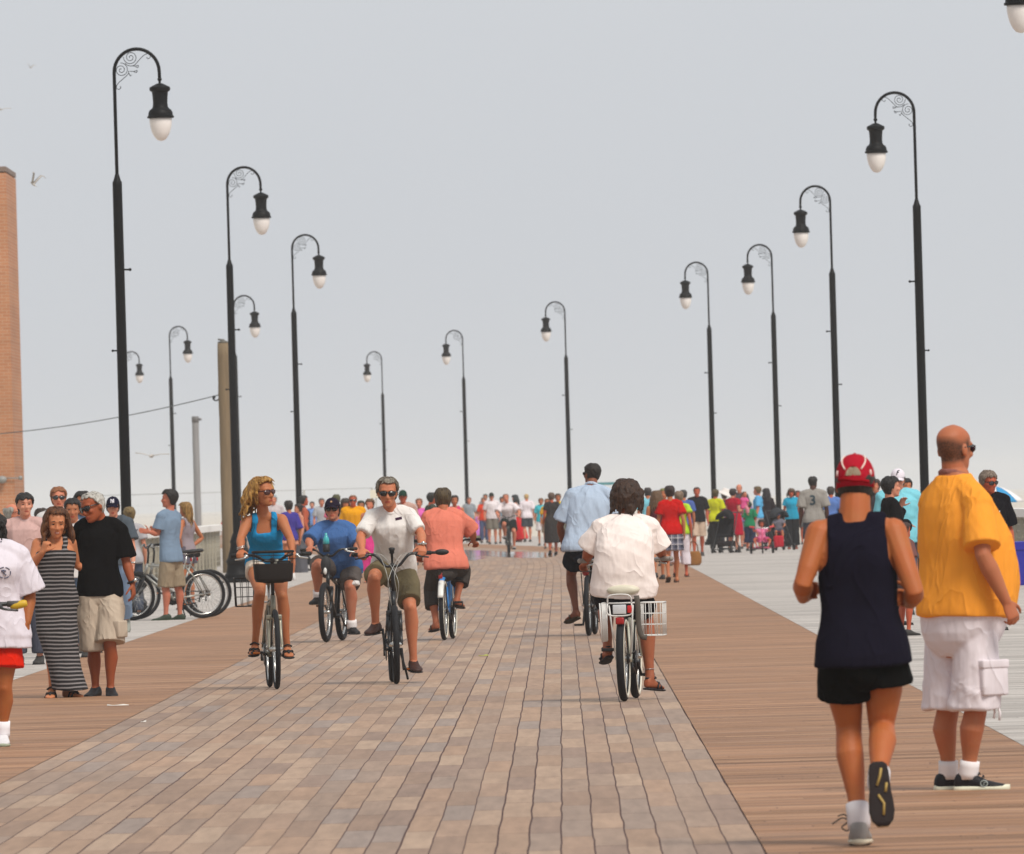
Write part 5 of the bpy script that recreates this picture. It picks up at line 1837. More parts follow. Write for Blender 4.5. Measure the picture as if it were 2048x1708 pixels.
# F - salmon shirt on the blue bicycle
Y = 110.2
rF = at(889, 1280, Y)
hF = nrm(V(.088, 1.06, 0))
bikeF, I = bicycle('bright blue bicycle with white patched rear mudguard ridden by the person in salmon', rF + hF * 1.06, hF, col='#1f6fb4', bar_z=1.10, hw=.37, sweep=.22, rise=.14, saddle_z=.84, saddle_w=.105, step=True, tyre_w=.026, wall=M_wallw, fender='#2a86c8', crank=2.3, bar_col='#1a1a1b', bar_y=.25)
b = MB(); R_ = I['R']; rings = []
for a in np.linspace(2.05, 2.75, 8):
    rings.append(np.array([(dx, I['yr'] + (R_ + .024 + dr) * math.cos(a), R_ + (R_ + .024 + dr) * math.sin(a)) for dx, dr in ((-.034, 0), (-.02, .008), (0, .011), (.02, .008), (.034, 0), (0, .006))]))
b.rings(rings); b.build('white_patch', plain('white_paint', '#d9d8d2', .4), bikeF)
b = MB(); b.box((0, -.80, .70), (.022, .012, .02), bev=.005); b.tube([(0, -.62, .74), (0, -.79, .71)], .006, 6); b.build('rear_light', plain('redlens', '#8f1414', .3), bikeF)
base = at(893, 1279, Y + .25); base[2] = 0
J = PJ(Y, neck=(887, 1022, .36), head=(886, 998, .40), sl=(859, 1035, .36), sr=(917, 1033, .36), mid=(889, 1083, .28), el=(846, 1078, .42), wl=(842, 1112, .60), er=(944, 1062, .48), wr=(948, 1084, .62),
       hl=(876, 1132, .24), hr=(908, 1132, .24), kl=(864, 1178, .55), al=(872, 1244, .36), kr=(925, 1136, .62), ar=(914, 1196, .44))
Fp = person('person in salmon t-shirt and dark grey capri trousers riding the blue bicycle away', base, J, (.05, 1, .1), sk='#b06a48', fat=1.25, hf=(.05, 1, 0), face=False, limbs=1.08,
            top=('tee', '#d67a66', dict(sleeve=.95, sflare=.035, off=.018, hem=-.05, flare=.03, fold=.014)), bottom=('pants', '#3f3a37', dict(len=1.55, flare=.03, off=.018, name='capri_trousers')),
            shoes=('flipflop', '#1c1712', {}), hair=('#2c1f14', dict(H_MED, strands=150, vol=.006, back=-.115, side=-.02, col2='#5a4a30')), hands={'r': dict(d=(.2, .8, -.1), th=(-1, .2, .2), pn=(0, .3, -1), curl=1.0), 'l': dict(d=(-.2, .8, -.2), th=(1, .2, .2), pn=(0, .3, -1), curl=1.0)},
            feet={'l': dict(d=(-.35, 1, -.1)), 'r': dict(d=(.35, 1, -.15))}, seed=6)

# G - pale blue shirt, riding away
Y = 110.4
rG = at(1178, 1272, Y)
hG = nrm(V(.075, 1.06, 0))
bikeG, I = bicycle('dark bicycle with a round red rear reflector under the man in pale blue shirt', rG + hG * 1.06, hG, col='#191a1d', bar_z=1.06, hw=.33, sweep=.10, rise=.06, saddle_z=.92, tyre_w=.027, crank=math.pi * .42)
b = MB(); b.lathe([(.0, -.01), (.036, -.008), (.038, .0), (.03, .008)], (0, 0, 0), n=16)
for i in range(len(b.v)):
    q = b.v[i]; b.v[i] = np.stack([q[:, 0] - .02, -.50 - q[:, 2], q[:, 1] + .70], 1)
b.build('rear_reflector', plain('redrefl', '#b01414', .25), bikeG)
b = MB(); b.tube([(.05, -.53, .34), (.07, -.5, .70)], .006, 6); b.tube([(-.05, -.53, .34), (-.07, -.5, .70)], .006, 6); b.box((0, -.47, .715), (.08, .15, .008)); b.build('rack', plain('rackblack', '#202124', .4), bikeG)
base = at(1183, 1271, Y + .25); base[2] = 0
J = PJ(Y, neck=(1184, 972, .40), head=(1184, 948, .48), sl=(1143, 992, .36), sr=(1217, 992, .36), mid=(1172, 1048, .28), el=(1120, 1052, .40), wl=(1128, 1092, .62), er=(1232, 1050, .42), wr=(1238, 1088, .62),
       hl=(1152, 1100, .25), hr=(1186, 1100, .25), kl=(1142, 1148, .62), al=(1152, 1222, .40), kr=(1204, 1150, .60), ar=(1204, 1226, .44))
G_ = person('man in pale blue shirt and navy shorts riding away beside the woman in white', base, J, (.02, 1, .2), sk='#7d4a31', fat=1.24, hf=(-.55, .83, 0), hs=1.0, limbs=1.05,
            top=('shirt', '#aab9cc', dict(sleeve=.82, sflare=.04, off=.020, hem=-.02, flare=.03, fold=.013, collar='#b4c2d4')), bottom=('shorts', '#12141f', dict(len=.55, flare=.03, off=.014)),
            shoes=('flipflop', '#3b3220', {}), hair=('#17100c', dict(H_BUZZ, vol=.005)), specs=True, feet={'l': dict(d=(-.6, .8, -.25), up=(.1, .3, 1)), 'r': dict(d=(.3, 1, 0))}, hands={'l': dict(d=(-.1, .9, -.2), th=(1, .2, .2), pn=(0, .3, -1), curl=1.0), 'r': dict(d=(.1, .9, -.2), th=(-1, .2, .2), pn=(0, .3, -1), curl=1.0)}, seed=7)
hipb = G_['J']['hl']

# H - woman in white on the pale cruiser
Y = 74.8
rH = at(1249, 1408, Y)
hH = nrm(V(.100, 1.06, 0))
bikeH, I = bicycle('cream cruiser bicycle with white wire side basket ridden by the woman in white', rH + hH * 1.06, hH, col='#c9cbbb', bar_z=1.055, hw=.345, sweep=.20, rise=.07, bar_y=.12, saddle_z=.845, saddle_col='#cfc9b4', saddle_w=.128, step=True, tyre_w=.030, wall=M_wallw,
                   crank=-.62, bar_col='#b9b9b6', grips='#8f8a84', R=.32, fat_saddle=True)
M_ww = plain('white_wire', '#d6d4d0', .4)
wire_basket(bikeH, 'wire_basket', (.235, -.56, .735), (.085, .17, .245), M_ww, 4, 4, .0028, .98, .0055)
b = MB()
for z in (.74, .62, .5):
    b.tube([(-.135, -.70, z), (-.135, -.40, z)], .0036, 5)
for y in (-.70, -.6, -.5, -.40):
    b.tube([(-.135, y, .74), (-.13, y, .45)], .005, 5)
b.tube([(-.10, -.71, .74), (-.10, -.71, .46)], .006, 5); b.tube([(-.15, -.71, .74), (-.14, -.71, .46)], .006, 5)
b.build('folded_basket', M_ww, bikeH)
b = MB()
for sx in (-1, 1):
    b.tube([(sx * .055, -.53, .33), (sx * .09, -.60, .72)], .006, 6); b.tube([(sx * .09, -.30, .735), (sx * .09, -.72, .735)], .006, 6)
b.tube(catmull([(-.09, -.72, .735), (-.085, -.735, .78), (-.05, -.74, .80), (.05, -.74, .80), (.085, -.735, .78), (.09, -.72, .735)], 18), .006, 6)
b.tube(catmull([(-.09, -.73, .735), (-.095, -.74, .67), (-.06, -.745, .645), (.06, -.745, .645), (.095, -.74, .67), (.09, -.73, .735)], 18), .006, 6)
for y in (-.4, -.5, -.6, -.7):
    b.tube([(-.09, y, .735), (.09, y, .735)], .005, 5)
b.build('rack', M_ww, bikeH)
b = MB(); b.box((0, -.745, .69), (.05, .008, .035), bev=.006); b.build('rear_plate', plain('plate', '#c4c6c8', .3), bikeH)
b = MB(); b.box((.0, -.73, .605), (.032, .022, .026), bev=.010); b.build('rear_light', plain('redlens2', '#9c1414', .25), bikeH)
b = MB(); b.box((.075, -.745, .69), (.016, .012, .028), bev=.005); b.build('reflector', plain('redlens3', '#c02020', .25), bikeH)
b = MB(); b.tube(catmull([(.13, -.74, .79), (.14, -.75, .70), (.14, -.75, .58), (.16, -.75, .49), (.20, -.75, .475)], 14), .020, 8, flat=(V(0, 1, 0), .4)); b.build('lock_strap', plain('strapgrey', '#4e473f', .7), bikeH)
b = MB(); b.ball((.0, .05, 1.05), .01); b.build('bell', M_chrome, bikeH)
base = at(1252, 1406, Y + .25); base[2] = 0
J = PJ(Y, neck=(1254, 1034, .40), head=(1253, 993, .46), sl=(1202, 1058, .36), sr=(1301, 1056, .36), mid=(1248, 1120, .26), el=(1180, 1098, .42), wl=(1170, 1126, .58), er=(1318, 1096, .42), wr=(1326, 1114, .58),
       hl=(1222, 1190, .31), hr=(1272, 1190, .31), kl=(1213, 1200, .68), al=(1215, 1295, .40), kr=(1291, 1235, .62), ar=(1300, 1356, .52))
prH = [(-.16, .12, .07, .08), (-.10, .17, .10, .12), (0, .222, .13, .165), (.14, .222, .15, .155), (.30, .212, .16, .135), (.42, .208, .16, .130), (.56, .205, .16, .130), (.66, .203, .16, .130), (.74, .200, .15, .128),
       (.82, .190, .125, .120), (.89, .160, .095, .100), (.95, .105, .066, .076), (1.0, .066, .054, .060), (1.06, .055, .050, .052)]
H_ = person('woman in loose white t-shirt with dark wavy hair riding the cream cruiser away', base, J, (.04, 1, .1), sk='#9c5a3a', fem=True, prof=prH, limbs=1.22, hf=(.1, 1, .05), face=False, hs=1.02,
            top=('tee', '#ecdfd9', dict(sleeve=.98, sflare=.045, off=.018, hem=.02, flare=.012, low=.0, fold=.013, ff=9, fst=(.7, .7, 1.2))), bottom=('shorts', '#131216', dict(len=.55, flare=.02, off=.012)),
            shoes=('sandal', '#15121a', {}), hair=('#21120a', dict(H_LONG, vol=.014, r=.013, back=-.118, side=-.06, strands=260, slen=.05, long=.150, locks=150, width=.006, curly=.10, col2='#3f2614')),
            hands={'l': dict(d=(-.2, .9, -.25), th=(1, .3, .2), pn=(0, .4, -1), curl=1.05), 'r': dict(d=(.25, .9, -.1), th=(-1, .3, .2), pn=(0, .4, -1), curl=1.05)}, feet={'l': dict(d=(-.2, 1, -.25)), 'r': dict(d=(.55, .8, -.08))}, seed=8)
b = MB(); q = H_['J']['ar'] * .85 + H_['J']['kr'] * .15; b.tube([q + V(.040 * math.cos(a), .040 * math.sin(a), 0) for a in np.arange(14) * math.pi / 7], .0025, 5, closed=True); b.build('anklet', M_chrome, H_['root'])

# I - woman in the long striped dress
def stripes():
    m, nt, b = _new('striped_jersey')
    tc = nt.nodes.new('ShaderNodeTexCoord'); sx = nt.nodes.new('ShaderNodeSeparateXYZ'); nt.links.new(tc.outputs['Object'], sx.inputs[0])
    n = _noise(nt, 3.0, 2, tc.outputs['Object'])
    z = _mathn(nt, 'MULTIPLY_ADD', n.outputs['Fac'], .035, sx.outputs[2])
    fr_ = _mathn(nt, 'FRACT', _mathn(nt, 'DIVIDE', z, .0325))
    g = _mathn(nt, 'LESS_THAN', fr_, .38)
    nt.links.new(_mixc(nt, g, lin('#191517'), lin('#807b7b')), b.inputs['Base Color'])
    b.inputs['Roughness'].default_value = .9
    n2 = _noise(nt, 9, 4, _map(nt, (1, 1, .4))); _bump(nt, b, n2.outputs['Fac'], .8, .012)
    return m
Y = 82.7
base = ground(125, 1393)
J = PJ(Y, neck=(111, 1080, .02), head=(113, 1046, -.03), sl=(76, 1088, .02), sr=(141, 1086, .02), mid=(112, 1140, -.02), el=(64, 1130, -.04), wl=(86, 1104, -.16), er=(153, 1130, .12), wr=(196, 1150, .20),
       hl=(93, 1208, 0), hr=(131, 1208, 0), kl=(106, 1300, -.02), al=(104, 1378, .0), kr=(134, 1302, .02), ar=(136, 1376, .05))
rel = lambda px, py, dy: at(px, py, Y + dy) - base
I_ = person('woman in long striped dress with auburn hair walking beside the man in black', base, J, (.1, -1, 0), sk='#c08058', fem=True, fat=1.06, hf=(.12, -1, -.18), hu=(.05, -.1, 1), grin=True, limbs=1.02,
            top=('dress', '#222', dict(mat=stripes(), sleeve=0, hem=-.02, low=0, flare=0, off=.010, neck=.78, name='striped_dress', fold=.0035, ff=12, fst=(1, 1, .15),
                 dress=[(-.06, .172, .12, .13, 0, 0), (-.22, .172, .12, .13, .005, -.01), (-.38, .148, .12, .13, .03, -.02), (-.53, .138, .14, .14, .06, -.02), (-.64, .142, .16, .15, .085, -.02), (-.705, .150, .17, .16, .10, -.02)],
                 wstraps=(.58, .68), wr=.014)),
            shoes=('sandal', '#1a1614', {}), hair=('#34190b', dict(H_LONG, vol=.012, r=.014, long=.29, locks=84, width=.022, col2='#6d4220', fringe=.080, strands=260, slen=.07, curly=.22, front=.03)),
            hands={'l': dict(d=(.35, -.2, 1), th=(.7, -.6, 0), pn=(.8, .5, .0), curl=1.2), 'r': dict(d=(.9, .1, .1), curl=.6)}, feet={'l': dict(d=(-.1, -1, 0)), 'r': dict(d=(.75, -.75, 0))}, seed=9)

# J - man in black
Y = 82.9
base = ground(203, 1393)
J = PJ(Y, neck=(203, 1038, 0), head=(186, 1014, -.06), sl=(163, 1056, .0), sr=(241, 1062, -.02), mid=(198, 1115, -.01), el=(142, 1105, .22), wl=(112, 1125, .26), er=(252, 1122, -.02), wr=(265, 1168, -.08),
       hl=(179, 1190, 0), hr=(221, 1190, 0), kl=(188, 1300, .02), al=(191, 1374, .06), kr=(220, 1292, -.10), ar=(221, 1374, -.06))
Jm = person('tanned man with white hair in black t-shirt and beige cargo shorts leaning to the woman', base, J, (-.15, -1, 0), sk='#96502d', fat=.98, hf=(-.72, -.66, -.22), hu=(-.30, .02, .95), eyes=False, specs=dict(col='#050506'), hs=1.04,
            top=('tee', '#0f0e0f', dict(sleeve=.88, sflare=.036, off=.016, hem=-.01, flare=.02, fold=.012)), bottom=('shorts', '#b9a997', dict(len=.93, flare=.05, off=.022, fold=.012, ff=12, fst=(1, 1, .8), name='cargo_shorts', len_l=1.0)),
            shoes=('shoe', '#151619', dict(sole='#0f0f10')), hair=('#8f8a82', dict(H_SHORT, vol=.003, r=.009, col2='#c9c6bf', strands=170, slen=.04, part=-.5, side=.018, back=-.055, fringe=.088)),
            hands={'r': dict(d=(.1, -.1, -1), th=(-.3, -1, 0), pn=(-.9, .1, 0), curl=.5)}, feet={'l': dict(d=(-.3, -1, 0)), 'r': dict(d=(.12, -1, 0))}, seed=10)
b = MB(); w_ = Jm['J']['wr']; b.tube([w_ + V(.036 * math.cos(a), .033 * math.sin(a), .012 * math.cos(a) + .02) for a in np.arange(14) * math.pi / 7], .010, 6, closed=True); b.build('watch_strap', M_rub, Jm['root'])
b = MB(); b.ball(w_ + V(.024, -.028, .03), (.018, .016, .020)); b.build('watch', M_chrome, Jm['root'])
b = MB(); kx = nrm(Jm['J']['kr'] - Jm['J']['hr']); c0 = Jm['J']['hr'] + kx * .29 + V(.085, -.075, 0)
b.box(c0, (.035, .06, .07), bev=.012, axes=[nrm(V(.8, -.6, 0)), nrm(V(.6, .8, 0)), Z]); b.build('pocket', cloth('#b9a997'), Jm['bottom'])

# K - person in white cut by the left edge
Y = 66.0
base = ground(-12, 1492)
J = PJ(Y, neck=(-14, 1090, 0), head=(-36, 1048, .0), sl=(-66, 1112, 0), sr=(36, 1114, 0), mid=(-15, 1175, 0), el=(-86, 1190, .02), wl=(-82, 1250, -.08), er=(60, 1186, .03), wr=(54, 1244, -.06),
       hl=(-42, 1270, 0), hr=(8, 1270, 0), kl=(-40, 1375, .15), al=(-40, 1450, .38), kr=(8, 1375, -.04), ar=(5, 1466, .0))
K_ = person('person in oversized white t-shirt and red shorts walking out of the left edge', base, J, (.05, -1, 0), sk='#a2602f', fem=True, fat=1.25, hf=(-.75, -.6, 0),
            top=('tee', '#d8d0d8', dict(sleeve=.98, sflare=.045, off=.025, hem=-.14, flare=.04, fold=.006)), bottom=('shorts', '#d3240f', dict(len=.62, flare=.045, off=.014)),
            shoes=('sneaker', '#d6d4d6', dict(sole='#9ca58f', sock='#e8e4e8', sockh=.08)), hair=('#14100e', dict(H_LONG, vol=.016, r=.018, long=.18, locks=56, width=.02, curly=.8)), hat=('#d8d2d4', 1.0),
            hands={'r': dict(d=(-.08, -.1, -1), th=(-.5, -.8, 0), pn=(-.8, .3, 0), curl=.4)}, seed=12)
vv, ff = [], []
lg = MB()
og = at(11, 1145, Y) - base
for rx, rz, rr_ in ((.042, .036, .004),):
    ps = [(rx * math.cos(a), rz * math.sin(a)) for a in np.arange(24) * math.pi / 12]
    q, _ = decal(ps, [], og, (1, 0, 0), (0, 0, 1), (0, 1, 0), K_['top'], .004)
    for i in range(24):
        if i % 4 != 1:
            lg.tube([q[i], q[(i + 1) % 24]], .0028, 4)
for pts in ([(-.018, .012), (-.004, .016), (.012, .010)], [(-.012, .012), (-.004, .002), (.002, -.010)], [(.006, -.012), (.012, -.016)]):
    q, _ = decal(pts, [], og, (1, 0, 0), (0, 0, 1), (0, 1, 0), K_['top'], .004)
    lg.tube(q, .0045, 5)
lg.build('chest_emblem', cloth('#5c5f74', .001), K_['root'])

# a rider just entering at the left edge: only the yellow bar end and a shoe tip show
Y = 55.5
fX = at(-80, 1690, Y)
bikeX, I = bicycle('bicycle mostly outside the left edge with a yellow handlebar end poking in', fX, (.02, -1.06), col='#2a2a2d', bar_z=1.03, hw=.375, sweep=.02, rise=.03, bar_y=.28, lever='#2a2a2c', crank=-1.35, grips='#4a4644')
b = MB(); ge = np.array(I['hp'](-1)[-1]); b.tube([ge + (.05, 0, -.012), ge + (-.008, 0, .0)], [.024, .022], 12, round_ends=True); b.build('bar_end', plain('yellow_rubber', '#c9a21c', .5), bikeX)
base = at(-95, 1690, Y + .83); base[2] = 0
J = PJ(Y, neck=(-100, 1160, .62), head=(-100, 1105, .56), sl=(-162, 1185, .62), sr=(-62, 1185, .62), mid=(-100, 1270, .72), el=(-200, 1260, .45), wl=(-190, 1300, .34), er=(-45, 1262, .45), wr=(-32, 1298, .34),
       hl=(-132, 1390, .84), hr=(-76, 1390, .84), kl=(-140, 1440, .40), al=(-130, 1560, .58), kr=(-62, 1490, .46), ar=(-24, 1655, .52))
X_ = person('rider cut off by the left edge with only a dark shoe tip in view', base, J, (0, -1, .1), sk='tan', hf=(0, -1, 0), top=('tee', '#4a4f58', dict(sleeve=.6)), bottom=('shorts', '#3a3d3a', dict(len=.8)), shoes=('shoe', '#33231f', {}), hair=('#2a1d14', H_SHORT), vox=.012, feet={'l': dict(d=(-.1, -1, 0)), 'r': dict(d=(.22, -1, 0))}, seed=13)

# T - man with the silver bicycles
Y = 137.6
base = ground(340, 1241)
J = PJ(Y, neck=(339, 1022, .0), head=(339, 997, .0), sl=(322, 1034, -.12), sr=(353, 1034, .12), mid=(340, 1072, 0), el=(315, 1068, -.12), wl=(299, 1064, -.20), er=(345, 1075, .16), wr=(320, 1062, .14),
       hl=(335, 1120, -.08), hr=(349, 1120, .08), kl=(331, 1175, -.08), al=(332, 1229, -.08), kr=(356, 1175, .05), ar=(360, 1229, .08))
T_ = person('dark haired man in grey blue t-shirt and khaki shorts standing between the silver bicycles', base, J, (-.85, -.35, 0), sk='#b8735a', hf=(-1, -.08, 0), vox=.009, hs=1.02,
            top=('tee', '#76899e', dict(sleeve=.72, sflare=.03, off=.018, hem=-.04, flare=.02)), bottom=('shorts', '#8d7d68', dict(len=.98, flare=.04, off=.016)), shoes=('sneaker', '#2e3a2c', dict(sole='#3d4a30')), hair=('#15100e', dict(H_MED, vol=.012, strands=90)),
            hands={'l': dict(d=(-1, -.1, .2), th=(0, 0, 1), pn=(0, -1, .3), curl=.3), 'r': dict(d=(-1, 0, .3), th=(0, 0, 1), pn=(0, -1, 0), curl=.3)}, feet={'l': dict(d=(-1, -.15, 0)), 'r': dict(d=(-.95, .2, 0))}, seed=14)
for lab, px, py, Yb, hd, c_ in (('silver mountain bicycle parked broadside behind the legs of the man in grey blue', 266, 1243, 138.2, (-.93, -.36), '#a8a79f'), ('second silver bicycle parked just behind the first, wheel rims doubling behind it', 277, 1240, 139.6, (-.95, -.30), '#8f8f8a')):
    f_ = at(px, py, Yb)
    bk, I = bicycle(lab, f_, hd, col=c_, metal=.5, bar_z=1.04, hw=.30, sweep=.05, rise=.04, saddle_z=.95, susp=True, tyre_w=.026, crank=.5, kick=True, base=1.03, group='silver bicycles parked by the left railing')
    b = MB(); b.ball((0, -.36, .82), (.02, .015, .03)); b.build('rear_reflector', plain('redrefl', '#b01414', .25), bk)
    b = MB(); b.ball((0, -.36, .88), (.035, .05, .04)); b.build('saddle_bag', M_rub, bk)
# ------------------------------------------------------------------ everyone farther off
TANKW = [(-.2, .16), (.3, .145), (.66, .152), (.74, .140), (.82, .118), (.9, .10), (.95, .085)]
def crowd(label, px, d, h, yaw, top, bottom, hair=('#17110d', H_SHORT), sk='tan', fem=False, fat=1.0, walk=0.0, arms=('hang', 'hang'), hat=None, specs=None, hy=0.0, nod=0.0, lean=0.0,
          shoes=('sneaker', '#3a3836', {}), z0=0.0, group=None, vox=None, face=None, seed=0, **kw):
    p = at(px, 1000, d)
    base = np.array([p[0], d, z0])
    J, fwd, hf, feet, k = pose(base, yaw, h, walk, arms, hy, lean, nod, fem)
    v = vox or (.0105 if d < 135 else .013)
    kind, col = top[0], top[1]
    o = dict(top[2]) if len(top) > 2 else {}
    o.setdefault('fold', .012)
    if kind == 'tank':
        T = ('tank', col, dict(dict(sleeve=0, neck=.95, hem=-.05, off=.012, wid=TANKW, name='tank_top', wstraps=(.5, .65)), **o))
    elif kind == 'dress':
        L = o.pop('length', .45); w = o.pop('w', .2)
        T = ('dress', col, dict(dict(sleeve=o.pop('sleeve', 0), neck=.93, hem=0, low=0, off=.014, name='dress', wid=o.pop('wid', TANKW),
             dress=[(-.05, .19 * fat, .12 * fat, .14 * fat, 0, 0), (-L * .55, (.19 + w) / 2 * fat, .14 * fat, .15 * fat, 0, 0), (-L, w * fat, .15 * fat, .16 * fat, 0, 0)]), **o))
    else:
        T = ('tee', col, dict(dict(sleeve=.7, sflare=.03, off=.018, hem=-.10, flare=.02, name='shirt'), **o))
    B_ = None
    if bottom:
        bo = dict(bottom[2]) if len(bottom) > 2 else {}
        if bottom[0] == 'shorts':
            B_ = ('shorts', bottom[1], dict(dict(len=.85, flare=.04, off=.016), **bo))
        elif bottom[0] == 'pants':
            B_ = ('pants', bottom[1], dict(dict(len=1.92, flare=.025, off=.014, name='trousers'), **bo))
        else:
            L = bo.pop('length', .4)
            B_ = ('skirt', bottom[1], dict(dict(off=.012, name='skirt', rings=[(-.05, .19 * fat, .12, .15, 0, 0), (-L, .22 * fat, .15, .17, 0, 0)]), **bo))
    away = abs(((yaw + hy) % 360)) < 70 or abs(((yaw + hy) % 360)) > 290
    return person(label, base, J, fwd, sk=sk, fem=fem, fat=fat, top=T, bottom=B_, shoes=shoes, hair=hair, hat=hat, specs=specs, hf=hf, face=(not away) if face is None else face,
                  vox=v, feet=feet, sc=k, seed=seed or int(px * 7 + d), group=group, details=False, **kw)

def plaid():
    m, nt, b = _new('plaid')
    tc = nt.nodes.new('ShaderNodeTexCoord'); sx = nt.nodes.new('ShaderNodeSeparateXYZ'); nt.links.new(tc.outputs['Object'], sx.inputs[0])
    f = lambda s, p, w: _mathn(nt, 'LESS_THAN', _mathn(nt, 'FRACT', _mathn(nt, 'DIVIDE', s, p)), w)
    a = _mathn(nt, 'ADD', f(sx.outputs[0], .11, .45), f(sx.outputs[2], .11, .45))
    c = _mixc(nt, _mathn(nt, 'MULTIPLY', a, .5), lin('#2a2c3c'), lin('#6f6f80'))
    w_ = _mathn(nt, 'MAXIMUM', f(sx.outputs[0], .11, .08), f(sx.outputs[2], .11, .08))
    nt.links.new(_mixc(nt, w_, c, lin('#c9c2c4')), b.inputs['Base Color']); b.inputs['Roughness'].default_value = .9
    return m
FF = ('flipflop', '#3a2d22', {})
SN = ('sneaker', '#cfccca', dict(sole='#b9b5b0', sock='#e0dcda', sockh=.06))
BL = ('shoe', '#1b1a1b', {})
hr = lambda c, s=H_SHORT: (c, s)
GL = 'people walking on the left side of the boardwalk'
GC = 'people far down the boardwalk'
GR = 'people gathered on the right side of the boardwalk'
GB = 'people out on the beach'

# --- left, behind the couple
crowd('young dark haired man in pale pink button shirt at the left edge', 50, 101, 1.73, 172, ('shirt', '#c3a09a', dict(sleeve=1.2, collar='#c9aaa4', off=.02)), ('pants', '#4a4c58'), hr('#15110f', dict(H_SHORT, vol=.005, r=.011, fringe=.058, side=.014)), 'fair', hy=20, group=GL, vox=.008)
crowd('grey haired balding man with glasses half hidden at the left edge', 22, 117, 1.64, -100, ('tee', '#9a8f86'), ('shorts', '#6d675c'), ('#77746e', dict(H_SHORT, bald=.06, vol=.008)), 'pink', specs=True, group=GL)
crowd('red haired man in dark wraparound sunglasses, only his head showing above the couple', 117, 113, 1.81, 185, ('tee', '#c5c2c0'), ('shorts', '#5d5a55'), hr('#6d4326', dict(H_SHORT, vol=.004)), 'pink', specs=dict(col='#0a1418'), group=GL)
crowd('young man with close cropped black hair in white shirt between the couple', 145, 105, 1.675, 180, ('tee', '#dcd8d6', {}), ('pants', '#5e6f86'), hr('#15110f', dict(H_SHORT, vol=.004)), 'olive', nod=.5, group=GL)
crowd('person with sunglasses pushed up on dark hair, hidden behind the man in black', 165, 108, 1.74, 190, ('tee', '#5b6a80'), ('shorts', '#4b4d50'), hr('#16120f', H_MED), 'tan', group=GL)
crowd('person whose dark hair alone shows behind the striped dress woman', 82, 122, 1.575, 0, ('tee', '#6d6470'), ('pants', '#3b4354'), hr('#241811', H_MED), 'tan', fem=True, group=GL)
Q = crowd('man in slate grey t-shirt, blue jeans and dark lettered cap behind the man in black', 226, 125, 1.69, 178, ('tee', '#4c545c', dict(sleeve=.75)), ('pants', '#7f93ad'), hr('#241a14'), 'fair', walk=.8, hat=('#15162a', .9), nod=.4, shoes=('sneaker', '#8d8f86', dict(sole='#6d7068')), group=GL, vox=.009)
hatm = [o for o in LINK if o.parent is Q['root'] and o.name.startswith('cap')][0]
w_mat = cloth('#d9d7de', .001)
cen = head_pt(Q['fr'], Q['hs'], 0, .10, .088)
for tx in ('N', 'Y'):
    print_on(hatm, Q['root'], 'cap_letter', tx, .068, cen, (-Q['fr'][3]) if Q['fr'][3][0] < 0 else Q['fr'][3], (0, 1, 0), w_mat)
b = MB(); w_ = Q['J']['wl']; b.tube([w_ + V(.034 * math.cos(a), .034 * math.sin(a), .02) for a in np.arange(12) * math.pi / 6], .010, 6, closed=True); b.build('watch', M_chrome, Q['root'])
S_ = crowd('woman seen from behind with hair pinned up and a bag strap across her grey top', 258, 141, 1.565, 8, ('tee', '#a8a5a8', dict(sleeve=.6)), ('pants', '#3f4654'), ('#4a3a24', dict(H_BUN, col2='#8a7448')), 'fair', fem=True, group=GL)
b = MB(); J_ = S_['J']; b.tube(catmull([J_['sr'] + V(0, .0, .06), J_['sr'] * .5 + J_['hl'] * .5 + V(0, -.13, .1), J_['hl'] + V(-.12, -.06, .02)], 12), .014, 6, flat=(V(0, 1, 0), .4)); b.build('bag_strap', cloth('#3a3540', .001), S_['root'])
crowd('woman with long brown ponytail standing with hand on hip by the railing', 371, 151, 1.62, 60, ('tank', '#8d8288', {}), ('shorts', '#5a5560', dict(len=.4)), ('#5a4020', dict(H_PONY, col2='#a07a40', long=.30, locks=22)), 'gold', fem=True, arms=('hip', 'hip'), group=GL, vox=.010)
RK = crowd('child in bright red t-shirt half hidden by the second left lamp base', 461, 252, 1.50, 10, ('tee', '#c8141c'), ('shorts', '#a3a0a0'), hr('#17130f', H_MED), 'tan', group=GL)

# --- out on the sand, left
crowd('beachgoer with grey hair in white shirt on the sand', 294, 315, 1.62, 160, ('tee', '#d6d2d0'), ('shorts', '#6a7488'), hr('#46525a', H_MED), 'pink', z0=-1.5 + .45, group=GB)
crowd('pale haired beachgoer in pale shirt beside the grey haired one', 311, 318, 1.74, 200, ('tee', '#cfc8c4'), ('shorts', '#8a93a8'), hr('#b09a7c'), 'pink', z0=-1.05, group=GB)
crowd('beachgoer in aqua top beside the faded piling', 381, 330, 1.85, 170, ('tee', '#7fc4c8'), ('shorts', '#596a7c'), hr('#5a4a40'), 'fair', z0=-1.05, group=GB)
crowd('bare armed beachgoer in dark olive shorts near the faded piling', 411, 318, 1.58, 185, ('tank', '#5a6a4c', {}), ('shorts', '#4d5a3c'), hr('#44484c', H_MED), 'red', z0=-1.05, group=GB)
crowd('beachgoer in dark top behind the bare armed one', 399, 340, 1.70, 180, ('tee', '#55575f'), ('shorts', '#4a4f58'), hr('#33363a'), 'tan', z0=-1.05, group=GB)
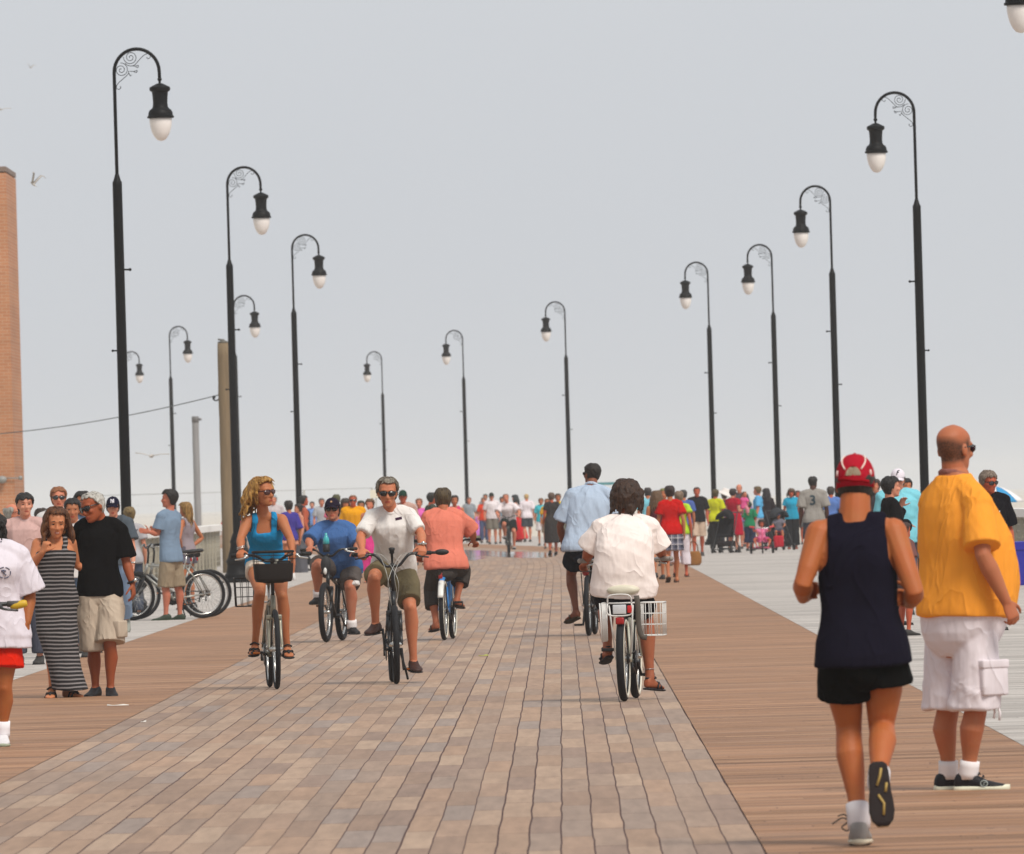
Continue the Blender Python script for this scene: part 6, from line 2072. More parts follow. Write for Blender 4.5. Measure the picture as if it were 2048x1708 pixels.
# --- left middle, behind the cyclists
crowd('person in white and violet jacket with red cuff walking behind the blonde cyclist', 577, 204, 1.62, 25, ('tee', '#433a8c', dict(sleeve=1.0)), ('shorts', '#c58a72', dict(len=.3)), hr('#1a1513', H_MED), 'tan', fem=True, walk=.4, shoes=SN, group=GL)
crowd('woman with bare shoulders in long grey dress facing left', 597, 226, 1.55, 110, ('dress', '#5a5a60', dict(length=.92, w=.2, neck=.74)), None, ('#1a1412', H_BUN), 'fair', fem=True, shoes=FF, group=GL)
crowd('man in dark sleeveless shirt facing right beside the third left lamp', 606, 231, 1.74, -75, ('tank', '#343a4c', {}), ('shorts', '#2f3340'), hr('#16120f', H_MED), 'red', fat=1.1, group=GL)
crowd('pink faced person barely showing right of the blonde cyclist head', 547, 262, 1.80, 180, ('tee', '#b9aeb0'), ('shorts', '#777'), hr('#7a8488'), 'pink', group=GC)
crowd('small far figure in light blue shirt left of the blue shirt rider', 624, 345, 1.62, 170, ('tee', '#6f93cc'), ('shorts', '#555a66'), hr('#2d2a26'), 'fair', group=GC)
crowd('far man in grey t-shirt left of the blue shirt rider', 643, 300, 1.70, 190, ('tee', '#a2a3a8'), ('shorts', '#66686d'), hr('#4a4440'), 'pink', group=GC)
crowd('person whose dark hair and pink collar show above the dark cap of the rider', 673, 236, 1.745, 10, ('tee', '#d0607c'), ('pants', '#3a3f4c'), hr('#3b3a22', H_MED), 'tan', group=GC)
crowd('broad man in orange t-shirt and sunglasses between the two middle cyclists', 706, 205, 1.70, 178, ('tee', '#dd980e', dict(sleeve=.85)), ('shorts', '#77705f'), hr('#6a4a36', H_BUZZ), 'red', fat=1.25, specs=True, group=GC)
crowd('dark haired woman partly hidden left of the man in orange', 690, 214, 1.63, 195, ('tee', '#8a8d92'), ('shorts', '#4a4d55'), ('#2a211a', H_LONG), 'tan', fem=True, group=GC)
crowd('person with green dark hair peeping right of the man in orange', 722, 224, 1.58, 175, ('tee', '#a8a29c'), ('shorts', '#565a60'), hr('#24261f', H_MED), 'olive', group=GC)
crowd('brown haired woman in hot pink dress behind the grey haired cyclist', 740, 192, 1.605, 160, ('dress', '#e0428e', dict(length=.62, w=.2)), None, ('#4f3a24', H_MED), 'pink', fem=True, shoes=FF, group=GC)
crowd('ruddy man in dark cap right of the grey haired cyclist', 806, 205, 1.755, 175, ('tee', '#b9968a'), ('shorts', '#5e5a58'), hr('#2d2320'), 'red', fat=1.15, hat=('#1c3a30', .9), group=GC)
crowd('person in orchid pink shirt between the grey haired cyclist and the salmon shirt', 838, 240, 1.60, 170, ('tee', '#d765ae'), ('shorts', '#6a6066'), hr('#6a4c3a'), 'pink', fem=True, group=GC)
crowd('man in dark green t-shirt left of the salmon shirt rider', 863, 207, 1.70, -70, ('tee', '#474c44'), ('shorts', '#4b4d48'), hr('#1a1917', H_MED), 'red', group=GC)
crowd('dark haired woman in deep pink tank top right of the salmon shirt rider', 909, 224, 1.64, 185, ('tank', '#c83f68', {}), ('shorts', '#5c6070', dict(len=.4)), ('#241c18', H_MED), 'tan', fem=True, fat=1.1, group=GC)
# --- far middle
crowd('man in grey vest over white shirt far down the boardwalk', 938, 365, 1.62, 180, ('tee', '#8a9096', dict(sleeve=.8)), ('shorts', '#5d6670'), hr('#5c4038'), 'pink', group=GC)
crowd('small girl in violet and lime clothes walking at the side of the far group', 955, 362, 1.12, 190, ('dress', '#c67ac8', dict(length=.35, w=.2)), ('pants', '#a9b88a'), hr('#4a3c34', H_MED), 'fair', fem=True, group=GC)
crowd('woman in orange red top and blue jeans left of the man in white', 967, 352, 1.60, 175, ('tee', '#d8401c'), ('pants', '#4a5474'), hr('#5a4638', H_MED), 'pink', fem=True, group=GC)
crowd('man in white t-shirt, grey shorts and dark cap in the far middle', 983, 342, 1.74, 182, ('tee', '#dbd2d4', dict(sleeve=.8)), ('shorts', '#746e64', dict(len=.98)), hr('#2a2624'), 'pink', fat=1.12, hat=('#26302a', .8), group=GC)
crowd('dark haired figure just behind the white shirt man shoulder', 971, 400, 1.74, 170, ('tee', '#8f8a8a'), ('shorts', '#666'), hr('#2b352e'), 'tan', group=GC)
crowd('dark haired person in teal shirt behind the far cyclist', 1004, 345, 1.60, 180, ('tee', '#4b8fa8'), ('shorts', '#4a5058'), hr('#1f2a2a', H_MED), 'tan', group=GC)
# the far cyclist
Yc = 281
fZ = at(1019, 1107, Yc); fZ[2] = 0
fZ = np.array([at(1019, 1107, Yc)[0], Yc, 0])
bk, I = bicycle('dark bicycle of the far rider in white polo, seen head on', fZ, (.03, -1.06), col='#26362f', bar_z=1.06, hw=.31, crank=math.pi / 2, tyre_w=.028)
base = np.array([fZ[0], Yc + .83, 0])
q = lambda x, dy, z: base + V(x, dy, z)
Jz = {'neck': q(-.03, -.2, 1.40), 'head': q(-.06, -.27, 1.56), 'sl': q(-.22, -.2, 1.33), 'sr': q(.17, -.2, 1.33), 'mid': q(0, -.1, 1.15), 'el': q(-.33, -.36, 1.14), 'wl': q(-.29, -.48, 1.08), 'er': q(.31, -.36, 1.15), 'wr': q(.29, -.48, 1.08),
      'hl': q(-.1, 0, .93), 'hr': q(.1, 0, .93), 'kl': q(-.13, -.42, .82), 'al': q(-.12, -.22, .50), 'kr': q(.14, -.36, .62), 'ar': q(.14, -.24, .20)}
person('rider in white polo shirt and dark shorts cycling towards the camera far away', base, Jz, (0, -1, .1), sk='pink', fat=1.15, vox=.013, top=('tee', '#dfd6d8', dict(sleeve=.8, sflare=.03, off=.02, hem=-.08)), bottom=('shorts', '#1f2a28', dict(len=.85, flare=.03)),
       shoes=('sneaker', '#8d8a88', {}), hair=('#6b5040', H_BUZZ), hands={'l': dict(d=(0, -.8, -.3), pn=(0, -.3, -1), th=(1, 0, 0), curl=1), 'r': dict(d=(0, -.8, -.3), pn=(0, -.3, -1), th=(-1, 0, 0), curl=1)}, group=GC)
crowd('woman with long black hair leaning in a bright red skirt far away', 1036, 352, 1.66, 70, ('tank', '#c9b0a8', {}), ('skirt', '#e0222a', dict(length=.82, rings=[(-.1, .19, .13, .15, 0, 0), (-.45, .25, .2, .22, .03, 0), (-.80, .34, .25, .26, .06, 0)])), ('#141a1c', dict(H_LONG, long=.34, width=.04)), 'pink', fem=True, lean=.15, shoes=FF, group=GC)
crowd('fair haired man in white t-shirt and dark shorts walking away in the far middle', 1053, 351, 1.68, 5, ('tee', '#ddd3d8', dict(sleeve=.8)), ('shorts', '#3c4147'), hr('#9a7f52', H_BUZZ), 'pink', fat=1.1, arms=('hang', 'hang'), walk=.3, group=GC)
crowd('person in turquoise shirt beside the woman in black dress', 1082, 322, 1.52, 170, ('tee', '#3fb6c4'), ('shorts', '#d2cccc'), hr('#5a4836', H_MED), 'tan', fem=True, group=GC)
crowd('woman in charcoal dress walking away left of the pale blue shirt', 1103, 268, 1.66, 10, ('dress', '#33302f', dict(length=.55, w=.2, sleeve=.5, wid=None, neck=.97)), None, ('#4a3a30', H_MED), 'red', fem=True, fat=1.12, walk=.3, shoes=BL, group=GC)
crowd('person in bright yellow shirt behind the charcoal dress', 1116, 292, 1.64, 185, ('tee', '#d9bd1f'), ('shorts', '#6a6a60'), hr('#3d3328', H_MED), 'tan', fat=1.1, group=GC)
crowd('person in mustard top peeping left of the charcoal dress', 1094, 301, 1.50, 180, ('tee', '#c7992a'), ('shorts', '#8b7a6a'), hr('#5d4630', H_MED), 'tan', fem=True, group=GC)
# --- right
crowd('dark haired person in aqua shirt right of the white shirt rider', 1296, 240, 1.70, 0, ('tee', '#7cc3d4'), ('shorts', '#4a4e5c'), hr('#201a1a', H_MED), 'tan', group=GR)
crowd('woman with long brown hair in maroon flowered top beside the red t-shirt', 1313, 181, 1.595, 15, ('tank', '#5a2430', {}), ('shorts', '#86604c', dict(len=.35)), ('#4a3520', dict(H_LONG, long=.34, width=.03)), 'gold', fem=True, walk=.3, group=GR)
crowd('woman in bright red t-shirt and short plaid skirt walking away', 1340, 174, 1.68, 8, ('tee', '#b8120f', dict(sleeve=.6, off=.02)), ('skirt', '#4a4858', dict(length=.34, mat=plaid())), ('#241a16', H_BUN), 'gold', fem=True, fat=1.05, walk=.5, shoes=FF, group=GR)
crowd('older woman in lime top and white capri trousers walking away', 1358, 185, 1.585, -5, ('tee', '#a9c832', dict(sleeve=.35)), ('pants', '#d9cfd6', dict(len=1.6, flare=.04)), ('#5a4436', dict(H_MED, col2='#8a7560')), 'red', fem=True, walk=.4, shoes=FF, group=GR)
crowd('person in blue shirt just showing behind the lime top', 1367, 232, 1.62, 10, ('tee', '#4b5f9c'), ('shorts', '#555'), hr('#2a2522', H_MED), 'tan', group=GR)
crowd('head with olive hair between the red t-shirt and the brown hair', 1328, 215, 1.66, 170, ('tee', '#8a8f78'), ('shorts', '#666'), hr('#5d5c30', H_MED), 'tan', group=GR)
BKm = crowd('bearded man in black t-shirt and beige shorts holding a pink cup', 1394, 245, 1.69, 182, ('tee', '#1d1c1f', dict(sleeve=.8)), ('shorts', '#c0a894', dict(len=.98)), hr('#241b16', H_BUZZ), 'red', arms=('hang', 'hold'), fat=1.06, walk=.3, group=GR)
b = MB(); b.lathe([(.036, -.07), (.046, .06), (.048, .065), (.042, .06), (.04, .05)], n=14); o = b.build('cup', plain('pinkcup', '#d84f68', .4)); o.location = Vector(BKm['root'].location) + Vector(BKm['J']['wr']) + Vector((-.02, -.10, .03))
tag(o, 'pink paper cup held up by the bearded man in black', 'cup')
crowd('person in acid yellow t-shirt and black trousers seen from behind', 1431, 257, 1.62, -25, ('tee', '#c2c41c', dict(sleeve=.75, off=.02)), ('pants', '#232324'), ('#3c3218', H_MED), 'red', fem=True, fat=1.12, arms=('hang', 'push'), shoes=BL, group=GR)
crowd('person under a wide white sun hat behind the acid yellow t-shirt', 1449, 266, 1.56, -10, ('tee', '#5b4a78'), ('pants', '#3d3a44'), ('#3a2c24', H_MED), 'pink', fem=True, group=GR)
hp_ = at(1449, 1000, 266)
t = thing('sun_hat', 'wide white sun hat worn between the yellow t-shirt and the crimson dress', 'hat', (hp_[0], 265.98, 1.47))
b = MB(); b.lathe([(.30, .0), (.29, .02), (.18, .06), (.115, .08), (.11, .15), (.08, .185), (.0, .19)], n=20); o = b.build('brim', cloth('#dcd5d0', .004), t); o.rotation_euler = (0, .42, 0)
CR = crowd('woman in crimson dress carrying a baby in pink', 1466, 255, 1.63, -35, ('dress', '#a80f2c', dict(length=.42, w=.22, sleeve=.4, wid=None, neck=.97)), None, ('#1d1714', H_BUN), 'fair', fem=True, fat=1.2, arms=('hold', 'hold'), shoes=BL, group=GR)
bb_ = np.array(CR['root'].location) + CR['J']['wr'] + V(.06, .02, .10)
Jb = {k_: bb_ + V(*v_) for k_, v_ in dict(neck=(.0, 0, .20), head=(.02, 0, .30), sl=(-.06, .02, .18), sr=(.06, -.02, .18), el=(-.09, .05, .10), wl=(-.06, .09, .04), er=(.1, -.05, .10), wr=(.1, -.08, .03), hl=(-.04, 0, 0), hr=(.04, 0, 0), kl=(-.06, .1, -.08), al=(-.06, .08, -.2), kr=(.08, -.08, -.08), ar=(.08, -.07, -.2)).items()}
person('baby in pink held by the woman in crimson dress', bb_ + V(0, 0, -.2), Jb, (.6, -.7, 0), sk='pink', vox=.012, sc=.42, hs=1.5, top=('tee', '#e0609a', dict(sleeve=.9, hem=-.3, off=.012)), bottom=('pants', '#c7828e', dict(len=1.8)), hair=('#5a4436', H_BUZZ), group=GR)
crowd('balding older man in dark polo shirt behind the crimson dress', 1479, 281, 1.76, 165, ('tee', '#4a4448', dict(sleeve=.85)), ('shorts', '#55525a'), ('#6d625c', dict(H_BUZZ, bald=.05)), 'pink', fat=1.15, group=GR)
crowd('person in lilac shirt behind the boy in green', 1488, 271, 1.50, 180, ('tee', '#8f7cb4'), ('shorts', '#6a6a78'), hr('#3a302a', H_MED), 'pink', fem=True, group=GR)
crowd('boy in green and navy shirt and long dark shorts', 1498, 261, 1.27, -20, ('tee', '#1d7a52', dict(sleeve=.7)), ('pants', '#252c44', dict(len=1.5, flare=.04)), hr('#17201a', H_MED), 'red', arms=('fold', 'fold'), group=GR)
crowd('tall youth in sky blue t-shirt and pale shorts facing left', 1516, 266, 1.67, 80, ('tee', '#57a3cf', dict(sleeve=.75)), ('shorts', '#b9a8aa'), ('#4a3a20', dict(H_SHORT, vol=.012)), 'pink', group=GR)
crowd('woman with long dark hair in black beside the sky blue youth', 1533, 271, 1.61, 30, ('tee', '#251e22', dict(sleeve=1.0)), ('pants', '#262226'), ('#1a1416', dict(H_LONG, long=.32)), 'red', fem=True, group=GR)
crowd('woman in teal v-neck top and black trousers facing the camera', 1583, 263, 1.585, 178, ('tee', '#2193b4', dict(sleeve=.5, neck=.93)), ('pants', '#1f2022', dict(flare=.05)), ('#3c2a1a', dict(H_LONG, long=.16, width=.02)), 'red', fem=True, fat=1.12, shoes=FF, group=GR)
crowd('person with red face partly hidden right of the teal top', 1596, 285, 1.53, 180, ('tee', '#704048'), ('shorts', '#555'), hr('#3a2420', H_MED), 'red', group=GR)
N3 = crowd('man seen from behind in grey t-shirt with the number 3', 1627, 196, 1.81, 0, ('tee', '#8f8a84', dict(sleeve=.85, sflare=.04)), ('shorts', '#3d3f48'), hr('#14110f', H_BUZZ), 'dark', fat=1.1, hy=-30, group=GR)
print_on(N3['top'], N3['root'], 'number', '3', .27, N3['J']['neck'] * .62 + N3['J']['hl'] * .19 + N3['J']['hr'] * .19 + V(-.02, 0, .02), (1, 0, 0), (0, 1, 0), cloth('#33444c', .001))
crowd('person in blue shirt hidden behind the left shoulder of the jogger', 1662, 222, 1.60, 0, ('tee', '#5a78b4'), ('shorts', '#454a58'), hr('#2c2420', H_MED), 'red', group=GR)
crowd('pink faced person with dark hair behind the right ear of the jogger', 1752, 182, 1.70, 150, ('tee', '#3a3438'), ('shorts', '#4c4a50'), hr('#2a1d18', H_MED), 'pink', group=GR)
# boy on the phone / hand at mouth
BY = crowd('black haired young man in black long sleeved shirt, hand at his mouth, in profile', 1786, 112, 1.66, -78, ('shirt', '#131113', dict(sleeve=1.9, collar='#131113')), ('pants', '#17161a'), hr('#100d0c', dict(H_MED, strands=80)), 'fair', arms=('phone', 'fold'), lean=-.05, shoes=BL, group=GR, vox=.008)
AQ = crowd('person in aqua long sleeved top and white cap behind the black haired young man', 1797, 121, 1.76, 178, ('shirt', '#7cc4d2', dict(sleeve=1.9, off=.03)), ('pants', '#4a5466'), hr('#3a2c20'), 'pink', fat=1.25, hat=('#dcd4dc', .8), nod=.6, group=GR, vox=.009)
hatq = [o for o in LINK if o.parent is AQ['root'] and o.name.startswith('cap')][0]
b = MB(); xq = AQ['fr'][3] * (-1 if AQ['fr'][3][0] < 0 else 1)
c_ = head_pt(AQ['fr'], AQ['hs'], 0, .085, .098)
for pts in ([(.022, .030), (.0, .026), (-.006, .010), (-.012, -.012), (-.018, -.02)], [(-.006, .008), (.012, .010)]):
    qv, _ = decal(pts, [], c_, xq, (0, 0, 1), (0, 1, 0), hatq, .004)
    b.tube(qv, .006, 5)
b.build('cap_mark', cloth('#23222c', .001), AQ['root'])
crowd('dark haired person just showing right of the white cap', 1812, 141, 1.66, 200, ('tee', '#5d6a74'), ('shorts', '#555'), hr('#141014', H_MED), 'tan', group=GR)
crowd('small brown haired child between the jogger and the man in orange', 1806, 104, 1.17, -60, ('tee', '#6d4a48'), ('shorts', '#5a4a4a'), hr('#2d1a14', H_MED), 'red', group=GR)
RM = crowd('man in black shirt with white chest mark smiling behind the man in orange', 1975, 106, 1.70, 195, ('shirt', '#141217', dict(sleeve=.95, sflare=.035, collar='#141217')), ('pants', '#3a3c44'), ('#4d3f33', dict(H_SHORT, vol=.006, strands=80, col2='#8a7a6c')), 'red', fat=1.15, specs=True, nod=.7, hy=25, group=GR, vox=.008)
b = MB(); xq = V(1, 0, 0); c_ = RM['J']['neck'] + V(.10, -.1, -.19)
for pts in ([(-.03, -.01), (.0, -.004), (.022, .012), (.024, .024)], [(-.012, -.012), (.012, .0)]):
    qv, _ = decal(pts, [], c_, xq, (0, 0, 1), (0, 1, 0), RM['top'], .004)
    b.tube(qv, .0065, 5)
b.build('chest_mark', cloth('#c9c5cc', .001), RM['root'])

# --- things among the crowd
# child on a pink tricycle
Yt = 248
tp = at(1522, 1000, Yt)
t = thing('tricycle', 'pink child tricycle with two dark wheels and red handle grips', 'tricycle', (tp[0], Yt, 0))
for sx in (-1, 1):
    b = MB(); b.lathe([(.05, -.035), (.135, -.03), (.145, 0), (.135, .03), (.05, .035)], n=20)
    for i in range(len(b.v)):
        q_ = b.v[i]; b.v[i] = np.stack([q_[:, 2] + sx * .27, q_[:, 1] + .25, q_[:, 0] + .145], 1)
    w_ = b.build('wheel', M_rub, t)
    b = MB(); b.ball((sx * .27, .25, .145), (.05, .04, .04)); b.build('hub', plain('pinkplastic', '#c9405c', .4), w_)
b = MB(); b.lathe([(.04, -.02), (.15, -.018), (.16, 0), (.15, .018), (.04, .02)], n=20)
for i in range(len(b.v)):
    q_ = b.v[i]; b.v[i] = np.stack([q_[:, 2], q_[:, 1] - .25, q_[:, 0] + .16], 1)
b.build('wheel', M_rub, t)
b = MB(); b.tube([(-.27, .25, .145), (.27, .25, .145)], .015, 6); b.tube([(0, .25, .16), (0, -.12, .34), (0, -.2, .44)], .022, 8); b.tube([(0, -.25, .16), (0, -.2, .5), (0, -.16, .62)], .018, 8); b.build('frame', plain('pinkframe', '#d8507c', .4), t)
b = MB(); b.tube([(-.24, -.08, .66), (-.1, -.15, .63), (.1, -.15, .63), (.24, -.08, .66)], .014, 6); hb_ = b.build('handlebar', M_chrome, t)
for sx in (-1, 1):
    b = MB(); b.tube([(sx * .2, -.1, .655), (sx * .29, -.06, .67)], .022, 8, round_ends=True); b.build('grip', plain('redgrip', '#cf2f3a', .5), hb_)
b = MB(); b.box((0, .16, .30), (.12, .12, .03), bev=.02); b.build('saddle', plain('pinkseat', '#e06a94', .4), t)
bb_ = np.array([tp[0], Yt + .16, 0.0])
Jc = {k_: bb_ + V(*v_) for k_, v_ in dict(neck=(0, -.02, .62), head=(0, -.03, .74), sl=(-.10, -.02, .58), sr=(.10, -.02, .58), el=(-.20, -.10, .56), wl=(-.22, -.22, .66), er=(.2, -.10, .56), wr=(.22, -.22, .66), hl=(-.06, 0, .35), hr=(.06, 0, .35),
      kl=(-.20, -.24, .36), al=(-.14, -.36, .20), kr=(.2, -.24, .34), ar=(.14, -.38, .16), mid=(0, 0, .48)).items()}
person('little curly haired girl in pink riding the tricycle', bb_, Jc, (0, -1, 0), sk='red', fem=True, vox=.012, sc=.58, hs=1.25, top=('tee', '#df7fa4', dict(sleeve=.4, hem=-.25, off=.012)), bottom=('shorts', '#c24a78', dict(len=.6)), hair=('#24170f', dict(H_MED, vol=.03, r=.024, curly=.8)), shoes=('sneaker', '#b04a68', {}), group=GR)

def stroller(label, px, d, yaw, col, col2):
    p = at(px, 1000, d)
    t = thing('stroller', label, 'stroller', (p[0], d, 0), yaw)
    fr_ = plain('stroller_frame', '#26262a', .5)
    b = MB()
    for sx in (-1, 1):
        b.tube([(sx * .24, -.36, .10), (sx * .23, .0, .52), (sx * .22, .36, .98), (sx * .21, .42, 1.03)], .014, 6); b.tube([(sx * .25, .36, .12), (sx * .23, .02, .50)], .014, 6)
    b.tube([(-.21, .42, 1.03), (.21, .42, 1.03)], .016, 6); b.tube([(-.24, -.36, .1), (.24, -.36, .1)], .012, 6); b.tube([(-.25, .36, .12), (.25, .36, .12)], .012, 6)
    b.build('frame', fr_, t)
    for sx in (-1, 1):
        for y in (-.36, .36):
            b = MB(); b.lathe([(.03, -.02), (.085, -.018), (.095, 0), (.085, .018), (.03, .02)], n=16)
            for i in range(len(b.v)):
                q_ = b.v[i]; b.v[i] = np.stack([q_[:, 2] + sx * .25, q_[:, 1] + y, q_[:, 0] + .095], 1)
            b.build('wheel', M_rub, t)
    b = MB()
    an = np.linspace(0, math.pi, 9)
    b.rings([np.array([(sx_, .05 + .02, .42), (sx_, -.18, .40), (sx_, -.2, .46), (sx_, .0, .50), (sx_, .16, .90), (sx_, .21, .90)]) for sx_ in (-.19, -.17, 0, .17, .19)])
    b.build('seat', cloth(col), t)
    b = MB()
    b.rings([np.array([(.2 * math.cos(a), .19 - .40 * k_, .86 + .26 * math.sin(a) * (1 - .25 * k_)) for a in an] + [(.185 * math.cos(a), .19 - .40 * k_, .85 + .24 * math.sin(a) * (1 - .25 * k_)) for a in an[::-1]]) for k_ in (0, .4, .8, 1)])
    b.build('canopy', cloth(col2), t)
    b = MB(); b.box((0, .05, .24), (.19, .22, .07), bev=.03); b.build('basket', cloth('#2a2528'), t)
    return t
stroller('black stroller pushed by the person in acid yellow t-shirt', 1449, 254, -.3, '#1e1d20', '#201f22')
stroller('dark stroller with grey patterned canopy and red bag beside the teal top', 1557, 259, .35, '#2a2a2e', '#3a3c40')
p = at(1555, 1000, 258.4)
t = thing('bag', 'red bag hanging low on the dark stroller', 'bag', (p[0], 258.4, .08)); b = MB(); b.box((0, 0, .16), (.13, .07, .15), bev=.05); b.build('pouch', cloth('#b01f30'), t); b = MB(); b.tube(catmull([(-.08, 0, .3), (-.05, 0, .4), (.05, 0, .4), (.08, 0, .3)], 10), .012, 6); b.build('strap', cloth('#7d1422'), t)
bb_ = np.array([at(1556, 1000, 258.9)[0], 258.9, 0.0])
Jc = {k_: bb_ + V(*v_) for k_, v_ in dict(neck=(0, 0, .80), head=(0, -.03, .92), sl=(-.10, 0, .76), sr=(.10, 0, .76), el=(-.16, -.08, .66), wl=(-.12, -.18, .62), er=(.16, -.08, .66), wr=(.12, -.18, .62), hl=(-.06, 0, .52), hr=(.06, 0, .52), kl=(-.08, -.26, .50), al=(-.08, -.32, .30), kr=(.08, -.26, .50), ar=(.1, -.32, .28), mid=(0, 0, .66)).items()}
person('toddler in lilac cap and patterned shirt sitting in the dark stroller', bb_, Jc, (0, -1, 0), sk='tan', vox=.012, sc=.56, hs=1.25, top=('tee', '#6d6a74', dict(sleeve=.7, hem=-.1, off=.012)), bottom=('shorts', '#4a4a58', dict(len=.9)), hair=('#2a1d16', H_SHORT), hat=('#8d84c4', .7), shoes=('sneaker', '#777', {}), group=GR)
# woven bag
p = at(1384, 1000, 214)
t = thing('shoulder_bag', 'large brown straw bag standing beside the white capri trousers', 'bag', (p[0], 214, 0)); b = MB()
b.rings([np.stack([np.cos(a_ := np.arange(20) * math.pi / 10) * w_, np.sin(a_) * .10, np.full(20, z_)], 1) for z_, w_ in ((0, .12), (.05, .165), (.16, .17), (.26, .14), (.30, .12))])
b.build('body', plain('straw', '#8a5a24', .9, vary=.4, scale=40, bump=.01), t, post=folds(.006, 3)); b = MB(); b.tube(catmull([(-.10, 0, .28), (-.08, 0, .44), (0, 0, .52), (.08, 0, .44), (.10, 0, .28)], 16), .012, 6); b.build('handle', plain('strawh', '#5e3d1e', .9), t)
# blue bin
p = ground(2062, 1170)
t = thing('recycling_bin', 'deep blue plastic bin cut by the right edge', 'bin', (p[0], p[1], 0)); b = MB()
b.rings([np.array([(sx * w_, sy * w_, z_) for sx, sy in ((-1, -1), (0, -1.02), (1, -1), (1.02, 0), (1, 1), (0, 1.02), (-1, 1), (-1.02, 0))]) for z_, w_ in ((0, .19), (.03, .2), (.54, .235), (.545, .25), (.66, .255), (.67, .25))])
b.build('bin_body', plain('bluebin', '#23239a', .45), t, smooth=False)
# umbrella and yellow board on the right beach
Yu = 215
p = at(1992, 1000, Yu); zt = at(1992, 973, Yu)[2]
t = thing('beach_umbrella', 'white and blue panelled beach umbrella behind the man in black shirt', 'umbrella', (p[0], Yu, -1.5))
b = MB(); b.tube([(0, 0, 0), (.0, 0, zt + 1.5)], .02, 8); b.build('pole', M_chrome, t)
H0 = zt + 1.5
for k_ in range(8):
    b = MB(); rows = []
    for s_ in np.linspace(0, 1, 7):
        rows.append(np.array([((.62 * s_) * math.cos(a) * (1 - .05 * math.sin((a - k_ * math.pi / 4) * 4) * s_), (.62 * s_) * math.sin(a), H0 - .34 * s_ ** 1.7) for a in np.linspace(k_ * math.pi / 4, (k_ + 1) * math.pi / 4, 6)] +
                             [((.61 * s_) * math.cos(a), (.61 * s_) * math.sin(a), H0 - .008 - .34 * s_ ** 1.7) for a in np.linspace((k_ + 1) * math.pi / 4, k_ * math.pi / 4, 6)]))
    b.rings(rows)
    b.build('panel', cloth('#3f8fc0' if k_ in (2, 6) else ('#e2dede' if k_ % 2 else '#dcd8d4'), .002), t)
p = at(2050, 1000, 205); zt = at(2040, 1024, 205)[2]
t = thing('lifeguard_stand', 'mustard yellow boarded stand showing above the right railing', 'stand', (p[0] + .7, 205, -1.5)); b = MB()
b.box((0, 0, zt + 1.5 - .02), (1.05, .25, .09), bev=.01); b.box((0, .3, zt + 1.3), (1.05, .02, .08), bev=.01); b.build('board', plain('mustard', '#b98a2c', .6), t, smooth=False); b = MB()
for sx in (-.9, .9):
    for sy in (-.2, .25):
        b.tube([(sx, sy, 0), (sx * .95, sy, zt + 1.45)], .045, 8)
b.build('frame', plain('timber', '#8d7a55', .8), t)
crowd('beachgoer in pink below the beach umbrella', 2024, 222, 1.62, 180, ('tee', '#d68aa0'), ('shorts', '#8a8a90'), hr('#6a4a38'), 'pink', z0=-.62, group=GB)
# far teal canopy
p = at(1219, 1000, 330); z_ = at(1219, 967, 330)[2]
t = thing('canopy', 'small teal flat canopy far off behind the pale blue shirt rider', 'canopy', (p[0], 330, 0)); b = MB(); b.box((0, 0, z_), (.38, .5, .045), bev=.01); b.build('roof', plain('tealroof', '#4f8a90', .6), t, smooth=False); b = MB()
for sx in (-.33, .33):
    for sy in (-.4, .4):
        b.tube([(sx, sy, 0), (sx, sy, z_)], .025, 6)
b.build('post', plain('tealpost', '#6d8f92', .6), t)
# litter and leaf
for lab, nm, px, py, ln, c_ in (('torn white paper strip lying on the brown boards at left', 'litter', 236, 1413, .085, '#d9d4cc'), ('small white scrap on the middle boards', 'litter', 287, 1446, .02, '#d9d4cc'), ('yellow green leaf lying on the middle boards', 'leaf', 967, 1313, .05, '#a9ac4a')):
    g = ground(px, py); b = MB()
    b.rings([np.array([(x_, -.02 * w_ * 2, .008), (x_, .02 * w_ * 2, .009), (x_, .018 * w_ * 2, .014 + .008 * math.sin(x_ * 60)), (x_, -.018 * w_ * 2, .013)]) for x_, w_ in ((-ln, .4), (-ln * .5, 1), (0, .8), (ln * .5, 1), (ln, .3))])
    o = b.build(nm, plain(nm, c_, .8)); o.location = Vector(g); tag(o, lab, nm)
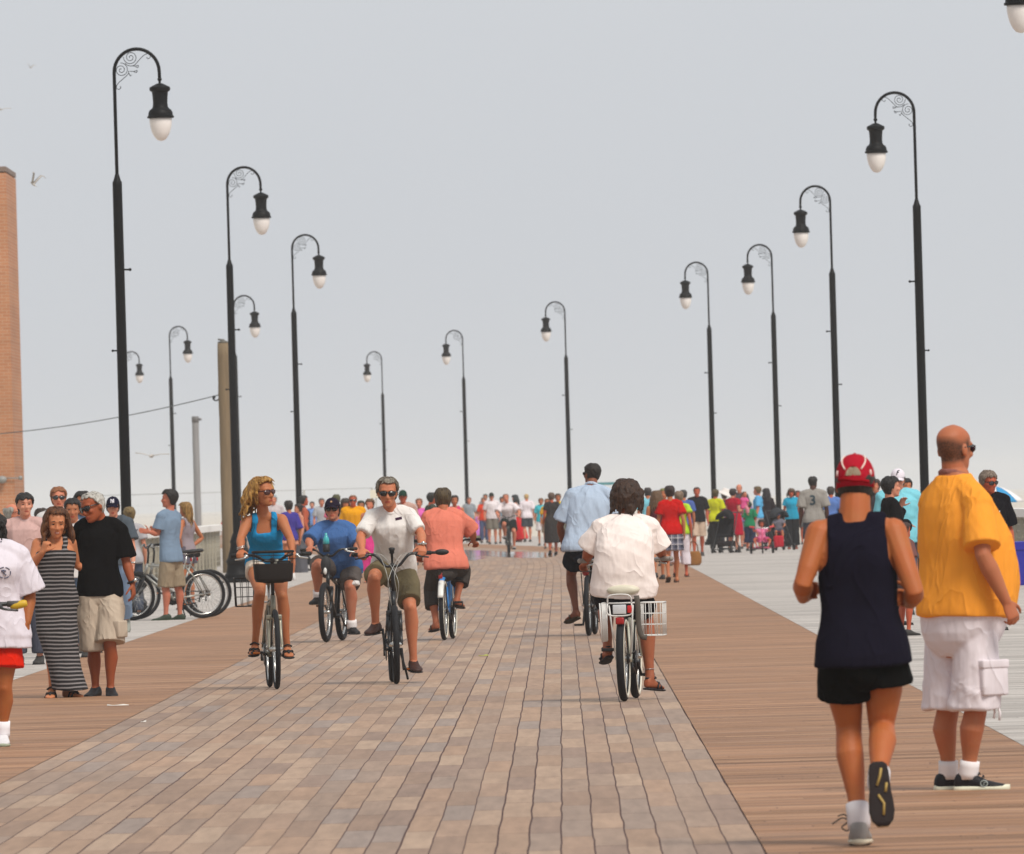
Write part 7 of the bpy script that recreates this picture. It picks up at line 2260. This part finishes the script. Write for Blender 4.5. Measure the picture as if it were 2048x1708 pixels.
# gulls
def gull(label, px, py, d, yaw, span, flap, tilt):
    p = at(px, py, d)
    t = thing('seagull', label, 'bird', p, yaw, 'seagulls in the sky'); k_ = span / 1.2
    b = MB()
    b.tube([(0, -.22, 0), (0, -.14, .0), (0, 0, .0), (0, .13, .01), (0, .19, .02), (0, .235, .015)], np.array([.02, .05, .065, .05, .032, .008]) * 1.0, 10, round_ends=True)
    b.rings([np.array([(-.05, -.2, 0), (.05, -.2, 0), (.05, -.2, -.012), (-.05, -.2, -.012)]), np.array([(-.09, -.34, 0), (.09, -.34, 0), (.09, -.34, -.008), (-.09, -.34, -.008)])])
    for sx in (-1, 1):
        rr_ = []
        for s_, ch, zz, yy in ((0, .17, .0, .02), (.25, .17, flap * .5, .04), (.5, .14, flap, .05), (.75, .10, flap * 1.05, .0), (1, .02, flap * .95, -.10)):
            x_ = sx * (.04 + .56 * s_ * math.cos(flap * .9))
            rr_.append(np.array([(x_, yy + ch / 2, zz + .01), (x_, yy, zz + .025), (x_, yy - ch / 2, zz), (x_, yy, zz - .006)]))
        b.rings(rr_)
    me = b.build('body', plain('gullwhite', '#b3ada6', .8, vary=.35, scale=6), t)
    t.scale = (k_, k_, k_); t.rotation_euler = (tilt, .5 * tilt, yaw)
gull('seagull with raised wings beside the brick tower', 66, 368, 180, .9, .42, .55, .5)
gull('dark winged seagull at the left edge of the sky', 2, 219, 180, .2, .36, .08, .1)
gull('tiny pale seagull high at the upper left', 61, 135, 420, .6, .5, .3, .3)
gull('pale seagull gliding low with wings spread behind the left lamps', 303, 912, 240, 2.9, .85, .07, -.12)
# ------------------------------------------------------------------ haze, and linking everything
m = bpy.data.materials.new('haze'); m.use_nodes = True
nt = m.node_tree; nt.nodes.clear()
out = nt.nodes.new('ShaderNodeOutputMaterial'); vol = nt.nodes.new('ShaderNodeVolumePrincipled')
vol.inputs['Color'].default_value = (.86, .88, .90, 1)
vol.inputs['Density'].default_value = 0.00024
vol.inputs['Anisotropy'].default_value = 0.0
nt.links.new(vol.outputs[0], out.inputs['Volume'])
b = MB(); b.box((0, 3050, 6.0), (3300, 3250, 8.6))
hz = b.build('haze', m, smooth=False); hz['kind'] = 'stuff'
for o in LINK:
    SC.collection.objects.link(o)
